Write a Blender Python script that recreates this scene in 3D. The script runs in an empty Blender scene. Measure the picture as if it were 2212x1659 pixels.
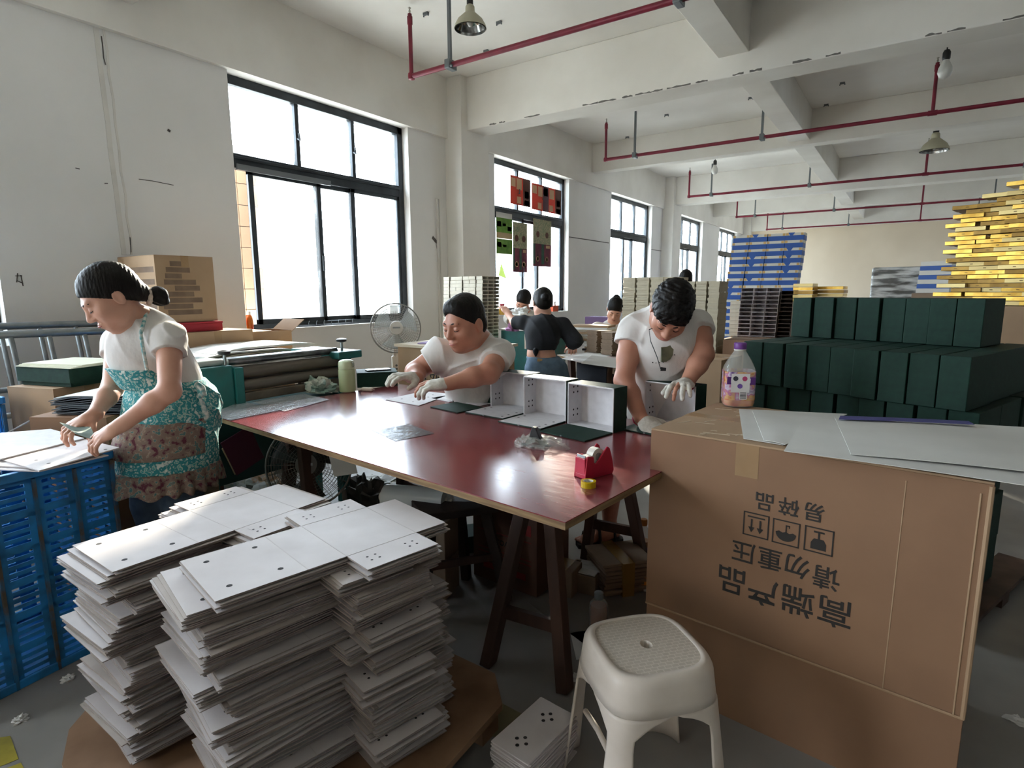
import bpy, bmesh, math, random
import numpy as np
from mathutils import Vector, Matrix, noise

random.seed(7)
scene = bpy.context.scene
COL = scene.collection
R90 = math.pi / 2

# ------------------------------------------------------------------ camera
FPX, CX, CY = 1254.0, 1106.0, 829.5
CAM_R = Matrix(((0.82673164, -0.08406881, 0.55627981),
                (0.56256927, 0.13325721, -0.81594016),
                (-0.00553318, 0.98750947, 0.15746248)))
CAM_C = Vector((0, 0, 1.32))
cam_data = bpy.data.cameras.new('camera')
cam_data.sensor_fit = 'HORIZONTAL'
cam_data.sensor_width = 36.0
cam_data.lens = 36.0 * FPX / 2212.0
cam_data.clip_start = 0.02
cam_data.clip_end = 300
cam = bpy.data.objects.new('camera', cam_data)
cam.matrix_world = Matrix.Translation(CAM_C) @ CAM_R.to_4x4()
COL.objects.link(cam)
scene.camera = cam

# ------------------------------------------------------------------ sky, sun, exposure
SKY = 15.0
world = bpy.data.worlds.new('overcast_sky')
scene.world = world
world.use_nodes = True
bg = world.node_tree.nodes['Background']
bg.inputs[0].default_value = (0.82, 0.94, 1.08, 1)
bg.inputs[1].default_value = SKY

sun_d = bpy.data.lights.new('sun', 'SUN')
sun_d.energy = 16.0
sun_d.angle = math.radians(1.2)
sun_d.color = (1.0, 0.9, 0.74)
sun = bpy.data.objects.new('sun', sun_d)
SUN_DIR = Vector((1.0, -1.3, -0.558)).normalized()      # travel of the light
sun.rotation_euler = SUN_DIR.to_track_quat('-Z', 'Y').to_euler()
sun.location = (-12, 14, 9)
COL.objects.link(sun)

vs = scene.view_settings
vs.view_transform = 'Standard'
vs.look = 'None'
vs.exposure = 0.55
vs.gamma = 1.0
vs.use_curve_mapping = False
scene.cycles.max_bounces = 7
scene.cycles.diffuse_bounces = 5
scene.cycles.glossy_bounces = 3
scene.cycles.transparent_max_bounces = 12
scene.cycles.transmission_bounces = 4
scene.cycles.caustics_reflective = False
scene.cycles.caustics_refractive = False
scene.cycles.sample_clamp_indirect = 10.0
scene.cycles.use_denoising = True
scene.cycles.adaptive_threshold = 0.03

# ------------------------------------------------------------------ points from the calibrated camera
def _ray(px, py):
    v = Vector(((px - CX) / FPX, -(py - CY) / FPX, -1.0))
    return CAM_R @ v
def at_depth(px, py, d):
    return CAM_C + _ray(px, py) * d
def on_z(px, py, z):
    r = _ray(px, py); return CAM_C + r * ((z - CAM_C.z) / r.z)
def on_x(px, py, x):
    r = _ray(px, py); return CAM_C + r * ((x - CAM_C.x) / r.x)
def on_y(px, py, y):
    r = _ray(px, py); return CAM_C + r * ((y - CAM_C.y) / r.y)
def camdir(x, y, z):
    """a direction given as right / up / towards the viewer"""
    return (CAM_R @ Vector((x, y, z))).normalized()

# ------------------------------------------------------------------ materials
def lin(c):
    if isinstance(c, str):
        c = c.lstrip('#'); c = [int(c[i:i + 2], 16) / 255 for i in (0, 2, 4)]
    return tuple(((x / 12.92) if x <= 0.04045 else ((x + 0.055) / 1.055) ** 2.4) for x in c) + (1.0,)

MATS = {}
def mat(name, col, rough=0.6, metal=0.0, col2=None, scale=8.0, detail=3.0, lo=0.35, hi=0.65, bump=0.0, bscale=None,
        stretch=(1, 1, 1), spec=0.5, trans=0.0, alpha=1.0, ior=1.45, sheen=0.0, sss=0.0, emit=None, coat=0.0, rough2=None):
    if name in MATS: return MATS[name]
    m = bpy.data.materials.new(name); m.use_nodes = True
    nt = m.node_tree; N = nt.nodes; L = nt.links
    b = N['Principled BSDF']
    b.inputs['Base Color'].default_value = lin(col)
    b.inputs['Roughness'].default_value = rough
    b.inputs['Metallic'].default_value = metal
    b.inputs['Specular IOR Level'].default_value = spec
    b.inputs['Transmission Weight'].default_value = trans
    b.inputs['Alpha'].default_value = alpha
    b.inputs['IOR'].default_value = ior
    b.inputs['Sheen Weight'].default_value = sheen
    b.inputs['Coat Weight'].default_value = coat
    if sss:
        b.inputs['Subsurface Weight'].default_value = sss
        b.inputs['Subsurface Radius'].default_value = (0.012, 0.005, 0.003)
    if emit:
        b.inputs['Emission Color'].default_value = lin(emit[0]); b.inputs['Emission Strength'].default_value = emit[1]
    if col2 is not None or bump or rough2 is not None:
        tc = N.new('ShaderNodeTexCoord'); mp = N.new('ShaderNodeMapping')
        mp.inputs['Scale'].default_value = stretch
        L.new(tc.outputs['Object'], mp.inputs['Vector'])
        nz = N.new('ShaderNodeTexNoise'); nz.inputs['Scale'].default_value = scale; nz.inputs['Detail'].default_value = detail
        L.new(mp.outputs[0], nz.inputs['Vector'])
        mr = N.new('ShaderNodeMapRange'); mr.inputs[1].default_value = lo; mr.inputs[2].default_value = hi
        L.new(nz.outputs['Fac'], mr.inputs[0])
        if col2 is not None:
            mx = N.new('ShaderNodeMix'); mx.data_type = 'RGBA'
            mx.inputs[6].default_value = lin(col); mx.inputs[7].default_value = lin(col2)
            L.new(mr.outputs[0], mx.inputs[0]); L.new(mx.outputs[2], b.inputs['Base Color'])
        if rough2 is not None:
            m2 = N.new('ShaderNodeMapRange'); m2.inputs[3].default_value = rough; m2.inputs[4].default_value = rough2
            L.new(mr.outputs[0], m2.inputs[0]); L.new(m2.outputs[0], b.inputs['Roughness'])
        if bump:
            src = nz.outputs['Fac']
            if bscale:
                n2 = N.new('ShaderNodeTexNoise'); n2.inputs['Scale'].default_value = bscale; n2.inputs['Detail'].default_value = 4
                L.new(mp.outputs[0], n2.inputs['Vector']); src = n2.outputs['Fac']
            bp = N.new('ShaderNodeBump'); bp.inputs['Strength'].default_value = bump; bp.inputs['Distance'].default_value = 0.01
            L.new(src, bp.inputs['Height']); L.new(bp.outputs[0], b.inputs['Normal'])
    MATS[name] = m
    return m

# ------------------------------------------------------------------ mesh builder
class MB:
    def __init__(s): s.v = []; s.f = []; s.m = []; s.mi = 0
    def add(s, vs_, fs_):
        o = len(s.v); s.v += [tuple(v) for v in vs_]; s.f += [tuple(o + i for i in f) for f in fs_]; s.m += [s.mi] * len(fs_); return s
    def box(s, lo, hi, mtx=None):
        x0, y0, z0 = lo; x1, y1, z1 = hi
        vs_ = [Vector(p) for p in ((x0, y0, z0), (x1, y0, z0), (x1, y1, z0), (x0, y1, z0), (x0, y0, z1), (x1, y0, z1), (x1, y1, z1), (x0, y1, z1))]
        if mtx is not None: vs_ = [mtx @ v for v in vs_]
        return s.add(vs_, [(0, 3, 2, 1), (4, 5, 6, 7), (0, 1, 5, 4), (1, 2, 6, 5), (2, 3, 7, 6), (3, 0, 4, 7)])
    def cbox(s, c, d, rz=0.0, mtx=None):
        M = Matrix.Translation(Vector(c)) @ (Matrix.Rotation(rz, 4, 'Z') if mtx is None else mtx.to_4x4())
        h = Vector(d) / 2
        return s.box(-h, h, M)
    def bar(s, p0, p1, w, h, up=Vector((0, 0, 1))):
        """rectangular bar from p0 to p1, w across, h along up"""
        p0 = Vector(p0); p1 = Vector(p1); d = (p1 - p0); ln = d.length; d.normalize()
        u = (up - d * up.dot(d))
        if u.length < 1e-4: u = Vector((1, 0, 0)) - d * d.x
        u.normalize(); r = d.cross(u)
        M = Matrix((r, d, u)).transposed().to_4x4(); M.translation = p0
        return s.box((-w / 2, 0, -h / 2), (w / 2, ln, h / 2), M)
    def cyl(s, p0, p1, r0, r1=None, n=16, caps=True):
        p0 = Vector(p0); p1 = Vector(p1); r1 = r0 if r1 is None else r1
        d = (p1 - p0).normalized(); a = d.orthogonal().normalized(); b = d.cross(a)
        vs_ = []
        for k in range(n):
            t = 2 * math.pi * k / n; o = a * math.cos(t) + b * math.sin(t)
            vs_.append(p0 + o * r0); vs_.append(p1 + o * r1)
        fs_ = [(2 * k, 2 * ((k + 1) % n), 2 * ((k + 1) % n) + 1, 2 * k + 1) for k in range(n)]
        if caps: fs_ += [tuple(2 * k for k in range(n))[::-1], tuple(2 * k + 1 for k in range(n))]
        return s.add(vs_, fs_)
    def tube(s, pts, r, n=8, closed=False, caps=True):
        pts = [Vector(p) for p in pts]; m = len(pts)
        rs = r if isinstance(r, (list, tuple)) else [r] * m
        o = len(s.v); prev = None
        for i, p in enumerate(pts):
            if closed: t = pts[(i + 1) % m] - pts[i - 1]
            else: t = pts[min(i + 1, m - 1)] - pts[max(i - 1, 0)]
            t.normalize()
            if prev is None: a = t.orthogonal().normalized()
            else:
                a = prev - t * prev.dot(t)
                a = t.orthogonal().normalized() if a.length < 1e-5 else a.normalized()
            prev = a; b = t.cross(a)
            for k in range(n):
                th = 2 * math.pi * k / n
                s.v.append(tuple(p + (a * math.cos(th) + b * math.sin(th)) * rs[i]))
        cnt = m if closed else m - 1
        for i in range(cnt):
            j = (i + 1) % m
            for k in range(n):
                k2 = (k + 1) % n
                s.f.append((o + i * n + k, o + i * n + k2, o + j * n + k2, o + j * n + k)); s.m.append(s.mi)
        if caps and not closed:
            s.f.append(tuple(o + k for k in range(n))[::-1]); s.f.append(tuple(o + (m - 1) * n + k for k in range(n))); s.m += [s.mi] * 2
        return s
    def lathe(s, prof, n=24, c=(0, 0, 0), mtx=None, caps=True):
        o = len(s.v); c = Vector(c)
        for (r, z) in prof:
            for k in range(n):
                th = 2 * math.pi * k / n; p = Vector((r * math.cos(th), r * math.sin(th), z))
                if mtx is not None: p = mtx @ p
                s.v.append(tuple(c + p))
        m = len(prof)
        for i in range(m - 1):
            for k in range(n):
                k2 = (k + 1) % n
                s.f.append((o + i * n + k, o + i * n + k2, o + (i + 1) * n + k2, o + (i + 1) * n + k)); s.m.append(s.mi)
        if caps:
            s.f.append(tuple(o + k for k in range(n))[::-1]); s.f.append(tuple(o + (m - 1) * n + k for k in range(n))); s.m += [s.mi] * 2
        return s
    def prism(s, poly, t0, t1, mtx=None):
        """polygon in local XY, extruded along local Z from t0 to t1"""
        n = len(poly)
        vs_ = [Vector((x, y, t0)) for x, y in poly] + [Vector((x, y, t1)) for x, y in poly]
        if mtx is not None: vs_ = [mtx @ v for v in vs_]
        return s.add(vs_, [tuple(range(n))[::-1], tuple(range(n, 2 * n))] + [(k, (k + 1) % n, n + (k + 1) % n, n + k) for k in range(n)])
    def mesh(s, name, mats, smooth=None, bevel=0.0, bseg=2):
        me = bpy.data.meshes.new(name)
        me.from_pydata(s.v, [], s.f)
        mats = mats if isinstance(mats, (list, tuple)) else [mats]
        for m in mats: me.materials.append(m)
        if len(mats) > 1: me.polygons.foreach_set('material_index', s.m)
        if bevel:
            bm = bmesh.new(); bm.from_mesh(me)
            ed = [e for e in bm.edges if len(e.link_faces) == 2 and e.calc_face_angle(0) > 0.6]
            bmesh.ops.bevel(bm, geom=ed, offset=bevel, segments=bseg, affect='EDGES', profile=0.5, clamp_overlap=True)
            bm.to_mesh(me); bm.free()
        if smooth is not None:
            me.polygons.foreach_set('use_smooth', [True] * len(me.polygons))
            me.set_sharp_from_angle(angle=math.radians(smooth))
        me.update()
        return me

def tag(o, label=None, cat=None, group=None, kind=None):
    if label: o['label'] = label
    if cat: o['category'] = cat
    if group: o['group'] = group
    if kind: o['kind'] = kind
    return o
def link(name, me, parent=None):
    o = bpy.data.objects.new(name, me); COL.objects.link(o)
    if parent is not None:
        o.parent = parent
        M = parent.matrix_basis.copy(); p = parent.parent
        while p is not None:
            M = p.matrix_basis @ (parent.matrix_parent_inverse if parent.parent is p else Matrix()) @ M
            p = p.parent
        o.matrix_parent_inverse = M.inverted()
    return o
def obj(name, mb, mats, parent=None, smooth=None, bevel=0.0, bseg=2, loc=None, rz=0.0):
    o = link(name, mb.mesh(name, mats, smooth, bevel, bseg), parent)
    if loc is not None: o.location = loc
    if rz: o.rotation_euler[2] = rz
    return o
def local(name, mb, mats, parent, smooth=None, bevel=0.0, bseg=2):
    """a part whose mesh is given in its thing's own coordinates"""
    o = bpy.data.objects.new(name, mb.mesh(name, mats, smooth, bevel, bseg)); COL.objects.link(o); o.parent = parent
    return o
def thing(name, label, cat, loc=(0, 0, 0), rz=0.0, group=None):
    o = bpy.data.objects.new(name, None); COL.objects.link(o)
    o.location = loc; o.rotation_euler = (0, 0, rz); o.empty_display_size = 0.05
    return tag(o, label, cat, group)
def dup(root, loc=None, rz=None, label=None, group=None):
    r = root.copy(); COL.objects.link(r)
    if loc is not None: r.location = loc
    if rz is not None: r.rotation_euler[2] = rz
    if label: r['label'] = label
    if group: r['group'] = group
    for ch in list(root.children):
        c = ch.copy(); COL.objects.link(c); c.parent = r
        for g in ch.children:
            d = g.copy(); COL.objects.link(d); d.parent = c
    return r
def struct(name, mb, mats, label=None, smooth=None, bevel=0.0):
    return tag(obj(name, mb, mats, None, smooth, bevel), label, None, None, 'structure')
def text_mesh(txt, size, mtx, offset=0.0, extrude=0.0004):
    cu = bpy.data.curves.new('txt', 'FONT'); cu.body = txt; cu.size = size; cu.align_x = 'CENTER'; cu.align_y = 'CENTER'
    cu.offset = offset; cu.extrude = extrude; cu.resolution_u = 3
    t = bpy.data.objects.new('txt', cu); COL.objects.link(t)
    dg = bpy.context.evaluated_depsgraph_get()
    me = bpy.data.meshes.new_from_object(t.evaluated_get(dg))
    bpy.data.objects.remove(t); bpy.data.curves.remove(cu)
    me.transform(mtx)
    return me
def printed(name, txt, size, mtx, material, parent, offset=0.0, extrude=0.0004):
    me = text_mesh(txt, size, mtx, offset, extrude); me.name = name
    me.materials.clear(); me.materials.append(material)
    return link(name, me, parent)
def frame3(origin, xdir, ydir):
    x = Vector(xdir).normalized(); y = Vector(ydir); y = (y - x * x.dot(y)).normalized(); z = x.cross(y)
    M = Matrix((x, y, z)).transposed().to_4x4(); M.translation = Vector(origin); return M

T = 0.75            # work table height
WX = -4.5           # inner face of the window wall
# ================================================================== the room
M_wall = mat('wall_paint', '#e6e4e1', 0.85, col2='#dbd9d5', scale=1.3, detail=6, lo=0.3, hi=0.75, bump=0.05, bscale=60)
M_ceil = mat('ceiling_paint', '#ebe8e2', 0.88, col2='#e0dcd5', scale=1.1, detail=6, bump=0.04, bscale=70)
M_beam = mat('beam_paint', '#e8e5de', 0.85, col2='#dcd8d0', scale=1.6, detail=6, bump=0.05, bscale=50)
M_farwall = mat('far_wall_paint', '#dccdb6', 0.85, col2='#d2c2aa', scale=0.8)
M_crack = mat('crack_dark', '#6d6a66', 0.9)
M_frame = mat('window_aluminium', '#23282c', 0.42, 0.3, col2='#343a3e', scale=6)
M_reveal = M_wall

def glass_material():
    m = bpy.data.materials.new('dusty_window_glass'); m.use_nodes = True
    nt = m.node_tree; N = nt.nodes; L = nt.links; N.clear()
    out = N.new('ShaderNodeOutputMaterial'); tr = N.new('ShaderNodeBsdfTransparent'); gl = N.new('ShaderNodeBsdfGlossy'); df = N.new('ShaderNodeBsdfTranslucent')
    gl.inputs['Roughness'].default_value = 0.05
    tr.inputs[0].default_value = (0.96, 0.98, 0.98, 1)
    df.inputs[0].default_value = (0.8, 0.82, 0.8, 1)
    tc = N.new('ShaderNodeTexCoord'); nz = N.new('ShaderNodeTexNoise'); nz.inputs['Scale'].default_value = 5; nz.inputs['Detail'].default_value = 8
    L.new(tc.outputs['Object'], nz.inputs[0])
    mr = N.new('ShaderNodeMapRange'); mr.inputs[1].default_value = 0.45; mr.inputs[2].default_value = 0.75; mr.inputs[3].default_value = 0.03; mr.inputs[4].default_value = 0.22
    L.new(nz.outputs['Fac'], mr.inputs[0])
    m1 = N.new('ShaderNodeMixShader'); m2 = N.new('ShaderNodeMixShader'); m2.inputs[0].default_value = 0.05
    L.new(mr.outputs[0], m1.inputs[0]); L.new(tr.outputs[0], m1.inputs[1]); L.new(df.outputs[0], m1.inputs[2])
    L.new(m1.outputs[0], m2.inputs[1]); L.new(gl.outputs[0], m2.inputs[2]); L.new(m2.outputs[0], out.inputs[0])
    return m
M_glass = glass_material()

def floor_material():
    m = mat('concrete_floor', '#9c9995', 0.34, col2='#807d78', scale=1.7, detail=9, lo=0.3, hi=0.7, bump=0.08, bscale=14, rough2=0.6)
    return m
XR, YB, YF, ZC = 9.0, -6.0, 19.45, 3.655
struct('floor', MB().box((WX - .24, YB, -.12), (XR + .24, YF + .3, 0)), floor_material(), 'dark worn concrete floor of the workshop')
struct('ceiling', MB().box((WX - .24, YB, ZC), (XR + .24, YF + .3, ZC + .15)), M_ceil, 'pale grey painted concrete ceiling')

# openings along the window wall, 3.5 m apart
WIN = [(2.73 + 3.5 * k, 4.69 + 3.5 * k) for k in range(-2, 5)]
ZS, ZT, ZTR = 1.0, 3.02, 2.375
def wall_with_openings(x0, x1, wins, y0, y1):
    mb = MB()
    mb.box((x0, y0, 0), (x1, y1, ZS)); mb.box((x0, y0, ZT), (x1, y1, ZC))
    ys = [y0] + [v for w in wins for v in w] + [y1]
    for a, b in zip(ys[0::2], ys[1::2]): mb.box((x0, a, ZS), (x1, b, ZT))
    return mb
wl = struct('wall_left', wall_with_openings(WX - .24, WX, WIN, YB, YF + .3), M_wall, 'long pale plastered wall with a row of tall windows')
WINR = [(2.73 + 3.5 * k, 4.69 + 3.5 * k) for k in range(4, 5)]  # unseen opening added in the right wall to let in more skylight
wr = struct('wall_right', wall_with_openings(XR, XR + .24, WINR, YB, YF + .3), M_wall, 'plastered wall opposite the windows')
struct('wall_far', MB().box((WX, YF, 0), (XR, YF + .3, ZC)), M_farwall, 'cream end wall of the workshop')
mbk = MB().box((WX, YB - .24, 0), (XR, YB, ZS)); mbk.box((WX, YB - .24, ZT), (XR, YB, ZC))
xs = [WX, XR]
for a, b in zip(xs[0::2], xs[1::2]): mbk.box((a, YB - .24, ZS), (b, YB, ZT))
struct('wall_back', mbk, M_wall, 'plastered wall behind the viewer')

# perimeter beam, columns, cross beams, long beams
tn = [0]
def trim(mb, label, bevel=0.0, m=None):
    tn[0] += 1
    return struct('trim_%d' % tn[0], mb, m or M_beam, label, None, bevel)
trim(MB().box((WX, YB, ZT), (WX + .045, YF, ZC)), 'painted edge beam running along the top of the window wall')
for k in range(-1, 3):
    y = 5.28 + 7 * k
    trim(MB().box((WX, y, 0), (-4.26, y + .51, ZC)), 'pale pilaster column %s' % ['out of view near the viewer', 'between the first two large windows', 'beyond the third window', 'in the far corner'][k + 1], 0.006)
    if y + .1 > YB:
        trim(MB().box((WX + .045, y + .11, 3.1), (XR, y + .42, ZC)), 'deep concrete cross beam %s' % ['behind the viewer', 'with a chipped lower edge', 'in the middle of the hall', 'above the cream end wall'][k + 1], 0.008)
    for x in (1.65, 6.6):
        trim(MB().box((x, y, 0), (x + .45, y + .51, ZC)), 'square concrete column in the hall, row %d from the windows' % (2 if x < 3 else 3), 0.01)
for k in range(-1, 2):
    y = 8.87 + 7 * k
    trim(MB().box((WX + .045, y, 3.22), (XR, y + .2, ZC)), 'shallow cross beam %s' % ['above the first window', 'above the third window', 'far down the hall'][k + 1], 0.006)
for x in (-1.53, 1.65, 4.7):
    trim(MB().box((x, YB, 3.27), (x + .25, YF, ZC)), 'shallow ceiling beam running away from the viewer, line %d' % (1 + [-1.53, 1.65, 4.7].index(x)), 0.006)

# chipped plaster along the lower edge of the first cross beam: thin flakes with their own shape
rng = random.Random(3)
mb = MB(); x = -3.95
while x < 1.6:
    ln = rng.uniform(.05, .22)
    if rng.random() < .72:
        pts = []
        n = 6
        for i in range(n): pts.append((x + ln * i / (n - 1), 3.103 + rng.uniform(0, .006)))
        for i in range(n): pts.append((x + ln * (1 - i / (n - 1)), 3.109 + rng.uniform(.002, .014)))
        Mx = Matrix(((1, 0, 0, 0), (0, 0, 1, 5.387), (0, 1, 0, 0), (0, 0, 0, 1)))
        mb.prism(pts, 0, .004, Mx)
    x += ln + rng.uniform(.0, .06)
trim(mb, 'dark chipped plaster flakes along the lower beam edge', m=M_crack)
# plaster seam and scratches on the wall
mb = MB()
mb.box((WX, 8.2, 2.15), (WX + .004, 9.66, 2.162)); mb.box((WX, 11.7, 2.15), (WX + .004, 12.28, 2.162)); mb.box((WX, 13.0, 2.15), (WX + .004, 13.2, 2.162))
trim(mb, 'thin dark construction joint across the wall between windows', m=M_crack)
def strip(pts, w, x=WX + .002):
    mb_ = MB()
    pp = [on_x(px, py, x) for px, py in pts]
    for a, b in zip(pp[:-1], pp[1:]):
        d = (b - a); n = Vector((0, -d.z, d.y)).normalized() * w / 2
        e = Vector((.0012, 0, 0))
        q = [a - n, b - n, b + n, a + n]
        mb_.add([v - e for v in q] + [v + e for v in q], [(3, 2, 1, 0), (4, 5, 6, 7), (0, 1, 5, 4), (1, 2, 6, 5), (2, 3, 7, 6), (3, 0, 4, 7)])
    return mb_
M_seam = mat('patched_plaster', '#cfcbc4', 0.9, col2='#d8d4cd', scale=9)
seam = [(207, 60), (213, 110), (219, 160), (226, 215), (233, 265), (238, 320), (245, 370), (252, 420), (258, 470), (264, 515), (268, 550)]
mbs = strip(seam, .03)
mbs2 = strip([(x + 16 + (i % 2) * 3, y) for i, (x, y) in enumerate(seam)], .014); 
mbs.add(mbs2.v, mbs2.f)
trim(mbs, 'patched plaster seam running down the wall left of the large window', m=M_seam)
mbx = strip([(219, 78), (222, 100), (224, 125), (228, 140)], .006)
for pts, w in (([(300, 387), (330, 391), (375, 400)], .004), ([(362, 280), (368, 284)], .016), ([(230, 34), (236, 44)], .02), ([(934, 512), (944, 524)], .035), ([(942, 526), (946, 548)], .006),
               ([(1010, 356), (1012, 368)], .03), ([(33, 596), (48, 596)], .005), ([(36, 606), (50, 612)], .005), ([(45, 594), (50, 618)], .005), ([(38, 590), (36, 610)], .005), ([(281, 512), (283, 545)], .006), ([(226, 396), (233, 396)], .006), ([(163, 363), (172, 365)], .006)):
    s_ = strip(pts, w); mbx.add(s_.v, s_.f)
trim(mbx, 'small scratches, holes and pencil marks on the wall', m=mat('mark_grey', '#56524f', 0.9))
# thin cable conduit on the wall left of the column
trim(MB().box((WX, 5.10, .2), (WX + .02, 5.125, 2.35)).box((WX, 5.14, .2), (WX + .016, 5.155, 2.35)), 'pair of thin white cable conduits beside the column', m=mat('conduit', '#d8d5cf', 0.5))

# ------------------------------------------------------------------ windows
XF0, XF1 = -4.665, -4.585
def bar_y(mb, y0, y1, z0, z1, x0=XF0, x1=XF1): mb.box((x0, y0, z0), (x1, y1, z1))
def window(n, y0, y1, gap, label):
    w = y1 - y0
    mb = MB()
    bar_y(mb, y0, y0 + .05, ZS, ZT); bar_y(mb, y1 - .07, y1, ZS, ZT); bar_y(mb, y0, y1, ZT - .07, ZT); bar_y(mb, y0, y1, ZS, ZS + .055)
    win = struct('window_%d' % n, mb, M_frame, label, None, .004)
    tr = MB(); bar_y(tr, y0 + .05, y1 - .07, ZTR - .06, ZTR + .055); bar_y(tr, y0 + .05, y1 - .07, ZTR + .01, ZTR + .035, XF1, XF1 + .012)
    obj('transom', tr, M_frame, win, bevel=.004)
    for f in (.335, .655):
        yy = y0 + w * f; m_ = MB(); bar_y(m_, yy, yy + .04, ZTR + .05, ZT - .07, XF0 + .01, XF1 - .01); mu = obj('mullion', m_, M_frame, win, bevel=.003)
        h = MB(); h.tube([(XF1 - .01, yy + .015, 2.66), (XF1 + .03, yy + .012, 2.64), (XF1 + .034, yy - .0, 2.70)], .008, 6); obj('catch', h, mat('catch_metal', '#5a5d60', .4, .7), mu)
    ed = [y0 + .05, y0 + w * .335 + .02, y0 + w * .655 + .02, y1 - .07]
    for a, b in zip(ed[:-1], ed[1:]):
        p = MB(); p.box((-4.628, a, ZTR + .05), (-4.624, b, ZT - .06)); obj('pane', p, M_glass, win)
    # sliding sashes below the transom
    def sash(a, b, x, hw=.045):
        s = MB(); z0, z1 = ZS + .045, ZTR - .05
        for q in ((a, a + hw), (b - hw, b)): s.box((x, q[0], z0), (x + .03, q[1], z1))
        s.box((x, a, z0), (x + .03, b, z0 + .05)); s.box((x, a, z1 - .045), (x + .03, b, z1))
        so = obj('sash', s, M_frame, win, bevel=.003)
        p = MB(); p.box((x + .012, a + .03, z0 + .03), (x + .017, b - .03, z1 - .03)); obj('pane', p, M_glass, so)
        return so
    s1 = sash(y0 + gap, y0 + gap + .72, -4.622)
    h = MB(); h.box((-4.592, y0 + gap + .69, 1.52), (-4.575, y0 + gap + .71, 1.66)); obj('latch', h, mat('catch_metal', '#5a5d60', .4, .7), s1)
    s2 = sash(y0 + gap + .68, y0 + gap + 1.14, -4.66, .05)
    s3 = sash(y0 + gap + .95 + .12, y1 - .05, -4.622, .05)
    if n == 2:
        k = MB().box((XF1 + .012, y0 + .06, 2.30), (XF1 + .03, y0 + .98, 2.345)); obj('track_cover', k, mat('track_cover', '#707476', .35, .5), win)
    return win
lab = ['dark framed window at the far left edge, mostly out of frame', 'large dark framed window beside the tiled outside wall', 'dark framed window with printed sheets taped to its panes',
       'dark framed window behind the cream box stacks', 'narrow looking dark framed window above the man behind the stacks', 'last dark framed window beside the blue boxes']
for i, (a, b) in enumerate(WIN[1:]):
    window(i + 1, a, b, .17 if i == 1 else .1, lab[i])
# stone sills
for i, (a, b) in enumerate(WIN[1:]):
    trim(MB().box((-4.6, a, ZS), (WX + .012, b, ZS + .012)), 'white sill below window %d along the wall' % (i + 1))

# daylight enters through the openings: portals only steer sampling of the sky
def portal(loc, sy, sz, ry):
    d = bpy.data.lights.new('window_portal', 'AREA'); d.shape = 'RECTANGLE'; d.size = sz; d.size_y = sy; d.cycles.is_portal = True
    o = bpy.data.objects.new('window_portal', d); o.location = loc; o.rotation_euler = (0, ry, 0); COL.objects.link(o)
    return o
for a, b in WIN: portal((WX - .2, (a + b) / 2, (ZS + ZT) / 2), b - a, ZT - ZS, -R90)
for a, b in WINR: portal((XR + .2, (a + b) / 2, (ZS + ZT) / 2), b - a, ZT - ZS, R90)
for a, b in zip(xs[1:-1:2], xs[2:-1:2]):
    p = portal(((a + b) / 2, YB - .2, (ZS + ZT) / 2), b - a, ZT - ZS, 0); p.rotation_euler = (R90, 0, 0); p.data.size, p.data.size_y = b - a, ZT - ZS
# ================================================================== shared object materials
M_kraft = mat('kraft_board', '#8d6b50', 0.75, col2='#84634a', scale=3, detail=6, bump=0.03, bscale=120)
M_kraft2 = mat('kraft_board_pale', '#a88b6d', 0.75, col2='#9d8063', scale=4, detail=5)
M_kraftd = mat('kraft_board_grey', '#8a7662', 0.8, col2='#7e6a57', scale=6)
M_edge = mat('kraft_cut_edge', '#9c7a54', 0.85)
M_tape = mat('packing_tape', '#947553', 0.3, col2='#9c7d5a', scale=12)
M_ink = mat('black_ink', '#2a2622', 0.7)
M_green = mat('dark_green_paper', '#17362b', 0.68, spec=.3, col2='#142f26', scale=40, bump=0.03, bscale=300)
M_grey_in = mat('white_lining', '#d3d0d1', 0.7, col2='#cac7c8', scale=30)
M_board = mat('grey_board', '#d0c9c8', 0.6, col2='#c2bab8', scale=5, detail=6, bump=0.02, bscale=200)
M_board2 = mat('grey_board_back', '#b9afa8', 0.75, col2='#ada39b', scale=6)
M_hole = mat('punched_hole', '#2d2a2a', 0.9)
M_wood = mat('old_dark_wood', '#5a4034', 0.6, col2='#3f2c24', scale=9, stretch=(1, 1, .15), detail=6, bump=.15)
M_ply = mat('plywood_edge', '#8f7450', 0.75, col2='#6b5136', scale=14, stretch=(.4, .4, 6), detail=5)
M_steel = mat('galvanised_steel', '#9aa0a2', 0.35, 0.85, col2='#868c8e', scale=14)
M_white_plastic = mat('white_plastic', '#d6d0c8', 0.38, col2='#cbc3b9', scale=5)
M_black = mat('black_plastic', '#1b1b1d', 0.4)
M_paper = mat('white_paper', '#dcdad6', 0.7)
M_teal = mat('machine_teal', '#1f6e6c', 0.42, col2='#2a5f5a', scale=7, detail=6)
M_film = mat('clear_film', '#e6ecec', 0.12, alpha=0.28, spec=0.8, bump=0.6, bscale=18)
M_film2 = mat('film_roll', '#dfe2dc', 0.12, alpha=0.75, spec=1.0)

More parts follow.
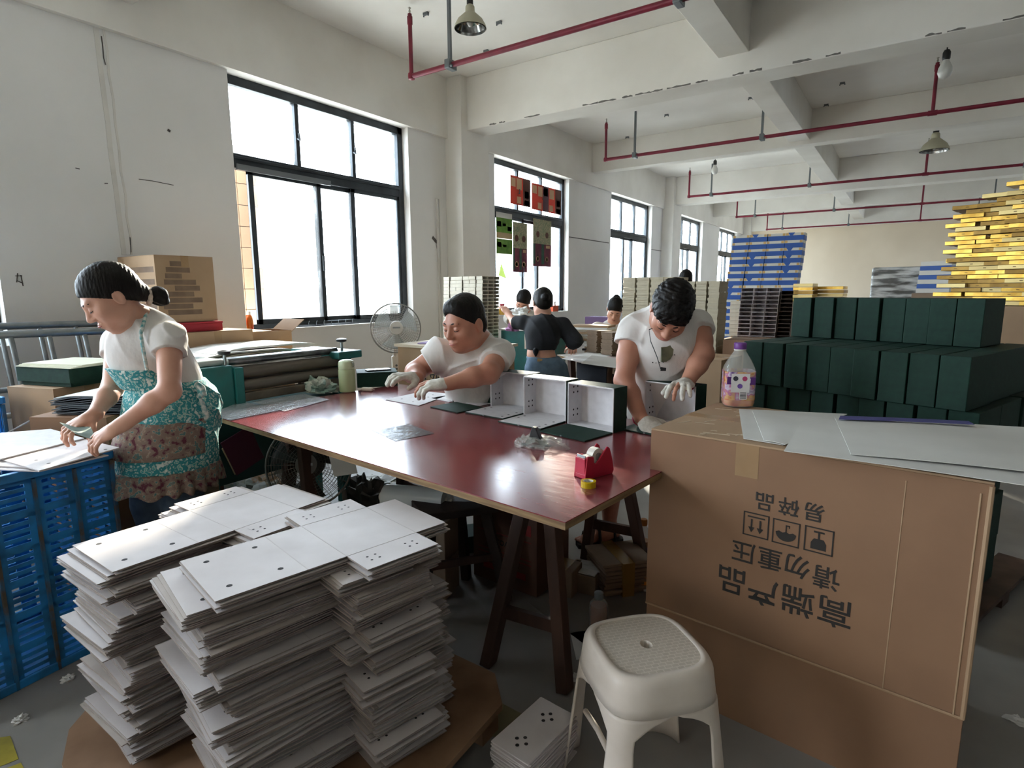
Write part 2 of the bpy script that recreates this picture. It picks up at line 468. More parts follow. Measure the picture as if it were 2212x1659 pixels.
# ================================================================== the work table
TA = on_z(1221, 1128, T); TB = on_z(458, 897, T)
tdir = (TB - TA); tdir.z = 0; tl_ = 2.07; tdir.normalize()
tnor = Vector((-tdir.y, tdir.x, 0)); tnor = tnor if tnor.y > 0 else -tnor
TD = 1.16
def tp(u, v, z=T):
    """point on the table: u from the near right corner along the front edge, v towards the far edge"""
    p = TA + tdir * u + tnor * v; p.z = z; return p
def table_top_material():
    m = bpy.data.materials.new('red_brown_laminate'); m.use_nodes = True
    nt = m.node_tree; N = nt.nodes; L = nt.links; b = N['Principled BSDF']
    tc = N.new('ShaderNodeTexCoord')
    n1 = N.new('ShaderNodeTexNoise'); n1.inputs['Scale'].default_value = 3; n1.inputs['Detail'].default_value = 8
    n2 = N.new('ShaderNodeTexNoise'); n2.inputs['Scale'].default_value = 55; n2.inputs['Detail'].default_value = 4
    mp = N.new('ShaderNodeMapping'); mp.inputs['Scale'].default_value = (.25, 2.2, 1)
    L.new(tc.outputs['Object'], n1.inputs[0]); L.new(tc.outputs['Object'], mp.inputs[0]); L.new(mp.outputs[0], n2.inputs[0])
    r1 = N.new('ShaderNodeValToRGB'); r1.color_ramp.elements[0].color = lin('#6e2c31'); r1.color_ramp.elements[1].color = lin('#83393d')
    L.new(n1.outputs['Fac'], r1.inputs[0]); 
    r2 = N.new('ShaderNodeMapRange'); r2.inputs[1].default_value = .66; r2.inputs[2].default_value = .8; r2.inputs[3].default_value = 0; r2.inputs[4].default_value = .28
    L.new(n2.outputs['Fac'], r2.inputs[0])
    mx = N.new('ShaderNodeMix'); mx.data_type = 'RGBA'; mx.inputs[7].default_value = lin('#b39a92')
    L.new(r2.outputs[0], mx.inputs[0]); L.new(r1.outputs[0], mx.inputs[6]); L.new(mx.outputs[2], b.inputs['Base Color'])
    r3 = N.new('ShaderNodeMapRange'); r3.inputs[3].default_value = .13; r3.inputs[4].default_value = .24
    L.new(n2.outputs['Fac'], r3.inputs[0]); L.new(r3.outputs[0], b.inputs['Roughness'])
    bp = N.new('ShaderNodeBump'); bp.inputs['Strength'].default_value = .03; bp.inputs['Distance'].default_value = .002
    L.new(n2.outputs['Fac'], bp.inputs['Height']); L.new(bp.outputs[0], b.inputs['Normal'])
    b.inputs['Specular IOR Level'].default_value = 1.0; b.inputs['IOR'].default_value = 1.6
    return m
tab = thing('work_table', 'large red-brown laminate board table top on wooden trestles', 'table', tp(1.0, .58, 0))
quad = [tp(0, 0), tp(tl_, 0), tp(tl_, TD), tp(0, TD)]
mb = MB(); mb.prism([(p.x, p.y) for p in (quad[0], quad[3], quad[2], quad[1])], T - .003, T); obj('table_top', mb, table_top_material(), tab)
mb = MB(); mb.prism([(p.x, p.y) for p in (quad[0], quad[3], quad[2], quad[1])], T - .022, T - .003); obj('plywood_core', mb, M_ply, tab)

def trestle(c, half, label, spread=.17, lean=.04, ax=None, h=T - .022):
    """saw-horse: top rail along ax, two A pairs of legs"""
    ax = (ax or tnor).normalized(); sd = Vector((ax.y, -ax.x, 0))
    t = thing('trestle', label, 'trestle', (c[0], c[1], 0), 0, 'wooden trestles under the red table')
    c = Vector((c[0], c[1], 0))
    a = c - ax * half; b = c + ax * half; up = Vector((0, 0, 1))
    obj('top_rail', MB().bar(a + up * (h - .035), b + up * (h - .035), .045, .07), M_wood, t, bevel=.004)
    for s, e in ((-1, a), (1, b)):
        ee = e - ax * s * .06
        for q in (-1, 1):
            top = ee + sd * q * .03 + up * (h - .005); foot = ee + ax * s * lean + sd * q * spread
            obj('leg', MB().bar(foot, top, .042, .058, up=ax), M_wood, t, bevel=.003)
        z = .2
        obj('stretcher', MB().bar(ee + ax * s * lean * .7 - sd * spread * .78 + up * z, ee + ax * s * lean * .7 + sd * spread * .78 + up * z, .02, .045), M_wood, t)
    return t
trestle((-1.045, 2.01), .42, 'dark wooden trestle under the near right corner of the red table', .15, .12, Vector((-.1, .99, 0)))
trestle(tp(1.72, .60, 0), .40, 'dark wooden trestle under the machine end of the red table')

# ================================================================== rigid green boxes (27 x 21 x 10 cm when scaled)
BW, BH, BD = .236, .184, .095
def punch(mb, pts, r, normal_axis, off, n=10):
    for (a, b) in pts:
        ring = []
        for k in range(n):
            th = 2 * math.pi * k / n; ca, sb = a + r * math.cos(th), b + r * math.sin(th)
            ring.append({'y': (ca, off, sb), 'x': (off, ca, sb), 'z': (ca, sb, off)}[normal_axis])
        mb.add(ring, [tuple(range(n))])
def open_box(origin, xdir, label, lid=True, lid_lining=True, lid_ang=0):
    """box standing on its long side, open towards local -y, lid folded down in front on the table"""
    rz = math.atan2(xdir.y, xdir.x)
    t = thing('rigid_box', label, 'box', origin, rz, 'open green boxes on the red table')
    th = .004
    sh = MB()
    sh.box((0, th, 0), (th, BD, BH)); sh.box((BW - th, th, 0), (BW, BD, BH)); sh.box((th, th, 0), (BW - th, BD, th)); sh.box((th, th, BH - th), (BW - th, BD, BH)); sh.box((th, BD - th, th), (BW - th, BD, BH - th))
    local('shell', sh, M_green, t)
    ln = MB(); e = .0012
    ln.box((th, th * .2, th), (th + e, BD - th, BH - th)); ln.box((BW - th - e, th * .2, th), (BW - th, BD - th, BH - th)); ln.box((th + e, th * .2, th), (BW - th - e, BD - th, th + e))
    ln.box((th + e, th * .2, BH - th - e), (BW - th - e, BD - th, BH - th)); ln.box((th + e, BD - th - e, th + e), (BW - th - e, BD - th, BH - th - e))
    # board edge round the mouth
    ln.box((0, -.0006, 0), (th, th, BH)); ln.box((BW - th, -.0006, 0), (BW, th, BH)); ln.box((0, -.0006, BH - th), (BW, th, BH))
    li = local('lining', ln, M_grey_in, t)
    ho = MB()
    for zz in (.05, .15):
        punch(ho, [(.033, zz - .012), (.033, zz + .012), (.06, zz - .012), (.06, zz + .012)], .0045, 'x', th + e + .0006)
    tag(local('punched_holes', ho, M_hole, li), kind='stuff')
    if lid:
        lb = MB(); lb.box((0, -BH, .0005), (BW, -.002, .005)); lo = local('lid', lb, M_green, t)
        if lid_lining:
            l2 = MB(); l2.box((.003, -BH + .003, .005), (BW - .003, -.002, .0058)); local('lid_lining', l2, M_grey_in, lo)
            h2 = MB(); punch(h2, [(.03, -.03), (.03, -.075), (BW - .03, -BH + .03), (BW - .03, -BH + .075), (BW - .03, -.05)], .006, 'z', .0062); tag(local('punched_holes', h2, M_hole, lo), kind='stuff')
        rim = MB(); rim.tube([(BW * .5 - .004, -BH, .004), (BW * .5 + .004, -BH, .004)], .003, 6); local('magnet', rim, M_steel, lo)
    return t
bdir = (on_z(1330, 938, T) - on_z(1225, 917, T)); bdir.z = 0; bdir.normalize()
def xdir_of(a, b):
    d = on_z(b[0], b[1], T) - on_z(a[0], a[1], T); d.z = 0; return d.normalized()
open_box(on_z(1226, 917, T + .001), xdir_of((1226, 917), (1330, 938)), 'open green box with its plain green lid folded down on the table', lid_lining=False)
open_box(on_z(1131, 897, T + .001), xdir_of((1131, 897), (1216, 911)), 'open green box with a white lined lid, middle one of the row of three')
open_box(on_z(1060, 879, T + .001), xdir_of((1131, 897), (1216, 911)), 'open green box with a white lined lid, nearest the man with the earbud')
open_box(on_z(1391, 912, T + .001), xdir_of((1226, 917), (1330, 938)), 'open green box held down by the gloved hands of the bending man', lid_lining=False)
# the part-folded box of the seated man
o5 = on_z(978, 868, T + .001)
t = thing('rigid_box', 'half folded green and white box under the gloved hands of the seated man', 'box', o5, math.atan2(bdir.y, bdir.x), 'open green boxes on the red table')
mb = MB(); mb.box((0, .0, 0), (.003, .10, .10)); mb.box((0, .10, 0), (.2, .104, .095)); local('shell', mb, M_green, t)
mb = MB(); mb.box((.004, .02, .0), (.19, .098, .003)); mb.box((-.16, -.02, .0), (-.003, .09, .003)); mb.box((-.004, .0, .0), (-.001, .1, .098)); local('lining', mb, M_grey_in, t)
mb = MB(); mb.box((.03, -.17, .0), (.24, -.002, .004)); local('lid', mb, M_green, t)
# white board sheets lying flat left of it
def sheet(name, pxs, z, th, m, label, cat, holes=None, group=None, hm=None):
    P = [on_z(x, y, z) for x, y in pxs]
    a = sum((Vector((p.x, p.y)) * (P[(i + 1) % len(P)].y - P[i - 1].y) for i, p in enumerate(P)), Vector((0, 0)))
    area = sum(P[i].x * P[(i + 1) % len(P)].y - P[(i + 1) % len(P)].x * P[i].y for i in range(len(P)))
    poly = [(p.x, p.y) for p in (P if area > 0 else P[::-1])]
    t_ = obj(name, MB().prism(poly, z, z + th), m); tag(t_, label, cat, group)
    if holes:
        hb = MB(); punch(hb, [(lambda p: (p.x, p.y))(on_z(x, y, z + th)) for x, y in holes], .006, 'z', z + th + .0004)
        tag(obj('punched_holes', hb, hm or M_hole, t_), kind='stuff')
    return t_
sheet('lid_board', [(833, 864), (905, 877), (975, 852), (915, 846)], T + .001, .003, M_grey_in, 'white board with four holes flat on the table before the seated man', 'board', [(868, 862), (892, 868), (925, 858), (935, 853)])
# dusty clear plastic sheets
M_sheet = mat('thin_plastic_sheet', '#c9cdd0', 0.13, alpha=0.42, spec=1.0, bump=1.0, bscale=24, stretch=(2.2, .7, 1))
sheet('plastic_sheet', [(446, 897), (498, 908), (612, 884), (520, 868)], T + .0012, .0012, M_sheet, 'crinkled clear plastic sheet at the machine end of the table', 'plastic sheet')
sheet('plastic_sheet', [(545, 868), (615, 889), (712, 863), (655, 851)], T + .0028, .0012, M_sheet, 'crinkled clear plastic sheet overlapping another near the thermos', 'plastic sheet')
M_sheet2 = mat('printed_plastic', '#7d8288', 0.1, alpha=0.5, spec=1.0, bump=.8, bscale=30, stretch=(3, .5, 1))
sheet('plastic_sheet', [(802, 929), (855, 953), (938, 936), (884, 916)], T + .0012, .001, M_sheet2, 'flat grey clear plastic sheet in the middle of the red table', 'plastic sheet')

# ------------------------------------------------------------------ tape dispenser and tape roll
c = on_z(1281, 1026, T)
ddir = (on_z(1322, 1020, T) - on_z(1245, 1040, T)); rz = math.atan2(ddir.y, ddir.x)
t = thing('tape_dispenser', 'red desktop tape dispenser with a white roll of tape', 'tape dispenser', c, rz)
M_red = mat('red_plastic', '#b51a38', 0.32, col2='#9f1631', scale=9)
prof = [(-.058, 0), (.06, 0), (.066, .012), (.058, .05), (.046, .085), (.036, .092), (-.012, .045), (-.02, .05), (-.022, .068), (-.044, .073), (-.05, .066)]
Mside = Matrix(((1, 0, 0, 0), (0, 0, -1, 0), (0, 1, 0, 0), (0, 0, 0, 1)))
for s in (-1, 1):
    mb = MB(); mb.prism(prof, -.003, .003, Matrix.Translation((0, s * .023, 0)) @ Mside); local('side_wall', mb, M_red, t, bevel=.002)
mb = MB(); mb.box((-.056, -.022, .001), (.06, .022, .016)); mb.box((.046, -.022, .014), (.06, .022, .05), Matrix.Rotation(-.05, 4, 'Y')); 
mb.box((-.056, -.022, .014), (-.022, .022, .066)); local('body', mb, M_red, t, bevel=.002)
mb = MB(); mb.cyl((.008, -.014, .062), (.008, .014, .062), .026, n=24); rr = local('tape_roll', mb, mat('tape_white', '#d9d2c6', .35), t, smooth=40)
mb = MB(); mb.cyl((.008, -.016, .062), (.008, .016, .062), .012, n=16); local('hub', mb, mat('tape_core', '#8d8781', .6), rr)
mb = MB(); mb.box((-.054, -.014, .0665), (-.004, .014, .068)); local('tape_strip', mb, mat('tape_white', '#d9d2c6', .35), t)
mb = MB(); mb.box((-.052, -.018, .066), (-.049, .018, .074)); local('cutter', mb, M_steel, t)
c = on_z(1271, 1051, T)
t = thing('tape_roll', 'small yellow roll of tape lying beside the red dispenser', 'tape', c)
pr = [(.015, 0), (.0225, 0), (.0225, .018), (.015, .018), (.015, 0)]
mb = MB(); mb.lathe(pr, 28, caps=False); local('tape', mb, mat('yellow_tape', '#c9ac18', .25, col2='#b89c10', scale=30), t, smooth=40)
pr = [(.0132, .0005), (.015, .0005), (.015, .0175), (.0132, .0175), (.0132, .0005)]
mb = MB(); mb.lathe(pr, 24, caps=False); local('core', mb, mat('tape_core_white', '#d8d2c4', .6), t, smooth=40)

# ------------------------------------------------------------------ thermos, rag, soap, green box with phone
c = on_z(751, 846, T)
t = thing('thermos', 'pale green thermos bottle standing on the red table', 'thermos', c)
M_th = mat('pale_green_enamel', '#a9b489', 0.35); M_th2 = mat('pale_green_cap', '#b9c19c', 0.4)
s_ = 1.0
mb = MB(); mb.lathe([(.040, 0), (.046, .004), (.047, .012), (.047, .125), (.045, .132)], 32); local('body', mb, M_th, t, smooth=40)
mb = MB(); mb.lathe([(.0445, .133), (.0455, .137), (.0455, .165), (.042, .178), (.03, .186), (.006, .189)], 32); cp = local('cap', mb, M_th2, t, smooth=40)
mb = MB(); mb.tube([(.045, .005, .172), (.056, .005, .170), (.058, .005, .155), (.05, .004, .148)], .004, 6); local('loop', mb, mat('loop_grey', '#7c8275', .5), cp)

def crumple(name, c, rx, ry, rz_, m, label, cat, seed=0, amp=.5, n=26):
    mb_ = MB(); vs_ = []; fs_ = []
    nu, nv = n, n // 2
    for j in range(nv + 1):
        ph = math.pi * .5 * j / nv
        for i in range(nu):
            th = 2 * math.pi * i / nu
            d = Vector((math.cos(th) * math.cos(ph), math.sin(th) * math.cos(ph), math.sin(ph)))
            q = 1 + amp * (noise.noise(d * 2.3 + Vector((seed * 7.1, 0, 0))) * .9 + abs(noise.noise(d * 5.2 + Vector((0, seed * 3.7, 0)))) * .9 - .25)
            vs_.append((d.x * rx * q, d.y * ry * q, max(0.0, d.z * rz_ * q)))
    for j in range(nv):
        for i in range(nu):
            i2 = (i + 1) % nu; fs_.append((j * nu + i, j * nu + i2, (j + 1) * nu + i2, (j + 1) * nu + i))
    fs_.append(tuple(range(nu))[::-1])
    mb_.add(vs_, fs_)
    o = obj(name, mb_, m, None, smooth=28); o.location = c
    return tag(o, label, cat)
crumple('rag', on_z(692, 846, T), .10, .07, .075, mat('rag_cloth', '#b9bdb0', .85, col2='#7f988c', scale=18, lo=.45, hi=.6), 'crumpled pale rag lying beside the thermos', 'cloth', 3, .75)
c = on_z(793, 845, T)
t = thing('eraser_block', 'small cream rounded block in front of the green box', 'block', c, .3)
mb = MB(); mb.box((-.035, -.016, 0), (.035, .016, .022)); local('block', mb, mat('cream_block', '#cfc0b0', .5), t, bevel=.009, bseg=4, smooth=40)
mb = MB(); mb.cyl((.034, 0, .012), (.05, 0, .011), .003, n=8); local('stub', mb, mat('stub', '#8a8078', .5), t)
c = on_z(772, 838, T); dd = on_z(856, 834, T) - c; rz = math.atan2(dd.y, dd.x)
t = thing('rigid_box', 'closed dark green box on the table with a phone lying on it', 'box', c, rz)
mb = MB(); mb.box((0, 0, .0), (.24, .19, .084)); local('body', mb, M_green, t, bevel=.002)
mb = MB(); mb.box((-.002, -.002, .084), (.242, .192, .09)); local('lid', mb, M_green, t, bevel=.002)
Mr = Matrix.Translation(c) @ Matrix.Rotation(rz, 4, 'Z')
t = thing('phone', 'dark smartphone lying on the closed green box', 'phone', Mr @ Vector((.13, .09, .0902)), rz + .2)
mb = MB(); mb.box((-.075, -.036, 0), (.075, .036, .008)); local('body', mb, M_black, t, bevel=.003)
mb = MB(); mb.box((-.071, -.032, .008), (.071, .032, .0084)); local('screen', mb, mat('phone_glass', '#3c4a52', .08), t)
mb = MB(); mb.box((.02, .012, .0084), (.04, .022, .0092)); local('sticker', mb, M_paper, t)

# ------------------------------------------------------------------ bag with a black tool
c = on_z(1163, 962, T)
t = thing('plastic_bag', 'crumpled clear plastic bag with a black clip inside on the table', 'bag', c, .1)
vs_, fs_ = [], []; nu, nv = 40, 9
for j in range(nv + 1):
    f_ = j / nv
    for i in range(nu):
        th = 2 * math.pi * i / nu
        rr_ = (1 - .6 * f_ ** 2) * (1 + .34 * noise.noise(Vector((math.cos(th) * 1.6, math.sin(th) * 1.6, f_ * 2 + 4))) + .12 * noise.noise(Vector((math.cos(th) * 5, math.sin(th) * 5, f_ * 6))))
        z_ = .03 * math.sin(f_ * 1.5) + .016 * noise.noise(Vector((math.cos(th) * 4, math.sin(th) * 4, f_ * 5 + 9)))
        vs_.append((math.cos(th) * .105 * rr_, math.sin(th) * .075 * rr_, max(.0008, z_)))
for j in range(nv):
    for i in range(nu):
        i2 = (i + 1) % nu; fs_.append((j * nu + i, j * nu + i2, (j + 1) * nu + i2, (j + 1) * nu + i))
fs_.append(tuple(nv * nu + i for i in range(nu)))
mb = MB(); mb.add(vs_, fs_); local('film', mb, mat('bag_film', '#d4d8cf', .08, alpha=.3, spec=1, bump=1.0, bscale=40), t, smooth=35)
mb = MB(); mb.prism([(-.055, 0), (.05, 0), (.01, .03), (-.006, .066), (-.022, .068), (-.034, .03)], -.012, .012, Matrix(((1, 0, 0, 0), (0, 0, -1, 0), (0, 1, 0, .002), (0, 0, 0, 1)))); local('clip_jaw', mb, M_black, t, bevel=.003)
mb = MB(); mb.bar((-.055, -.03, .006), (.04, -.035, .006), .012, .008); local('clip_bar', mb, mat('dark_grey_plastic', '#3e3f40', .4), t, bevel=.002)

# ================================================================== the big printed carton
CZ = .885
CA = on_z(1407, 925, CZ); CB = on_z(2150, 1043, CZ)
cx_ = (CB - CA); cx_.z = 0; cw = cx_.length; cx_.normalize(); cy_ = Vector((-cx_.y, cx_.x, 0)); cdp = .56
t = thing('carton', 'large brown printed carton standing upside down with papers on top', 'carton', CA + cx_ * cw / 2 + cy_ * cdp / 2 - Vector((0, 0, CZ)))
MC = frame3(CA - Vector((0, 0, CZ)), cx_, cy_)
def cq(lo, hi): return MB().box(lo, hi, MC)
zc_ = .285
obj('top_panel', cq((0, 0, CZ - .006), (cw, cdp, CZ)), M_kraft2, t, bevel=.0015)
fp = obj('front_panel', cq((0, 0, zc_ + .004), (cw, .006, CZ - .006)), M_kraft, t, bevel=.001)
obj('side_panel', cq((0, .006, zc_ + .004), (.006, cdp, CZ - .006)), M_kraft, t)
obj('side_panel', cq((cw - .006, .006, zc_ + .004), (cw, cdp, CZ - .006)), M_kraft, t)
obj('back_panel', cq((.006, cdp - .006, zc_), (cw - .006, cdp, CZ - .006)), M_kraft, t)
# lower flaps, folded slightly at the crease
ff = MB().box((0.003, .003, 0.0), (cw - .003, .009, zc_ - .002), MC); obj('front_flap', ff, M_kraft, t)
obj('side_flap', cq((.002, .01, 0), (.008, cdp, zc_ - .002)), M_kraft, t); obj('side_flap', cq((cw - .008, .01, 0), (cw - .002, cdp, zc_ - .002)), M_kraft, t)
obj('back_flap', cq((.01, cdp - .009, 0), (cw - .01, cdp - .003, zc_ - .002)), M_kraft, t)
obj('crease', MB().tube([MC @ Vector((0, .001, zc_)), MC @ Vector((cw, .001, zc_))], .0035, 6), M_kraft2, fp)
obj('crease', MB().tube([MC @ Vector((cw * .80, .0008, zc_)), MC @ Vector((cw * .805, .0008, CZ - .03))], .002, 6), M_kraft2, fp)
obj('corner_bead', MB().tube([MC @ Vector((cw - .004, .002, zc_)), MC @ Vector((cw - .004, .002, CZ - .01))], .006, 8), M_kraft2, fp)
obj('corner_bead', MB().tube([MC @ Vector((cw - .022, .0, zc_)), MC @ Vector((cw - .022, .0, CZ - .03))], .0025, 6), M_kraft2, fp)
obj('packing_tape', cq((.27, -.0006, CZ - .10), (.335, .0004, CZ - .004)), M_tape, fp)
obj('packing_tape', cq((.0, .255, CZ), (cw, .315, CZ + .0008)), M_tape, t)
# torn patches where tape was pulled off the top
mb = MB(); rg = random.Random(5)
for k in range(16):
    x0 = rg.uniform(.02, .26); y0 = rg.uniform(.03, .5); l_ = rg.uniform(.02, .08); a_ = rg.choice((.2, 1.2, .8)); w_ = rg.uniform(.002, .007)
    mb.cbox((x0, y0, .0), (l_, w_, .0006), a_)
for i, v in enumerate(mb.v): mb.v[i] = tuple(MC @ (Vector(v) + Vector((0, 0, CZ + .0005))))
tag(obj('torn_paper', mb, mat('torn_liner', '#cdbba0', .85), t), kind='stuff')
# upside-down print: rows read from below
def ctext(s, size, px, py, off):
    P = on_y(px, py, 0)
    r = _ray(px, py); n = cy_; tt = (MC.translation - CAM_C).dot(n) / r.dot(n); q = CAM_C + r * tt
    F = frame3(q - cy_ * .0008, -cx_, Vector((0, 0, -1)))
    return printed('print', s, size, F, M_ink, fp, off)
def place_row(chars, pts, size, off):
    for ch, (x, y) in zip(chars, pts): ctext(ch, size, x, y, off)
def rawpx(x, y): return (1380 + x / 1.977, 820 + y / 1.977)
place_row('易碎品', [rawpx(748, 562), rawpx(640, 538), rawpx(537, 517)], .056, .0005)
place_row('请勿重压', [rawpx(800, 840), rawpx(675, 790), rawpx(560, 760), rawpx(447, 730)], .07, .0006)
place_row('高端产品', [rawpx(836, 985), rawpx(678, 938), rawpx(527, 897), rawpx(397, 850)], .09, .0008)
def cplane(px, py):
    r = _ray(px, py); tt = (MC.translation - CAM_C).dot(cy_) / r.dot(cy_); return CAM_C + r * tt
for i, (x, y) in enumerate((rawpx(768, 688), rawpx(628, 655), rawpx(500, 622))):
    q = cplane(x, y) - cy_ * .0007; F = frame3(q, -cx_, Vector((0, 0, -1)))
    mb = MB(); s2 = .036; w_ = .0035
    for (a, b) in (((-s2, -s2), (s2, -s2 + w_)), ((-s2, s2 - w_), (s2, s2)), ((-s2, -s2), (-s2 + w_, s2)), ((s2 - w_, -s2), (s2, s2))):
        mb.box((a[0], a[1], 0), (b[0], b[1], .0006), F)
    if i == 0:      # goblet
        mb.prism([(-.019, .026), (.019, .026), (.019, .008), (.012, -.004), (-.012, -.004), (-.019, .008)], 0, .0006, F); mb.box((-.0025, -.022, 0), (.0025, -.003, .0006), F); mb.box((-.013, -.026, 0), (.013, -.021, .0006), F)
    elif i == 1:    # umbrella
        pts = [(.027 * math.cos(a), .001 + .024 * math.sin(a)) for a in [math.pi * k / 12 for k in range(13)]]
        pts += [(-.018, -.003), (-.009, .001), (0, -.003), (.009, .001), (.018, -.003)]
        mb.prism(pts, 0, .0006, F); mb.box((-.0015, -.02, 0), (.0015, .0, .0006), F); mb.box((-.01, -.023, 0), (.0015, -.0195, .0006), F); mb.box((-.01, -.023, 0), (-.0075, -.015, .0006), F)
    else:           # two arrows over a bar
        for dx in (-.012, .012):
            mb.box((dx - .0025, -.016, 0), (dx + .0025, .012, .0006), F); mb.prism([(dx - .009, .008), (dx + .009, .008), (dx, .024)], 0, .0006, F)
        mb.box((-.024, -.025, 0), (.024, -.021, .0006), F)
    obj('print', mb, M_ink, fp)

# papers on the carton
M_sheetw = mat('white_card', '#d2d0ca', .7, col2='#c8c6c0', scale=4)
def bentsheet(name, pxs, z, sag, m, label, group='white sheets on the big carton', th=.0015):
    P = [on_z(x, y, z) for x, y in pxs]; nu, nv = 16, 6; top = []
    for j in range(nv + 1):
        for i in range(nu + 1):
            u, v = i / nu, j / nv
            p = P[0] * (1 - u) * (1 - v) + P[1] * u * (1 - v) + P[2] * u * v + P[3] * (1 - u) * v
            p.z = z + sag * (math.sin(u * 3.1) * .7 + math.sin(v * 2.6 + u * 2) * .3); top.append(p)
    n_ = len(top); vs2 = [p + Vector((0, 0, th)) for p in top] + top; fs2 = []
    W_ = nu + 1
    for j in range(nv):
        for i in range(nu):
            a = j * W_ + i; fs2.append((a, a + 1, a + W_ + 1, a + W_)); fs2.append((n_ + a, n_ + a + W_, n_ + a + W_ + 1, n_ + a + 1))
    rim = [i for i in range(W_)] + [j * W_ + nu for j in range(1, nv + 1)] + [nv * W_ + i for i in range(nu - 1, -1, -1)] + [j * W_ for j in range(nv - 1, 0, -1)]
    for a, b in zip(rim, rim[1:] + rim[:1]): fs2.append((a, n_ + a, n_ + b, b))
    mb_ = MB(); mb_.add(vs2, fs2)
    bm = bmesh.new(); 
    o = obj(name, mb_, m, None, smooth=50); bm.from_mesh(o.data); bmesh.ops.recalc_face_normals(bm, faces=bm.faces); bm.to_mesh(o.data); bm.free()
    return tag(o, label, 'paper', group)
bentsheet('card_sheet', [(1606, 948), (1692, 962), (1830, 895), (1596, 884)], CZ + .002, .0, M_sheetw, 'white card sheet lying under the other sheets beside the juice bottle')
bentsheet('card_sheet', [(1650, 952), (1696, 962), (1790, 925), (1625, 888)], CZ + .004, .003, M_sheetw, 'small white card with a lifted edge beside the juice bottle')
bentsheet('card_sheet', [(1693, 975), (2290, 1062), (2250, 925), (1740, 900)], CZ + .008, .003, M_sheetw, 'long white card hanging over the front edge of the big carton')
bentsheet('card_sheet', [(1838, 982), (2300, 1030), (2260, 938), (1803, 903)], CZ + .014, .004, M_sheetw, 'topmost long white card on the big carton')
bentsheet('card_sheet', [(1812, 906), (2105, 918), (2092, 910), (1815, 899)], CZ + .022, .002, mat('violet_edged_card', '#4c4b84', .5), 'dark violet backed card at the far edge of the big carton')
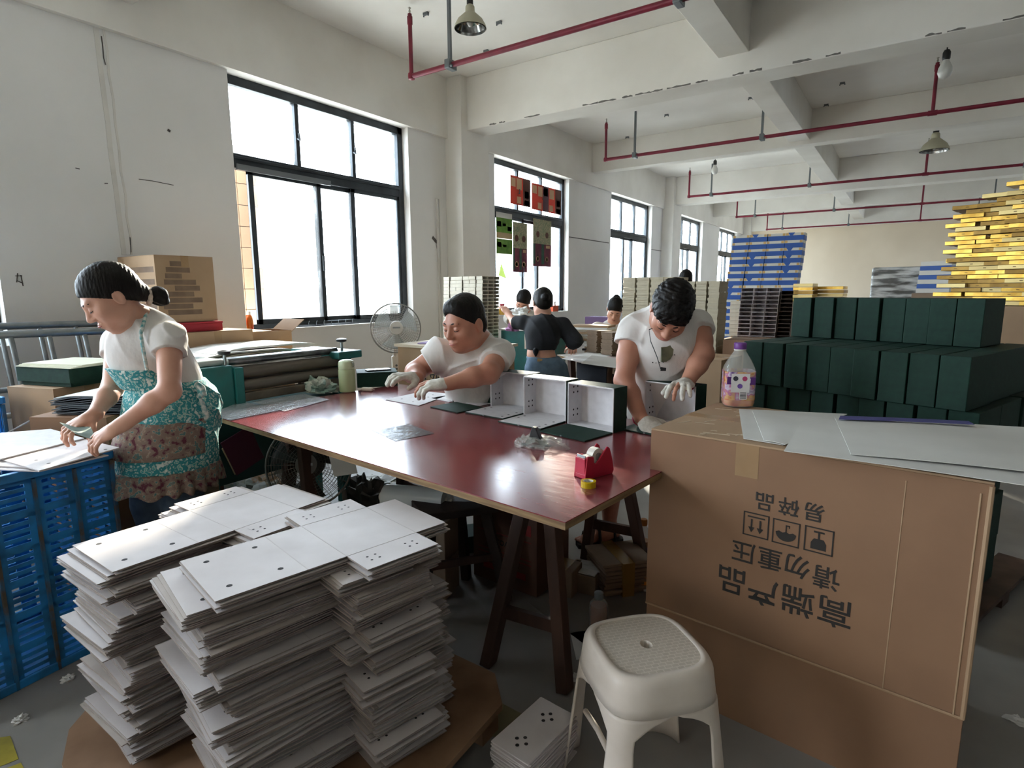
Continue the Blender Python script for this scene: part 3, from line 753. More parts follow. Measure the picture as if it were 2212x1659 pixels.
# ================================================================== figures: signed distance fields meshed with surface nets
class SDF:
    def __init__(s, lo, hi, h):
        s.lo = np.array(lo, float) - .03; s.h = h
        s.n = np.ceil((np.array(hi, float) + .03 - s.lo) / h).astype(int) + 1
        s.g = np.full(tuple(s.n), .08, np.float32)
    def sub(s, c0, c1, m):
        a = np.maximum(((np.minimum(c0, c1) - m - s.lo) / s.h).astype(int), 0); b = np.minimum(((np.maximum(c0, c1) + m - s.lo) / s.h).astype(int) + 2, s.n)
        if np.any(b <= a): return None, None
        ax = [s.lo[i] + s.h * np.arange(a[i], b[i]) for i in range(3)]
        P = np.stack(np.meshgrid(*ax, indexing='ij'), -1)
        return (slice(a[0], b[0]), slice(a[1], b[1]), slice(a[2], b[2])), P
    @staticmethod
    def smin(a, b, k):
        if k <= 0: return np.minimum(a, b)
        h = np.clip(.5 + .5 * (b - a) / k, 0, 1); return b * (1 - h) + a * h - k * h * (1 - h)
    def put(s, sl, d, k, op):
        if op == 'u': s.g[sl] = s.smin(s.g[sl], d, k)
        else: s.g[sl] = -s.smin(-s.g[sl], d, k)
    def cone(s, p0, r0, p1, r1, k=.02, op='u', infl=0.0, flat=None):
        p0 = np.array(p0); p1 = np.array(p1); r0 += infl; r1 += infl
        sl, P = s.sub(p0, p1, max(r0, r1) + .06)
        if sl is None: return
        d = p1 - p0; L = max(float(d @ d), 1e-9); t = ((P - p0) @ d) / L; tc = np.clip(t, 0, 1)
        dist = np.linalg.norm(P - p0 - tc[..., None] * d, axis=-1) - (r0 + (r1 - r0) * tc)
        if flat:      # cut the far end square
            dist = np.maximum(dist, (t - 1) * math.sqrt(L)) if flat == 1 else np.maximum(dist, -t * math.sqrt(L))
        s.put(sl, dist, k, op)
    def ell(s, c, r, B=None, k=.02, op='u', infl=0.0):
        c = np.array(c); r = np.array(r, float) + infl; m = float(max(r))
        sl, P = s.sub(c, c, m + .06)
        if sl is None: return
        q = P - c
        if B is not None: q = q @ np.array(B).T      # rows of B: local axes
        k0 = np.linalg.norm(q / r, axis=-1); k1 = np.linalg.norm(q / (r * r), axis=-1) + 1e-9
        s.put(sl, k0 * (k0 - 1) / k1, k, op)
    def keep(s, p, n):
        """keep only the side of the plane the normal points away from"""
        ax = [s.lo[i] + s.h * np.arange(s.n[i]) for i in range(3)]
        n = np.array(n, float); n /= np.linalg.norm(n); p = np.array(p)
        d = (ax[0] - p[0])[:, None, None] * n[0] + (ax[1] - p[1])[None, :, None] * n[1] + (ax[2] - p[2])[None, None, :] * n[2]
        s.g = np.maximum(s.g, d.astype(np.float32))
    def ripple(s, fn):
        """fn(P) adds to the field near the surface: folds"""
        idx = np.argwhere(np.abs(s.g) < .03)
        P = s.lo + idx * s.h
        s.g[tuple(idx.T)] += fn(P).astype(np.float32)
    def mesh(s, name):
        g = s.g; ins = g < 0; nx, ny, nz = g.shape
        cnt = np.zeros((nx - 1, ny - 1, nz - 1), np.int8)
        for i in (0, 1):
            for j in (0, 1):
                for k in (0, 1): cnt += ins[i:nx - 1 + i, j:ny - 1 + j, k:nz - 1 + k]
        act = np.argwhere((cnt > 0) & (cnt < 8))
        vid = np.full(cnt.shape, -1, np.int32); vid[tuple(act.T)] = np.arange(len(act))
        acc = np.zeros((len(act), 3)); num = np.zeros(len(act))
        cor = [(i, j, k) for i in (0, 1) for j in (0, 1) for k in (0, 1)]
        val = {c: g[act[:, 0] + c[0], act[:, 1] + c[1], act[:, 2] + c[2]] for c in cor}
        for c in cor:
            for ax in range(3):
                if c[ax]: continue
                e = list(c); e[ax] = 1; e = tuple(e); a, b = val[c], val[e]; m = (a < 0) != (b < 0)
                t = np.where(m, a / np.where(m, a - b, 1), 0)
                p = np.array(c, float)[None, :] + np.zeros((len(act), 3)); p[:, ax] += t
                acc[m] += p[m]; num[m] += 1
        V = s.lo + (act + acc / num[:, None]) * s.h
        F = []
        for ax in range(3):
            sl0 = [slice(None)] * 3; sl1 = [slice(None)] * 3; sl0[ax] = slice(0, -1); sl1[ax] = slice(1, None)
            ch = ins[tuple(sl0)] != ins[tuple(sl1)]; E = np.argwhere(ch); b_, c_ = (ax + 1) % 3, (ax + 2) % 3
            E = E[(E[:, b_] > 0) & (E[:, c_] > 0) & (E[:, b_] < g.shape[b_] - 1) & (E[:, c_] < g.shape[c_] - 1)]
            def o(db, dc):
                q = E.copy(); q[:, b_] += db; q[:, c_] += dc; return vid[tuple(q.T)]
            Q = np.stack([o(-1, -1), o(0, -1), o(0, 0), o(-1, 0)], 1)
            fl = ~ins[tuple(E.T)]; Q[fl] = Q[fl][:, ::-1]; F.append(Q)
        F = np.concatenate(F); F = F[(F >= 0).all(1)]
        me = bpy.data.meshes.new(name)
        me.vertices.add(len(V)); me.vertices.foreach_set('co', V.ravel())
        me.loops.add(len(F) * 4); me.loops.foreach_set('vertex_index', F.ravel())
        me.polygons.add(len(F)); me.polygons.foreach_set('loop_start', np.arange(len(F)) * 4)
        me.update(calc_edges=True); me.polygons.foreach_set('use_smooth', np.ones(len(F), bool))
        return me

def basis(f, u):
    f = Vector(f).normalized(); u = Vector(u); u = (u - f * f.dot(u)).normalized(); r = f.cross(u)
    return r, f, u

class Person:
    """collects primitives per layer (skin, shirt, trousers, hair, gloves ...) and meshes each layer"""
    def __init__(s, name, label, base, h=.005):
        s.t = thing(name, label, 'person', base); s.h = h; s.layers = {}
    def L(s, layer): return s.layers.setdefault(layer, [])
    def cone(s, layer, p0, r0, p1, r1, k=.025, op='u', flat=None): s.L(layer).append(('c', Vector(p0), r0, Vector(p1), r1, k, op, flat))
    def ell(s, layer, c, r, B=None, k=.02, op='u'): s.L(layer).append(('e', Vector(c), r, B, k, op))
    def cut(s, layer, p, n): s.L(layer).append(('k', Vector(p), Vector(n)))
    def build(s, layer, material, name=None, infl=0.0, ripple=None, h=None, parent=None):
        P = []
        for q in s.L(layer):
            if q[0] == 'c' and q[6] == 'u':
                m = max(q[2], q[4]) + infl; P += [q[1] - Vector((m,) * 3), q[1] + Vector((m,) * 3), q[3] - Vector((m,) * 3), q[3] + Vector((m,) * 3)]
            elif q[0] == 'e' and q[5] == 'u':
                m = max(q[2]) + infl; P += [q[1] - Vector((m,) * 3), q[1] + Vector((m,) * 3)]
        lo = [min(p[i] for p in P) for i in range(3)]; hi = [max(p[i] for p in P) for i in range(3)]
        f = SDF(lo, hi, h or s.h)
        for q in s.L(layer):
            if q[0] == 'c': f.cone(q[1], q[2], q[3], q[4], q[5], q[6], infl if q[6] == 'u' else 0, q[7])
            elif q[0] == 'e': f.ell(q[1], q[2], q[3], q[4], q[5], infl if q[5] == 'u' else 0)
            else: f.keep(q[1], q[2])
        if ripple: f.ripple(ripple)
        me = f.mesh(name or layer); me.materials.append(material)
        return link(name or layer, me, parent or s.t)
    def head(s, c, f, u, sc=1.0, neck=None, nr=.055, ear=True):
        r, f, u = basis(f, u); s.hc, s.hr, s.hf, s.hu, s.hs = Vector(c), r, f, u, sc
        B = [list(r), list(f), list(u)]; s.hB = B
        W = s.hp
        E = lambda x, y, z, a, b, d, k=.02, op='u': s.ell('skin', W(x, y, z), (a * sc, b * sc, d * sc), B, k * sc, op)
        E(0, -.012, .03, .074, .093, .088); E(0, .03, -.03, .062, .062, .085, .03); E(0, .052, -.088, .036, .034, .03, .03)
        for q in (-1, 1):
            E(q * .042, .055, -.03, .026, .026, .026, .025); E(q * .045, .01, -.075, .025, .035, .03, .03)
            if ear: E(q * .079, -.012, -.012, .008, .02, .031, .008); E(q * .086, -.006, -.012, .006, .010, .018, .006, 's')
        s.cone('skin', W(-.034, .082, .016), .011 * sc, W(.034, .082, .016), .011 * sc, .02 * sc)
        for q in (-1, 1): E(q * .031, .102, -.004, .019, .016, .012, .014, 's'); E(q * .031, .080, -.006, .015, .013, .010, .004)
        s.cone('skin', W(0, .088, .004), .008 * sc, W(0, .106, -.036), .0125 * sc, .014 * sc)
        for q in (-1, 1): E(q * .013, .097, -.041, .009, .011, .008, .008)
        E(0, .088, -.066, .024, .012, .0065, .007); E(0, .086, -.078, .021, .012, .007, .007); E(0, .103, -.072, .022, .008, .0018, .003, 's')
        if neck is not None: s.cone('skin', W(0, -.02, -.05), nr * sc, Vector(neck), nr * 1.12, .03)
    def hp(s, x, y, z): return s.hc + (s.hr * x + s.hf * y + s.hu * z) * s.hs
    def face_marks(s, brow, lash, lips=None):
        hd = s.t
        for q in (-1, 1):
            pts = [s.hp(q * (.014 + .034 * i / 6), .0945 - .016 * (i / 6) ** 2, .0165 + .004 * math.sin(i / 6 * 3)) for i in range(7)]
            link('eyebrow', MB().tube(pts, [.0022, .0032, .0036, .0036, .0032, .0026, .0015], 6).mesh('eyebrow', brow, 60), hd)
            pts = [s.hp(q * (.017 + .028 * i / 6), .0925 - .012 * abs(i / 6 - .45) ** 1.5 * 2, -.010 - .004 * math.sin(i / 6 * 3.1)) for i in range(7)]
            link('eyelashes', MB().tube(pts, .0016, 5).mesh('eyelashes', lash, 60), hd)
        if lips:
            pts = [s.hp(.02 * (i / 4 - 1), .0985 - .006 * (i / 4 - 1) ** 2, -.0715) for i in range(9)]
            link('lips', MB().tube(pts, [.0015, .003, .004, .0046, .0046, .0046, .004, .003, .0015], 6).mesh('lips', lips, 60), hd)
    def hand(s, layer, wrist, fdir, normal, side, curl=(.5, .5, .5, .5), thumb=.6, sc=1.0, spread=.12, skip=(), k=.006):
        """palm and five fingers; fdir wrist to knuckles, normal out of the back of the hand, side +1 puts the thumb on +x"""
        y = Vector(fdir).normalized(); z = Vector(normal); z = (z - y * y.dot(z)).normalized(); x = y.cross(z) * side
        w = Vector(wrist); W = lambda a, b, c: w + (x * a + y * b + z * c) * sc
        Bm = [list(x), list(y), list(z)]
        s.cone(layer, W(0, -.01, 0), .024 * sc, W(0, .03, 0), .025 * sc, .015)
        s.ell(layer, W(0, .05, 0), (.042 * sc, .05 * sc, .0165 * sc), Bm, .012)
        lens = (.072, .080, .074, .058); xs_ = (.029, .010, -.010, -.028); rad = (.0088, .0090, .0086, .0076)
        for i in range(4):
            if i in skip: continue
            a = (1.5 - i) * spread * .5; base = W(xs_[i], .088 - abs(i - 1.2) * .004, .003); c = curl[i]; p = base; ang = c * .55
            for j, fr in enumerate((.44, .32, .26)):
                d = (y * math.cos(ang) - z * math.sin(ang)) + x * a; d.normalize(); q = p + d * lens[i] * fr * 1.05 * sc
                s.cone(layer, p, rad[i] * sc * (1 - .07 * j), q, rad[i] * sc * (.93 - .07 * j), k); p = q; ang += c * .75
        if 'thumb' not in skip:
            p = W(.03, .022, -.004); d1 = (x * .75 + y * .65 - z * (.25 + .3 * thumb)).normalized(); q = p + d1 * .045 * sc
            s.cone(layer, p, .0125 * sc, q, .0105 * sc, .012)
            d2 = (x * (.55 - .5 * thumb) + y * .8 - z * (.25 + .35 * thumb)).normalized(); s.cone(layer, q, .0105 * sc, q + d2 * .036 * sc, .0085 * sc, k)
M_skin = mat('skin', '#bd8870', 0.5, col2='#ae7660', scale=9, sss=.0)
M_skin2 = mat('skin_pale', '#cf9f88', 0.5, col2='#c38d76', scale=9)
M_hair = mat('black_hair', '#0f0d0b', 0.55, col2='#191512', scale=60, stretch=(1, 1, .2), bump=.5, spec=.25)
M_shirt = mat('white_cotton', '#d8d3ce', 0.9, col2='#cfcac4', scale=5, bump=.55, bscale=17, stretch=(1, 1, .55))
M_shirt2 = mat('off_white_cotton', '#cbc4bb', 0.9, col2='#bfb8af', scale=5, bump=.5, bscale=14)
M_jeans = mat('blue_jeans', '#4f5f70', 0.85, col2='#3d4b5b', scale=22, bump=.1, bscale=60)
M_dark = mat('dark_trousers', '#2b2c31', 0.85, col2='#232429', scale=10)
M_glove = mat('white_knit_glove', '#d3cec3', 0.9, col2='#c2bcb0', scale=60, bump=.25, bscale=180)
M_cuff = mat('red_glove_cuff', '#b1324a', 0.8)
M_lash = mat('lash', '#1d1613', .6)
M_lips = mat('lips', '#a5645a', .5)
def folds(a=.004, f=26, seed=0.0):
    """narrow soft ridges running over the cloth"""
    f = f * 1.5
    def fn(P):
        x, y, z = P[:, 0], P[:, 1], P[:, 2]
        w1 = .9 * np.sin(7 * z + 5 * x + seed) + .5 * np.sin(13 * y - 9 * z + seed * 1.7)
        w2 = .9 * np.sin(8 * x - 6 * z + seed * 2.1) + .5 * np.sin(15 * z + 6 * y + seed)
        r1 = 1 - np.abs(np.sin(f * (.62 * x + .5 * y + .55 * z) * .5 + w1 * 2.2)); r2 = 1 - np.abs(np.sin(f * (.5 * x - .6 * y - .5 * z) * .5 + w2 * 2.2 + 1.1))
        m1 = .5 + .5 * np.sin(9 * x + 11 * z + seed * 3); m2 = .5 + .5 * np.sin(10 * y - 8 * z + seed)
        return -a * 1.7 * (r1 ** 3 * m1 + r2 ** 3 * m2) + a * .4
    return fn
def A(px, py, d): return at_depth(px, py, d)
from mathutils.bvhtree import BVHTree
def on_mesh(o, px, py, lift=.001):
    me = o.data; M = o.matrix_parent_inverse if o.parent is None else Matrix()
    t_ = BVHTree.FromPolygons([v.co for v in me.vertices], [p.vertices for p in me.polygons])
    r = _ray(px, py).normalized(); h = t_.ray_cast(CAM_C, r)
    if h[0] is None: return at_depth(px, py, 2.45), -r
    return h[0] + h[1] * lift, h[1]

# ------------------------------------------------------------------ the bending man in the sleeveless shirt
def man_bending():
    foot = on_z(1312, 1170, 0); foot2 = Vector((-.80, 2.62, 0))
    p = Person('person', 'man in a sleeveless white shirt bending over the table in white gloves', Vector((foot.x * .5 + foot2.x * .5, 2.7, 0)))
    hip = A(1428, 868, 2.75); waist = A(1424, 810, 2.68); chest = A(1432, 742, 2.58); nb = A(1440, 672, 2.52)
    shR = A(1366, 712, 2.56); shL = A(1508, 700, 2.56)
    hd = A(1449, 672, 2.40)
    # arms
    hR = on_z(1404, 921, T + .035); wR = hR + (A(1385, 905, 2.42) - hR).normalized() * .095
    elR = A(1348, 822, 2.52)
    bx_top = T + BH
    kL = on_z(1447, 838, bx_top + .03); wL = A(1482, 829, 2.40); elL = A(1520, 765, 2.46)
    S = 'skin'
    p.head(hd, camdir(-.22, -.86, .46), camdir(.02, .50, .86), .98, nb, .056)
    p.cone(S, nb, .062, chest, .11, .05); p.cone(S, shR, .05, shL, .05, .05)
    p.ell(S, chest, (.15, .10, .16), None, .05); p.cone(S, chest, .125, waist, .115, .05); p.cone(S, waist, .12, hip, .135, .05)
    for sh, el, wr in ((shR, elR, wR), (shL, elL, wL)):
        p.cone(S, sh, .054, sh * .45 + el * .55, .046, .03); p.cone(S, sh * .45 + el * .55, .046, el, .041, .02); p.cone(S, el, .042, el * .65 + wr * .35, .041, .02); p.cone(S, el * .65 + wr * .35, .041, wr, .027, .02)
    hipR = hip + Vector((-.085, .0, -.03)); hipL = hip + Vector((.085, .0, -.03))
    legs = []
    for h_, f_, kb in ((hipR, foot, Vector((-.05, -.06, 0))), (hipL, foot2, Vector((.02, -.06, 0)))):
        an = f_ + Vector((0, .02, .085)); kn = h_ * .5 + an * .5 + kb; legs.append((h_, kn, an))
        p.cone(S, h_, .09, kn, .06, .03); p.cone(S, kn, .058, kn * .6 + an * .4, .056, .02); p.cone(S, kn * .6 + an * .4, .054, an, .034, .02)
        fd = (Vector((-.5, -.75, 0)) if h_ is hipR else Vector((.1, -1, 0))).normalized()
        p.cone(S, an, .036, f_ + fd * .03 + Vector((0, 0, .05)), .036, .02); p.cone(S, f_ + fd * .0 + Vector((0, 0, .045)), .036, f_ + fd * .13 + Vector((0, 0, .036)), .03, .02); p.cone(S, an, .034, f_ - fd * .045 + Vector((0, 0, .05)), .032, .02)
        sd_ = Vector((fd.y, -fd.x, 0))
        for i in range(5):
            b = f_ + fd * .135 + sd_ * (.034 - .017 * i); p.cone(S, b + Vector((0, 0, .034)), .011, b + fd * (.035 - .004 * i) + Vector((0, 0, .03)), .009, .004)
        legs[-1] += (f_, fd, sd_)
    # hands: right pressed flat on the lid, left spread over the box top
    hdir = (hR - wR); 
    argsR = (wR, Vector((.6, -.25, -.25)), Vector((-.15, -.35, .93)), -1, (.25, .3, .35, .4), .3)
    argsL = (wL, (kL - wL), Vector((.05, -.35, .93)), 1, (.75, .8, .75, .7), .6)
    p.hand(S, *argsR); p.hand(S, *argsL, spread=.32)
    body = p.build('skin', M_skin, 'body', h=.0045)
    p.hand('glove', *argsR); p.hand('glove', *argsL, spread=.32, skip=(1,))
    p.build('glove', M_glove, 'glove', infl=.0028, h=.0035)
    for wr, a in ((wR, hR - wR), (wL, kL - wL)):
        d = a.normalized(); q = MB(); q.cyl(wr - d * .028, wr - d * .016, .0335, .0335, 20); link('glove_cuff', q.mesh('glove_cuff', M_cuff, 40), p.t)
    # shirt with cut-off sleeves
    V = 'shirt'
    p.ell(V, chest, (.16, .115, .17), None, .05); p.cone(V, nb + (nb - chest) * .02, .072, chest, .13, .05); p.cone(V, shR * .9 + shL * .1, .062, shL * .9 + shR * .1, .062, .05)
    p.cone(V, chest, .145, waist, .15, .05); p.cone(V, waist, .15, hip + Vector((0, 0, -.05)), .165, .05)
    for sh, el in ((shR, elR), (shL, elL)): p.cone(V, sh, .066, sh * .72 + el * .28, .07, .03, flat=1)
    neckdir = (hd - nb).normalized()
    p.cone(V, nb + neckdir * .045, .058, nb + neckdir * .2, .09, .01, 's')
    p.cut(V, Vector((0, 0, hip.z - .13)), Vector((0, 0, -1)))
    sh_ = p.build(V, M_shirt, 'shirt', ripple=folds(.005, 22, 1.0))
    # faded square print and small letters on the chest
    q, n_ = on_mesh(sh_, 1441, 764); n_ = (n_ - _ray(1441, 764).normalized()).normalized()
    fr = frame3(q, camdir(1, .05, 0), n_.cross(camdir(1, .05, 0)))
    pts = [(-.024, -.034), (-.005, -.033), (.012, -.024), (.023, -.006), (.027, .02), (.025, .042), (.014, .036), (.0, .03), (-.024, .028)]
    link('shirt_print', MB().prism(pts, -.012, .004, fr).mesh('shirt_print', mat('faded_olive_print', '#6d6a52', .9, col2='#4f5040', scale=25)), sh_)
    for px_, py_, r_ in ((1410, 783, .0035), (1417, 784, .0022), (1425, 783, .0028), (1432.5, 782.5, .003), (1439, 780.5, .0026), (1457, 766.5, .003)):
        q, n_ = on_mesh(sh_, px_, py_, 0); d_ = (CAM_C - q).normalized()
        link('shirt_mark', MB().cyl(q - d_ * .004, q + d_ * .0015, r_, r_ * .8, 8).mesh('shirt_mark', M_ink), sh_)
    # dark shorts
    D_ = 'shorts'
    p.cone(D_, waist * .3 + hip * .7, .14, hip, .15, .05)
    for h_, kn, an, f_, fd, sd_ in legs: p.cone(D_, h_, .105, h_ * .25 + kn * .75, .095, .03, flat=1)
    p.build(D_, M_dark, 'shorts', ripple=folds(.004, 20, 2.0))
    # sandals
    for h_, kn, an, f_, fd, sd_ in legs:
        sole = MB(); Fm = frame3(f_ + fd * .05, sd_, fd)
        pl = [(-.045, -.12), (-.05, .0), (-.052, .09), (-.02, .135), (.03, .125), (.05, .07), (.045, -.1), (.02, -.13), (-.02, -.132)]
        sole.prism(pl[::-1], .0, .022, Fm); so = link('sandal', sole.mesh('sandal', mat('sandal_black', '#201f20', .6)), p.t)
        for yy, hh in ((.075, .062), (.02, .085), (-.07, .1)):
            st = MB(); st.tube([Fm @ Vector((-.048, yy, .02)), Fm @ Vector((-.036, yy, hh)), Fm @ Vector((0, yy, hh + .014)), Fm @ Vector((.036, yy, hh)), Fm @ Vector((.048, yy, .02))], .008, 8)
            link('strap', st.mesh('strap', mat('sandal_black', '#201f20', .6), 50), so)
    # hair: thick mop over the crown
    H = 'hair'; B = p.hB; E = lambda x, y, z, a, b, c, k=.02, op='u': p.ell(H, p.hp(x, y, z), (a, b, c), B, k, op)
    E(0, -.015, .045, .086, .103, .092); E(0, -.06, -.0, .075, .055, .07); E(.0, .055, .07, .07, .045, .045); E(-.02, .08, .05, .045, .02, .022); E(.03, .078, .055, .035, .02, .02)
    E(0, .085, -.06, .075, .06, .095, .012, 's')
    for q in (-1, 1): E(q * .088, .0, -.035, .02, .03, .03, .01, 's')
    rngv = [(.03, .07), (.05, .05), (.07, .02), (-.05, .06), (.0, .085), (-.02, .08)]
    p.build(H, M_hair, 'hair', h=.0045, ripple=lambda P: .0035 * np.sin(160 * P[:, 0] + 30 * np.sin(40 * P[:, 2])) * np.sin(90 * P[:, 1] + 70 * P[:, 2]))
    p.face_marks(M_hair, M_lash, M_lips)
    # mask hanging under the chin, earphone lead
    q = MB(); q.bar(p.hp(-.05, .045, -.115), p.hp(.055, .05, -.11), .012, .028, up=p.hu); link('neckband', q.mesh('neckband', mat('teal_neckband', '#27706c', .4), None, .004), p.t)
    a = A(1402, 712, 2.42); b = A(1427, 797, 2.40)
    q = MB(); q.tube([p.hp(-.075, -.02, -.05), a, a * .7 + b * .3 + Vector((-.008, 0, 0)), a * .3 + b * .7, b], .0018, 6); ld = link('earphone_lead', q.mesh('earphone_lead', M_black, 60), p.t)
    q = MB(); q.cyl(b, b + camdir(1, -.1, .3) * .022, .0085, .0065, 12); link('earbud', q.mesh('earbud', M_black, 40), ld)
    return p
man_bending()

# ------------------------------------------------------------------ the seated man with the earbud
def man_seated():
    hip = A(1055, 880, 3.30); hip.z = .52
    p = Person('person', 'seated man in a white t-shirt with an earbud folding a box in gloves', Vector((hip.x, hip.y, 0)))
    chest = A(1022, 795, 3.08); waist = chest * .45 + hip * .55; nb = A(1030, 742, 3.02)
    shR = A(952, 765, 2.98); shL = A(1080, 765, 2.96); hd = A(1003, 697, 2.88)
    elR = A(897, 803, 2.98); wR = A(900, 817, 2.82); kR = A(868, 813, 2.76)
    elL = A(1056, 806, 2.74); wL = A(968, 829, 2.66); kL = A(935, 832, 2.64)
    S = 'skin'
    p.head(hd, camdir(-.62, -.34, .70), camdir(-.16, .92, .34), 1.13, nb, .064)
    p.cone(S, nb, .075, chest, .13, .05); p.cone(S, shR, .055, shL, .055, .05); p.ell(S, chest, (.17, .13, .18), None, .06); p.cone(S, chest, .15, waist, .16, .05); p.cone(S, waist, .16, hip, .16, .05)
    for sh, el, wr in ((shR, elR, wR), (shL, elL, wL)):
        p.cone(S, sh, .062, el, .05, .03); p.cone(S, el, .05, el * .6 + wr * .4, .046, .02); p.cone(S, el * .6 + wr * .4, .046, wr, .031, .02)
    legs = []
    tw = Vector((.45, -.9, 0)).normalized(); sd_ = Vector((tw.y, -tw.x, 0))
    for q in (-1, 1):
        h_ = hip + sd_ * q * .1; kn = h_ + tw * .40 + sd_ * q * .08 + Vector((0, 0, .0)); an = Vector((kn.x - .02, kn.y + .02, .09)); legs.append((h_, kn, an))
        p.cone(S, h_, .09, kn, .062, .03); p.cone(S, kn, .06, an, .036, .03)
        f_ = Vector((an.x, an.y, 0)); p.cone(S, an, .036, f_ + tw * .13 + Vector((0, 0, .034)), .03, .02); p.cone(S, an, .034, f_ - tw * .04 + Vector((0, 0, .035)), .03, .02)
    aR = (wR, kR - wR, Vector((.1, -.2, .95)), -1, (.5, .55, .6, .6), .5); aL = (wL, kL - wL, Vector((.1, -.35, .9)), 1, (.7, .7, .75, .8), .7)
    p.hand(S, *aR, sc=1.05); p.hand(S, *aL, sc=1.05)
    p.build(S, M_skin, 'body', h=.005)
    p.hand('glove', *aR, sc=1.05); p.hand('glove', *aL, sc=1.05, skip=(0, 1))
    p.build('glove', M_glove, 'glove', infl=.003, h=.004)
    V = 'shirt'
    p.ell(V, chest, (.185, .145, .19), None, .06); p.cone(V, nb, .085, chest, .15, .05); p.cone(V, shR, .068, shL, .068, .06); p.cone(V, chest, .17, waist, .185, .05); p.cone(V, waist, .185, hip, .185, .05)
    for sh, el, f_ in ((shR, elR, .48), (shL, elL, .55)): p.cone(V, sh, .075, sh.lerp(el, f_), .076, .04, flat=1)
    nd = (hd - nb).normalized(); p.cone(V, nb + nd * .06, .062, nb + nd * .2, .11, .01, 's')
    p.build(V, M_shirt, 'shirt', ripple=folds(.006, 20, .5))
    tr = 'trousers'
    p.cone(tr, waist * .3 + hip * .7, .165, hip, .17, .05)
    for h_, kn, an in legs: p.cone(tr, h_, .105, kn, .08, .03); p.cone(tr, kn, .078, an + (kn - an) * .45, .07, .02, flat=1)
    p.build(tr, M_dark, 'trousers', h=.008)
    for h_, kn, an in legs:
        f_ = Vector((an.x, an.y, 0)); sh = Person.__new__(Person)
        q = MB(); Fm = frame3(f_ + tw * .05, sd_, tw)
        q.prism([(-.045, -.11), (-.05, .06), (-.03, .125), (.03, .125), (.05, .06), (.045, -.11)][::-1], .0, .03, Fm); so = link('shoe', q.mesh('shoe', mat('worn_white_shoe', '#cfc7b8', .6), None, .01), p.t)
        q = MB(); q.lathe([(.05, 0), (.048, .03), (.036, .055), (.012, .066)], 20, mtx=Fm @ Matrix.Translation((0, .02, .028)) @ Matrix.Diagonal((1, 2.2, 1, 1))); link('upper', q.mesh('upper', mat('worn_white_shoe2', '#b9b0a2', .7), 50), so)
    H = 'hair'; s_ = 1.13; B = p.hB; E = lambda x, y, z, a, b, c, k=.02, op='u': p.ell(H, p.hp(x, y, z), (a * s_, b * s_, c * s_), B, k, op)
    E(0, -.014, .036, .0795, .0985, .0925); E(0, -.055, -.02, .07, .05, .06); E(0, .045, .075, .055, .04, .04)
    E(0, .088, -.035, .066, .058, .098, .008, 's'); p.cut(H, p.hp(0, .074, .052), p.hf * .72 - p.hu * .69)
    for q in (-1, 1): E(q * .085, -.015, -.03, .022, .034, .042, .01, 's')
    p.build(H, M_hair, 'hair', h=.0045, ripple=lambda P: .0015 * np.sin(300 * P[:, 0]) * np.sin(280 * P[:, 1]) * np.sin(290 * P[:, 2]))
    p.face_marks(M_hair, M_lash, M_lips)
    q = MB(); q.cbox(p.hp(.09, .004, -.014), (.018, .018, .02), 0, Matrix((p.hr, p.hf, p.hu)).transposed()); link('earbud', q.mesh('earbud', mat('white_gloss', '#e4e2df', .2), 40, .006, 3), p.t)
    # his stool
    st = thing('work_stool', 'plain wooden stool under the seated man', 'stool', (hip.x, hip.y, 0))
    q = MB(); q.box((-.16, -.16, .34), (.16, .16, .365)); local('seat', q, M_wood, st, bevel=.004)
    for i in (-1, 1):
        for j in (-1, 1): q = MB(); q.bar((i * .15, j * .15, 0), (i * .12, j * .12, .34), .035, .035); local('leg', q, M_wood, st)
    return p
man_seated()

# ------------------------------------------------------------------ the standing woman with the apron
def floral_material(name, base, c1, c2, c3, sc_=38):
    m = bpy.data.materials.new(name); m.use_nodes = True; nt = m.node_tree; N = nt.nodes; L = nt.links; b = N['Principled BSDF']; b.inputs['Roughness'].default_value = .85
    tc = N.new('ShaderNodeTexCoord'); n1 = N.new('ShaderNodeTexNoise'); n1.inputs['Scale'].default_value = sc_; n1.inputs['Detail'].default_value = 3
    L.new(tc.outputs['Object'], n1.inputs[0])
    cr = N.new('ShaderNodeValToRGB'); cr.color_ramp.interpolation = 'LINEAR'; e = cr.color_ramp.elements
    e[0].position = .36; e[0].color = lin(c1); e[1].position = .44; e[1].color = lin(base)
    for pos, c_ in ((.54, base), (.58, c2), (.64, c3), (.72, base)):
        x_ = e.new(pos); x_.color = lin(c_)
    L.new(n1.outputs['Fac'], cr.inputs[0]); L.new(cr.outputs[0], b.inputs['Base Color'])
    return m
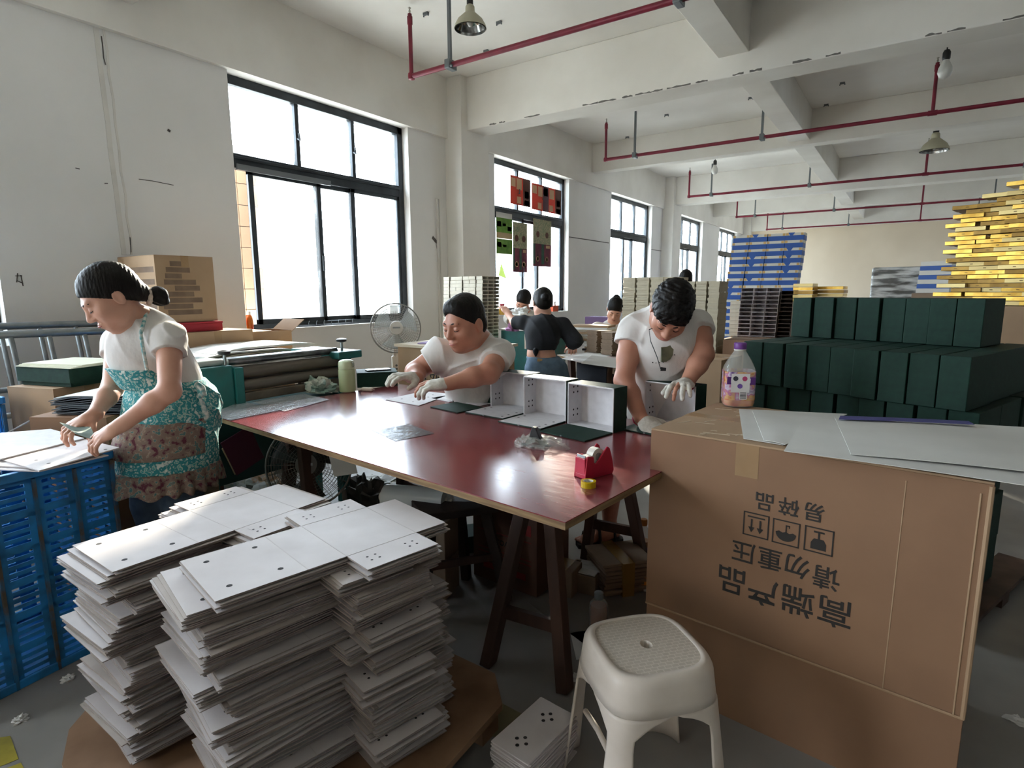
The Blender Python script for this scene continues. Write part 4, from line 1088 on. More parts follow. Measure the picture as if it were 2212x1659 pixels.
def woman_apron():
    hip = A(372, 885, 2.34); foot = Vector((hip.x + .02, hip.y - .02, 0))
    p = Person('person', 'woman in a white t-shirt and teal floral apron sorting boards on the crate', foot)
    waist = A(358, 828, 2.31); chest = A(318, 755, 2.27); nb = A(300, 697, 2.22)
    shL = A(366, 732, 2.16); shR = A(256, 738, 2.38); hd = A(237, 642, 2.12)
    elL = A(366, 845, 2.06); wL = A(262, 918, 2.02); kL = A(228, 938, 2.0)
    elR = A(243, 838, 2.30); wR = A(203, 897, 2.16); kR = A(172, 913, 2.12)
    S = 'skin'
    p.head(hd, camdir(-.60, -.62, .50), camdir(-.42, .78, .46), .94, nb, .046)
    p.cone(S, nb, .052, chest, .1, .04); p.cone(S, shR, .042, shL, .042, .04); p.ell(S, chest, (.13, .11, .15), None, .05); p.cone(S, chest, .115, waist, .105, .05); p.cone(S, waist, .11, hip, .14, .05)
    for sh, el, wr in ((shR, elR, wR), (shL, elL, wL)):
        p.cone(S, sh, .046, el, .036, .03); p.cone(S, el, .036, el * .65 + wr * .35, .036, .02); p.cone(S, el * .65 + wr * .35, .036, wr, .024, .02)
    legs = []
    for q, dx in ((-1, Vector((-.07, -.05, 0))), (1, Vector((.06, .04, 0)))):
        h_ = hip + dx + Vector((0, 0, -.04)); an = Vector((h_.x - .02, h_.y - .03 * q, .08)); kn = h_ * .52 + an * .48 + Vector((-.03, -.03, 0)); legs.append((h_, kn, an))
        p.cone(S, h_, .085, kn, .055, .03); p.cone(S, kn, .054, an, .034, .02)
        f_ = Vector((an.x, an.y, 0)); p.cone(S, an, .034, f_ + Vector((-.1, -.07, .03)), .028, .02)
    aL = (wL, kL - wL, camdir(.2, .8, .4), 1, (.7, .75, .75, .7), .5); aR = (wR, kR - wR, camdir(.1, .9, .3), -1, (.85, .8, .8, .8), .8)
    p.hand(S, *aL, sc=.92); p.hand(S, *aR, sc=.92)
    p.build(S, M_skin2, 'body', h=.0045)
    V = 'shirt'
    p.ell(V, chest, (.142, .122, .16), None, .05); p.cone(V, nb, .058, chest, .115, .05); p.cone(V, shR, .052, shL, .052, .05); p.cone(V, chest, .128, waist, .118, .05); p.cone(V, waist, .12, waist * .4 + hip * .6, .14, .05)
    for sh, el in ((shR, elR), (shL, elL)): p.cone(V, sh, .056, sh.lerp(el, .3), .058, .035, flat=1)
    nd = (hd - nb).normalized(); p.cone(V, nb + nd * .035, .05, nb + nd * .2, .1, .01, 's')
    p.build(V, M_shirt, 'shirt', ripple=folds(.0045, 30, 3.0))
    J = 'jeans'
    p.cone(J, waist * .2 + hip * .8, .14, hip, .15, .05)
    for h_, kn, an in legs: p.cone(J, h_, .1, kn, .072, .03); p.cone(J, kn, .072, an + Vector((0, 0, .01)), .062, .03)
    p.build(J, M_jeans, 'jeans', ripple=folds(.004, 34, 1.0))
    # apron: bib on the chest, skirt round the hips
    fw = camdir(-.52, 0, .78); fw.z = 0; fw.normalize(); sdv = Vector((-fw.y, fw.x, 0))
    Mteal = floral_material('teal_floral_cotton', '#2a858a', '#cfd8cf', '#b9c9bd', '#3a9a9c', 48); Mpock = floral_material('maroon_floral_cotton', '#7d6a5e', '#5a2433', '#9d8a78', '#2f6f70', 44)
    K = 'apron'
    p.cone(K, waist, .128, hip, .165, .04); hem = hip + Vector((-.02, -.03, -.27)); p.cone(K, hip, .168, hem, .185, .05)
    p.cut(K, Vector((0, 0, hem.z + .02)), Vector((0, 0, -1))); p.cut(K, Vector((0, 0, waist.z + .012)), Vector((0, 0, 1)))
    ap = p.build(K, Mteal, 'apron', ripple=folds(.006, 24, 2.0))
    Kb = 'bib'; top_ = A(292, 800, 2.15)
    p.ell(Kb, chest, (.156, .136, .174), None, .05); p.cone(Kb, chest, .144, waist, .136, .05)
    p.cut(Kb, Vector((0, 0, top_.z)), Vector((0, 0, 1))); p.cut(Kb, Vector((0, 0, waist.z - .01)), Vector((0, 0, -1)))
    p.cut(Kb, chest * .5 + waist * .5 + fw * .02, -fw); p.cut(Kb, chest * .5 + waist * .5 + sdv * .12, sdv + Vector((0, 0, .3))); p.cut(Kb, chest * .5 + waist * .5 - sdv * .12, -sdv + Vector((0, 0, .3)))
    p.build(Kb, Mteal, 'bib', ripple=folds(.004, 24, 2.0), parent=ap)
    K2 = 'apron_pocket'
    p.cone(K2, hip + Vector((0, 0, -.02)), .178, hem + Vector((0, 0, .1)), .19, .03)
    p.cut(K2, hip + Vector((0, 0, -.015)), Vector((0, 0, 1))); p.cut(K2, hem + Vector((0, 0, .105)), Vector((0, 0, -1))); 
    cd = camdir(0, 0, 1); cd.z = 0; cd.normalize()
    p.cut(K2, hip + cd * .06, -cd)
    p.build(K2, Mpock, 'pocket', ripple=folds(.003, 24, 2.0), parent=ap)
    K3 = 'frill'
    p.cone(K3, hem + Vector((0, 0, .09)), .186, hem + Vector((0, 0, -.06)), .205, .02)
    p.cut(K3, hem + Vector((0, 0, .05)), Vector((0, 0, 1))); p.cut(K3, hem + Vector((0, 0, -.035)), Vector((0, 0, -1)))
    def wav(P):
        a = np.arctan2(P[:, 1] - hem.y, P[:, 0] - hem.x); return .008 * np.sin(a * 16 + 3 * np.sin(a * 3)) * np.clip((hem.z + .07 - P[:, 2]) / .08, 0, 1)
    p.build(K3, Mpock, 'frill', ripple=wav, parent=ap)
    # straps over the shirt and the back tie
    M_strap = mat('apron_strap', '#3f8f93', .8, col2='#d8d8cf', scale=60)
    l1 = A(318, 800, 2.10); l2 = A(262, 800, 2.165); 
    for pts in ([l1, A(310, 760, 2.095), A(304, 720, 2.11), A(312, 690, 2.16), A(318, 672, 2.2)], [l2, A(258, 765, 2.165), A(257, 720, 2.20), A(258, 706, 2.2)]):
        q = MB(); q.tube(pts, .0065, 8); link('strap', q.mesh('strap', M_strap, 60), ap)
    q = MB(); b0 = A(425, 830, 2.26); q.tube([b0, A(437, 838, 2.25), A(440, 850, 2.25), A(430, 856, 2.26)], .012, 8); q.tube([b0, A(440, 880, 2.27), A(447, 905, 2.29)], [.006, .01, .016], 8)
    link('tie', q.mesh('tie', M_strap, 60), ap)
    # hair: centre parting swept to a low bun with a scrunchie
    H = 'hair'; s_ = .94; B = p.hB; E = lambda x, y, z, a, b, c, k=.02, op='u': p.ell(H, p.hp(x, y, z), (a * s_, b * s_, c * s_), B, k, op)
    E(0, -.02, .036, .087, .107, .096); E(0, -.07, -.01, .075, .055, .07); E(.0, -.1, -.045, .04, .035, .035)
    E(0, .085, -.062, .082, .06, .1, .012, 's')
    for q in (-1, 1): E(q * .09, .012, -.05, .022, .03, .03, .01, 's')
    E(0, .02, .135, .0035, .1, .012, .006, 's'); p.cut(H, p.hp(0, .078, .046), p.hf * .6 - p.hu * .8)
    hm = p.build(H, M_hair, 'hair', h=.0042, ripple=lambda P: .0009 * np.sin(520 * (P[:, 1] + P[:, 0] * .4 + P[:, 2] * .3) + 5 * np.sin(25 * P[:, 2])))
    bun = p.hp(.0, -.142, -.085); Hb = 'bun'; p.ell(Hb, bun, (.034, .034, .036), None, .01); p.ell(Hb, bun + camdir(.6, -.5, 0) * .026, (.02, .02, .022), None, .01)
    p.build(Hb, M_hair, 'bun', h=.004, parent=hm, ripple=lambda P: .002 * np.sin(200 * (P[:, 2] + P[:, 0])))
    q = MB(); c0 = p.hp(0, -.112, -.066); ax = (bun - c0).normalized(); o1_ = ax.orthogonal().normalized(); o2_ = ax.cross(o1_)
    q.tube([c0 + (o1_ * math.cos(a) + o2_ * math.sin(a)) * (.024 + .003 * math.sin(a * 9)) for a in [2 * math.pi * i / 36 for i in range(36)]], .0105, 8, closed=True); link('scrunchie', q.mesh('scrunchie', mat('beige_scrunchie', '#cdbfb0', .8), 60), hm)
    p.face_marks(M_hair, M_lash, M_lips)
    return p
woman_apron()
# ================================================================== stacks of die-cut grey boards
SC_ = .955
LW, LH, SPN = .275 * SC_, .215 * SC_, .105 * SC_
U1, U2, U3 = LH + SPN, LH + SPN + LH, LH + SPN + LH + SPN
# outline in (u, v): u along the board, v across
OUT = [(0, 0), (U1, 0), (U1, -SPN), (U2, -SPN), (U2, 0), (U3, 0), (U3, LW), (U2, LW), (U2, LW + SPN), (U1, LW + SPN), (U1, LW), (0, LW)]
BT = .0042
def board_mesh(name, m, holes=True):
    mb_ = MB(); mb_.prism(OUT, 0, BT - .0016); mb_.m = [1, 0] + [1] * len(OUT); return mb_.mesh(name, [m, M_bedge])
M_bedge = mat('grey_board_edge', '#94877f', .85, col2='#857870', scale=30)
ME_B = [board_mesh('die_cut_board', M_board), board_mesh('die_cut_board', M_board2)]
def hole_mesh():
    mb_ = MB(); z = BT - .0014
    punch(mb_, [(.045, .05), (.045, LW - .05), (LH - .045, .05), (LH - .045, LW - .05)], .007, 'z', z)
    for v0 in (-SPN * .5, LW + SPN * .5):
        for u0 in (U1 + .045, U2 - .05):
            punch(mb_, [(u0 - .011, v0 - .011), (u0 + .011, v0 - .011), (u0 - .011, v0 + .011), (u0 + .011, v0 + .011)], .0035, 'z', z)
    return mb_.mesh('punched_holes', M_hole)
def crease_mesh():
    mb_ = MB(); z = BT - .0014
    for u in (LH, U1, U2): mb_.box((u - .0012, .0, z - .0005), (u + .0012, LW, z + .0003))
    for v in (0, LW): mb_.box((U1, v - .0008, z - .0005), (U2, v + .0008, z + .0003))
    return mb_.mesh('crease', mat('crease_shadow', '#c3bbb9', .8))
ME_H = hole_mesh(); ME_C = crease_mesh()
rg = random.Random(11)
BASE_Z = .115
def board_stack(corner, ang, ztop, label, group, toplabel, bundles, seed):
    rg = random.Random(seed)
    n = int((ztop - BASE_Z) / BT); z = BASE_Z; jit = (0, 0, 0); cnt = 0; left = 0
    offs = []
    # bundle offsets from the top down
    k = 0; bi = 0
    while k < n:
        size, du, dv, da = bundles[min(bi, len(bundles) - 1)] if bi < len(bundles) else (rg.randint(4, 9), rg.uniform(-.02, .02), rg.uniform(-.025, .025), rg.uniform(-.07, .07))
        for _ in range(size): offs.append((du + rg.gauss(0, .005), dv + rg.gauss(0, .005), da + rg.gauss(0, .014)))
        k += size; bi += 1
    offs = offs[:n]
    for i in range(n):                      # i counts from the top
        du, dv, da = offs[i]; zt = ztop - (i + 1) * BT
        o = bpy.data.objects.new('die_cut_board', ME_B[0 if rg.random() < .7 else 1]); COL.objects.link(o)
        a = ang + da; ux = Vector((math.cos(a), math.sin(a), 0)); vx = Vector((-math.sin(a), math.cos(a), 0))
        o.location = Vector((corner.x, corner.y, zt)) + ux * du + vx * dv; o.rotation_euler[2] = a
        tag(o, toplabel if i == 0 else label, 'board', group)
        new_b = i > 0 and abs(offs[i][0] - offs[i - 1][0]) + abs(offs[i][1] - offs[i - 1][1]) > .018
        if i == 0 or new_b:
            for nm, me_ in (('punched_holes', ME_H), ('creases', ME_C)):
                c_ = bpy.data.objects.new(nm, me_); COL.objects.link(c_); c_.parent = o; c_['kind'] = 'stuff'
cR = on_z(465, 1299, .675); cL = on_z(248, 1233, .655)
# v axis must point from corner b towards a (left in the photo): rotate so that u = recorded direction
bR = [(7, 0, 0, 0), (9, -.055, .04, -.02), (8, -.03, .012, -.01), (5, -.02, .0, .0), (12, -.03, .02, .03), (9, -.01, -.01, -.02), (10, -.045, .03, .045), (9, .01, .005, .01), (12, -.03, .0, -.05)]
bL = [(3, 0, 0, 0), (3, -.01, .01, .02), (5, -.022, .02, .05), (4, -.01, -.012, -.03), (6, -.02, .015, .04), (8, .03, -.02, -.02), (9, -.012, -.005, .03), (8, -.02, .012, -.03), (9, -.03, .02, .05)]
board_stack(cR, math.radians(78.4), .675, 'grey die-cut board lying within the tall right hand stack on the platform', 'die-cut boards in the right stack', 'topmost grey die-cut board of the tall right hand stack', bR, 4)
board_stack(cL, math.radians(87.4), .655, 'grey die-cut board lying within the tall left hand stack beside the blue crate', 'die-cut boards in the left stack', 'topmost grey die-cut board of the tall left hand stack', bL, 9)

# the low wooden platform below
pc = [on_z(160, 1597, BASE_Z), on_z(232, 1533, BASE_Z), on_z(1022, 1522, BASE_Z)]
t = thing('platform', 'low worn plywood platform carrying the board stacks', 'platform', (-1.4, .9, 0))
M_mdf = mat('worn_chipboard', '#94745a', .75, col2='#7c5e45', scale=6, detail=6)
poly = [(-1.85, .50), (-1.72, .44), (-.98, .36), (-.86, .46), (-.90, 1.26), (-1.0, 1.36), (-1.80, 1.38), (-1.92, 1.26), (-1.97, .64)]
obj('deck', MB().prism(poly, BASE_Z - .018, BASE_Z), M_mdf, t)
obj('deck_edge', MB().prism([(x * .999 - .0015, y) for x, y in poly], BASE_Z - .022, BASE_Z - .0185), M_ply, t)
for y in (.56, .9, 1.24): obj('bearer', MB().box((-1.88, y - .04, 0), (-.93, y + .04, BASE_Z - .022)), M_mdf, t)

# ================================================================== blue crates
M_blue = mat('blue_plastic', '#2a8bd6', .42, col2='#1d6fae', scale=5, detail=6)
M_bluedirt = mat('blue_plastic_dirty', '#2a8ad0', .5, col2='#2c5876', scale=9, detail=8, lo=.42, hi=.72)
M_dirt = mat('grime_rib', '#5b5348', .8, col2='#2f6b95', scale=14, lo=.4, hi=.6)
def crate(name, loc, rz, L_, W_, H_, label, cols, rows, slots=3, group='blue plastic crates', mm=None):
    """open basket: slotted side walls with ribs"""
    mm = mm or M_bluedirt
    t_ = thing(name, label, 'crate', loc, rz, group)
    th = .006
    def wall(parent, P0, ud, ln):
        """wall from P0 along ud (local), outward normal = ud x z"""
        nrm = Vector((ud.y, -ud.x, 0)); F = frame3(P0, ud, Vector((0, 0, 1)))
        # F: x along, y up, z = outward
        w = MB(); cw_, rh = ln / cols, (H_ - .05) / rows
        w.box((0, H_ - .04, -th), (ln, H_, 0), F); w.box((0, 0, -th), (ln, .012, 0), F)
        for r_ in range(rows + 1):
            z0 = .012 + r_ * rh
            if r_ > 0: w.box((0, z0 - .008, -th), (ln, z0 + .006, 0), F)
        for c_ in range(cols):
            x0 = c_ * cw_
            w.box((x0, .012, -th), (x0 + cw_ * .2, H_ - .04, 0), F); w.box((x0 + cw_ * .8, .012, -th), (x0 + cw_, H_ - .04, 0), F)
            for r_ in range(rows):
                z0 = .012 + r_ * rh + .006; sl = (rh - .014) / (slots * 2)
                for s in range(slots): w.box((x0 + cw_ * .2, z0 + sl * (2 * s), -th), (x0 + cw_ * .8, z0 + sl * (2 * s + 1.05), 0), F)
        wo = local('side_wall', w, mm, parent)
        for c_ in range(cols + 1):
            q = MB(); x0 = c_ * cw_; q.box((x0 - .005, 0, 0), (x0 + .005, H_ - .035, .010), F); local('rib', q, M_dirt, wo)
        q = MB(); q.box((-.004, H_ - .03, 0), (ln + .004, H_, .014), F); local('rim', q, mm, wo, bevel=.003)
        q = MB(); q.box((-.002, 0, 0), (ln + .002, .03, .010), F); local('skirt', q, mm, wo, bevel=.003)
    wall(t_, Vector((0, 0, 0)), Vector((1, 0, 0)), L_); wall(t_, Vector((L_, 0, 0)), Vector((0, 1, 0)), W_); wall(t_, Vector((L_, W_, 0)), Vector((-1, 0, 0)), L_); wall(t_, Vector((0, W_, 0)), Vector((0, -1, 0)), W_)
    q = MB(); q.box((.004, .004, .004), (L_ - .004, W_ - .004, .012)); local('bottom', q, mm, t_)
    return t_
fl0 = on_z(0, 1509, 0); fl1 = on_z(216, 1399, 0)
# front crate: right wall lies along the floor line fl0-fl1
cd_ = (fl1 - fl0); cd_.z = 0; cd_.normalize()
L_cr = .62; far = fl0 + cd_ * .42
org = far - cd_ * L_cr           # near end of the right wall
crate('plastic_crate', (org.x + cd_.y * 0, org.y, 0), math.atan2(cd_.y, cd_.x) , L_cr, .46, .74, 'tall dirty blue slatted crate in the left foreground under the boards', 5, 6, 4)
# rear crates
pb = at_depth(30, 890, 2.75)
crate('plastic_crate', (-3.84, .50, 0), .03, .48, .32, .86, 'bright blue crate tied with string at the far left behind the carton', 9, 3, 1, mm=M_blue)
crate('plastic_crate', (-3.80, 1.34, 0), .0, .42, .34, .90, 'blue crate against the wall below the metal frames', 7, 3, 1, mm=M_blue)
# string round the rear crate
q = MB()
for zz, ph in ((.55, 0), (.7, .4)):
    q.tube([(-3.88, .505, zz), (-3.6, .505, zz - .06 + ph * .1), (-3.345, .515, zz + .02), (-3.34, .75, zz - .04), (-3.35, .95, zz + .05)], .004, 6)
tag(obj('string', q, mat('white_string', '#c9cdd2', .7), None, smooth=60), 'white plastic string tied round the bright blue crate', 'string')

# boards on the front crate
ctz = .74
def cboard(pxs, z, th, m, label, holes=None, g='boards on the blue crate'): return sheet('lid_board', pxs, z, th, m, label, 'board', holes, g)
cboard([(-150, 1010), (85, 1020), (235, 985), (0, 950)], ctz + .002, .004, M_board, 'lowest grey board lying on the blue crate')
cboard([(-120, 1002), (62, 1012), (205, 975), (30, 945)], ctz + .007, .004, M_board, 'grey board second from the top on the blue crate')
cboard([(85, 1019), (258, 969), (180, 950), (5, 995)], ctz + .012, .004, M_board, 'grey board with four punched holes at the near edge of the blue crate', [(208, 966), (228, 971), (78, 994), (105, 1001)])
cboard([(-200, 985), (2, 994), (182, 949), (110, 929), (-160, 950)], ctz + .017, .005, M_grey_in, 'topmost white board on the blue crate lit by the window')
# dark sheet held by the woman
q = MB(); P = [at_depth(130, 921, 2.1), at_depth(166, 946, 1.98), at_depth(208, 948, 2.0), at_depth(196, 922, 2.1)]
top = []; nu = 8
for j in range(5):
    for i in range(nu + 1):
        u, v = i / nu, j / 4; p = (P[0] * (1 - u) + P[3] * u) * (1 - v) + (P[1] * (1 - u) + P[2] * u) * v; p = p + Vector((0, 0, .015 * (1 - u) ** 2)); top.append(p)
W_ = nu + 1; nn = len(top); vs_ = top + [p - Vector((0, 0, .002)) for p in top]; fs_ = []
for j in range(4):
    for i in range(nu): a = j * W_ + i; fs_ += [(a, a + W_, a + W_ + 1, a + 1), (nn + a, nn + a + 1, nn + a + W_ + 1, nn + a + W_)]
rim = list(range(W_)) + [j * W_ + nu for j in range(1, 5)] + [4 * W_ + i for i in range(nu - 1, -1, -1)] + [j * W_ for j in range(3, 0, -1)]
for a, b in zip(rim, rim[1:] + rim[:1]): fs_.append((a, b, nn + b, nn + a))
q.add(vs_, fs_); tag(obj('cover_paper', q, mat('grey_green_paper', '#5c6a60', .7, col2='#87948a', scale=9), None, smooth=50), 'curled dark green cover paper held in the hands of the woman', 'paper')

# ------------------------------------------------------------------ carton behind the crate with stacked sheets
def carton(name, lo, size, rz, label, m=None, tapes=(), flaps=None, group=None, cat='carton'):
    t_ = thing(name, label, cat, lo, rz, group); L_, W_, H_ = size; m = m or M_kraft
    local('front_panel', MB().box((0, 0, 0), (L_, .004, H_)), m, t_); local('back_panel', MB().box((0, W_ - .004, 0), (L_, W_, H_)), m, t_)
    local('side_panel', MB().box((0, .004, 0), (.004, W_ - .004, H_)), m, t_); local('side_panel', MB().box((L_ - .004, .004, 0), (L_, W_ - .004, H_)), m, t_)
    local('bottom', MB().box((.004, .004, .001), (L_ - .004, W_ - .004, .005)), m, t_)
    if flaps is None:
        local('top_flap', MB().box((0, 0, H_ - .001), (L_, W_ / 2 - .001, H_ + .003)), m, t_); local('top_flap', MB().box((0, W_ / 2 + .001, H_ - .001), (L_, W_, H_ + .003)), m, t_)
        local('packing_tape', MB().box((-.0006, W_ / 2 - .024, H_ + .003), (L_ + .0006, W_ / 2 + .024, H_ + .0036)).box((-.0012, W_ / 2 - .024, H_ - .07), (-.0002, W_ / 2 + .024, H_ + .0036)).box((L_ + .0002, W_ / 2 - .024, H_ - .07), (L_ + .0012, W_ / 2 + .024, H_ + .0036)), M_tape, t_)
    for (a, b) in tapes: local('packing_tape', MB().box(a, b), M_tape, t_)
    return t_
def place(px, py, d): 
    p = at_depth(px, py, d); return p
q0 = at_depth(118, 882, 2.62); # near vertical edge of this carton
c1 = carton('carton', (-3.06, .84, 0), (.34, .32, .80), .55, 'brown carton behind the blue crate carrying dark sheets')
# stack of dark sheets, sagging
rg = random.Random(2)
base = at_depth(160, 868, 2.62)
for i in range(12):
    z = .806 + i * .0075; P = Vector((-2.92 + rg.uniform(-.012, .012), 1.16 + rg.uniform(-.012, .012), z))
    nu = 10; top = []; a = .62 + rg.uniform(-.05, .05); ux = Vector((math.cos(a), math.sin(a), 0)); vx = Vector((-ux.y, ux.x, 0)); nv = 3
    for j in range(nv + 1):
        for i2 in range(nu + 1):
            u, v = i2 / nu - .5, j / nv - .5; p = P + ux * u * .44 + vx * v * .3; p.z += .012 * (i / 12 + .2) * math.cos(u * 3.1) - .012 * (i / 12) + .004 * math.sin(u * 9 + i); top.append(p)
    W_ = nu + 1; nn = len(top); vs_ = top + [p - Vector((0, 0, .0035)) for p in top]; fs_ = []
    for j in range(nv):
        for i2 in range(nu): b = j * W_ + i2; fs_ += [(b, b + 1, b + W_ + 1, b + W_), (nn + b, nn + b + W_, nn + b + W_ + 1, nn + b + 1)]
    rim = list(range(W_)) + [j * W_ + nu for j in range(1, nv + 1)] + [nv * W_ + k for k in range(nu - 1, -1, -1)] + [j * W_ for j in range(nv - 1, 0, -1)]
    for b, c in zip(rim, rim[1:] + rim[:1]): fs_.append((c, b, nn + b, nn + c))
    q = MB(); q.add(vs_, fs_)
    tag(obj('cover_sheet', q, mat('slate_sheet', '#3c444b', .55, col2='#57616a', scale=6) if i < 11 else mat('pale_sheet', '#b9bfc2', .5), None, smooth=50),
        'topmost pale cover sheet of the sagging pile' if i == 11 else 'dark cover sheet in the sagging pile on the brown carton', 'sheet', 'sagging cover sheets')
# green box with pale boards behind that pile
t = thing('rigid_box', 'upturned green box under pale boards behind the sagging sheets', 'box', (-3.52, .96, .888), .3)
local('body', MB().box((0, 0, 0), (.32, .24, .09)), M_green, t, bevel=.002); local('side_tray', MB().box((-.012, -.012, .02), (.332, .252, .088)), M_green, t)
Mx = Matrix.Translation((-3.52, .96, .888)) @ Matrix.Rotation(.3, 4, 'Z')
for i in range(3):
    o = obj('lid_board', MB().box((-.0, -.02, 0), (.36, .24, .0045)), mat('cream_board', '#cfcdb8', .7)); o.location = Mx @ Vector((.01 * i, .008 * i, .0905 + i * .0052)); o.rotation_euler[2] = .3 + i * .03
    tag(o, ['lowest', 'middle', 'topmost'][i] + ' cream board on the upturned green box', 'board', 'cream boards on the green box')
carton('carton', (-3.52, .90, 0), (.30, .34, .884), .3, 'brown carton under the upturned green box', M_kraft2)
# dark brown carton standing behind the woman's legs
c2 = carton('carton', (-3.04, 1.26, 0), (.37, .18, .62), -.08, 'dim brown carton on the floor behind the woman', M_kraftd)
printed('print', '四', .12, Matrix.Translation((.12, -.0015, .5)) @ Matrix.Rotation(R90, 4, 'X') @ Matrix.Rotation(math.pi, 4, 'Z'), M_ink, None)
_pr = bpy.data.objects['print'] if False else COL.objects[-1]
_pr.parent = c2

# ------------------------------------------------------------------ galvanised frames leaning on the wall
def scaffold(P0, P1, drop, label, rung_gap, d_up=None):
    """ladder-like frame: two long tubes and rungs"""
    t_ = thing('steel_frame', label, 'metal frame', (P0 + P1) / 2 * 1.0 - Vector((0, 0, ((P0 + P1) / 2).z)), 0, 'galvanised frames by the wall')
    low0, low1 = P0 + drop, P1 + drop
    obj('top_tube', MB().cyl(P0, P1, .021, n=14), M_steel, t_, smooth=40); obj('bottom_tube', MB().cyl(low0, low1, .016, n=14), M_steel, t_, smooth=40)
    ln = (P1 - P0).length; n_ = int(ln / rung_gap)
    for i in range(n_ + 1):
        f_ = (i + .35) / (n_ + .7); obj('rung', MB().cyl(P0.lerp(P1, f_), low0.lerp(low1, f_), .013, n=10), M_steel, t_, smooth=40)
    for e, g in ((low0.lerp(low1, .08), 0), (low0.lerp(low1, .92), 0)):
        obj('foot', MB().cyl(e, Vector((e.x - .02, e.y, 0)), .016, n=10), M_steel, t_, smooth=40)
    return t_
scaffold(Vector((-4.36, -.6, 1.16)), Vector((-4.30, 1.72, 1.13)), Vector((.08, 0, -.36)), 'galvanised steel frame nearest the wall behind the woman', .19)
scaffold(Vector((-4.05, -.5, 1.125)), Vector((-3.95, 1.62, 1.10)), Vector((.10, 0, -.42)), 'galvanised steel frame in front of the other frame', .17)

# ------------------------------------------------------------------ big taped carton on a pile by the wall
M_dtape = mat('dull_brown_tape', '#7b6450', .45, col2='#6d5745', scale=14)
bl = on_x(345, 690, -4.0); 
cb = carton('carton', (-4.40, 1.79, 1.135), (.50, .37, .42), .0, 'large taped brown carton perched on a pile near the window', M_kraft2, tapes=())
rg = random.Random(8)
for i in range(9):
    y0 = rg.uniform(.0, .3); z0 = .06 + i * .048; ln = rg.uniform(.1, .22)
    local('packing_tape', MB().box((.50, y0 * .8, z0 * .8), (.5008, min(.369, y0 * .8 + ln), z0 * .8 + .032)), M_dtape, cb)
    if i % 2: local('packing_tape', MB().box((.02 + rg.uniform(0, .1), -.0008, z0 * .8), (.48, 0, z0 * .8 + .035)), M_dtape, cb)
carton('carton', (-4.42, 1.86, 0), (.6, .5, 1.065), .0, 'brown carton standing under the red box by the wall', M_kraft2)
t = thing('gift_box', 'small red box wedged under the large taped carton', 'box', (-4.22, 1.88, 1.07), 0)
local('body', MB().box((0, 0, 0), (.34, .3, .05)), mat('red_box', '#a3202f', .5), t, bevel=.002); local('lid', MB().box((-.003, -.003, .05), (.343, .303, .062)), mat('red_box', '#a3202f', .5), t, bevel=.002)
q = carton('carton', (-4.2, 2.44, 0), (.3, .3, 1.04), -.1, 'slim brown carton with a raised flap behind the paper pile', M_kraft2, flaps=False)
local('top_flap', MB().box((.0, 0, 1.039), (.3, .15, 1.043)), M_kraft2, q)
local('top_flap', MB().box((.0, 0, 0), (.3, .004, .14), Matrix.Translation((0, .3, 1.03)) @ Matrix.Rotation(-.9, 4, 'X')), M_kraft2, q)

# small bottle on the sill
def bottle(loc, label, prof_body, cap, mbody, mcap, h0, liquid=None, lab_=None, group=None):
    t_ = thing('bottle', label, 'bottle', loc, 0, group)
    local('body', MB().lathe(prof_body, 24), mbody, t_, smooth=50); local('cap', MB().lathe(cap, 20), mcap, t_, smooth=40)
    if liquid: local('drink', MB().lathe(liquid[0], 24), liquid[1], t_, smooth=50)
    if lab_: local('wrap', MB().lathe(lab_[0], 24, caps=False), lab_[1], t_, smooth=50)
    return t_
M_pet = mat('clear_pet', '#dfe3df', .06, alpha=.25, spec=.8)
s0 = on_x(535, 712, -4.53)
bottle((-4.53, s0.y + .02, ZS + .012), 'small red and white bottle standing on the window sill', [(.028, 0), (.031, .01), (.031, .1), (.022, .125), (.014, .13)], [(.016, .13), (.016, .155), (.012, .158)], mat('red_drink', '#c23a22', .2, col2='#d98a2a', scale=9), mat('white_cap', '#e2e0da', .4), .1)
# spiky cable rack on the sill
t = thing('wire_rack', 'thin black wire rack lying along the window sill', 'rack', (-4.55, 3.55, ZS + .012))
q = MB(); q.tube([(0, -.3, .012), (0, .38, .012)], .005, 6); q.tube([(.03, -.3, .006), (.03, .38, .006)], .005, 6); local('rails', q, M_black, t, smooth=60); t.children[-1]['kind'] = 'stuff'
for i in range(7): q = MB(); q.tube([(.03, -.2 + i * .085, .004), (.01, -.19 + i * .085, .03), (0, -.17 + i * .085, .05)], .0035, 6); local('prong', q, M_black, t, smooth=60)
# ================================================================== glue machine behind the table
t = thing('glue_machine', 'teal roller gluing machine with dirty rollers at the end of the table', 'machine', (-2.95, 1.95, 0))
X0, X1 = -3.18, -2.80
ya, yb, yc, yd = 1.46, 1.64, 2.34, 2.46
obj('gear_housing', MB().box((X0, ya, .72), (X1, yb, .955)), M_teal, t, bevel=.012)
obj('housing_cover', MB().box((X0 + .02, ya + .01, .955), (X1 - .04, yb - .02, .985)), mat('pale_cover', '#a9b0ad', .5), t, bevel=.012)
obj('bracket', MB().box((X1 - .1, yb, .74), (X1 + .01, yb + .05, .94)), M_teal, t, bevel=.006)
obj('end_frame', MB().box((X0 + .05, yc, .72), (X1 + .02, yc + .05, .93)), M_teal, t, bevel=.006)
obj('end_arm', MB().box((X0 - .05, yc - .06, .92), (X1 + .04, yd, .965)), M_teal, t, bevel=.006)
M_roll = mat('dirty_roller', '#4b453d', .4, col2='#6a6256', scale=8, stretch=(1, .2, 1), detail=6); M_steel2 = mat('polished_roller', '#7e8384', .28, .8, col2='#55585a', scale=12)
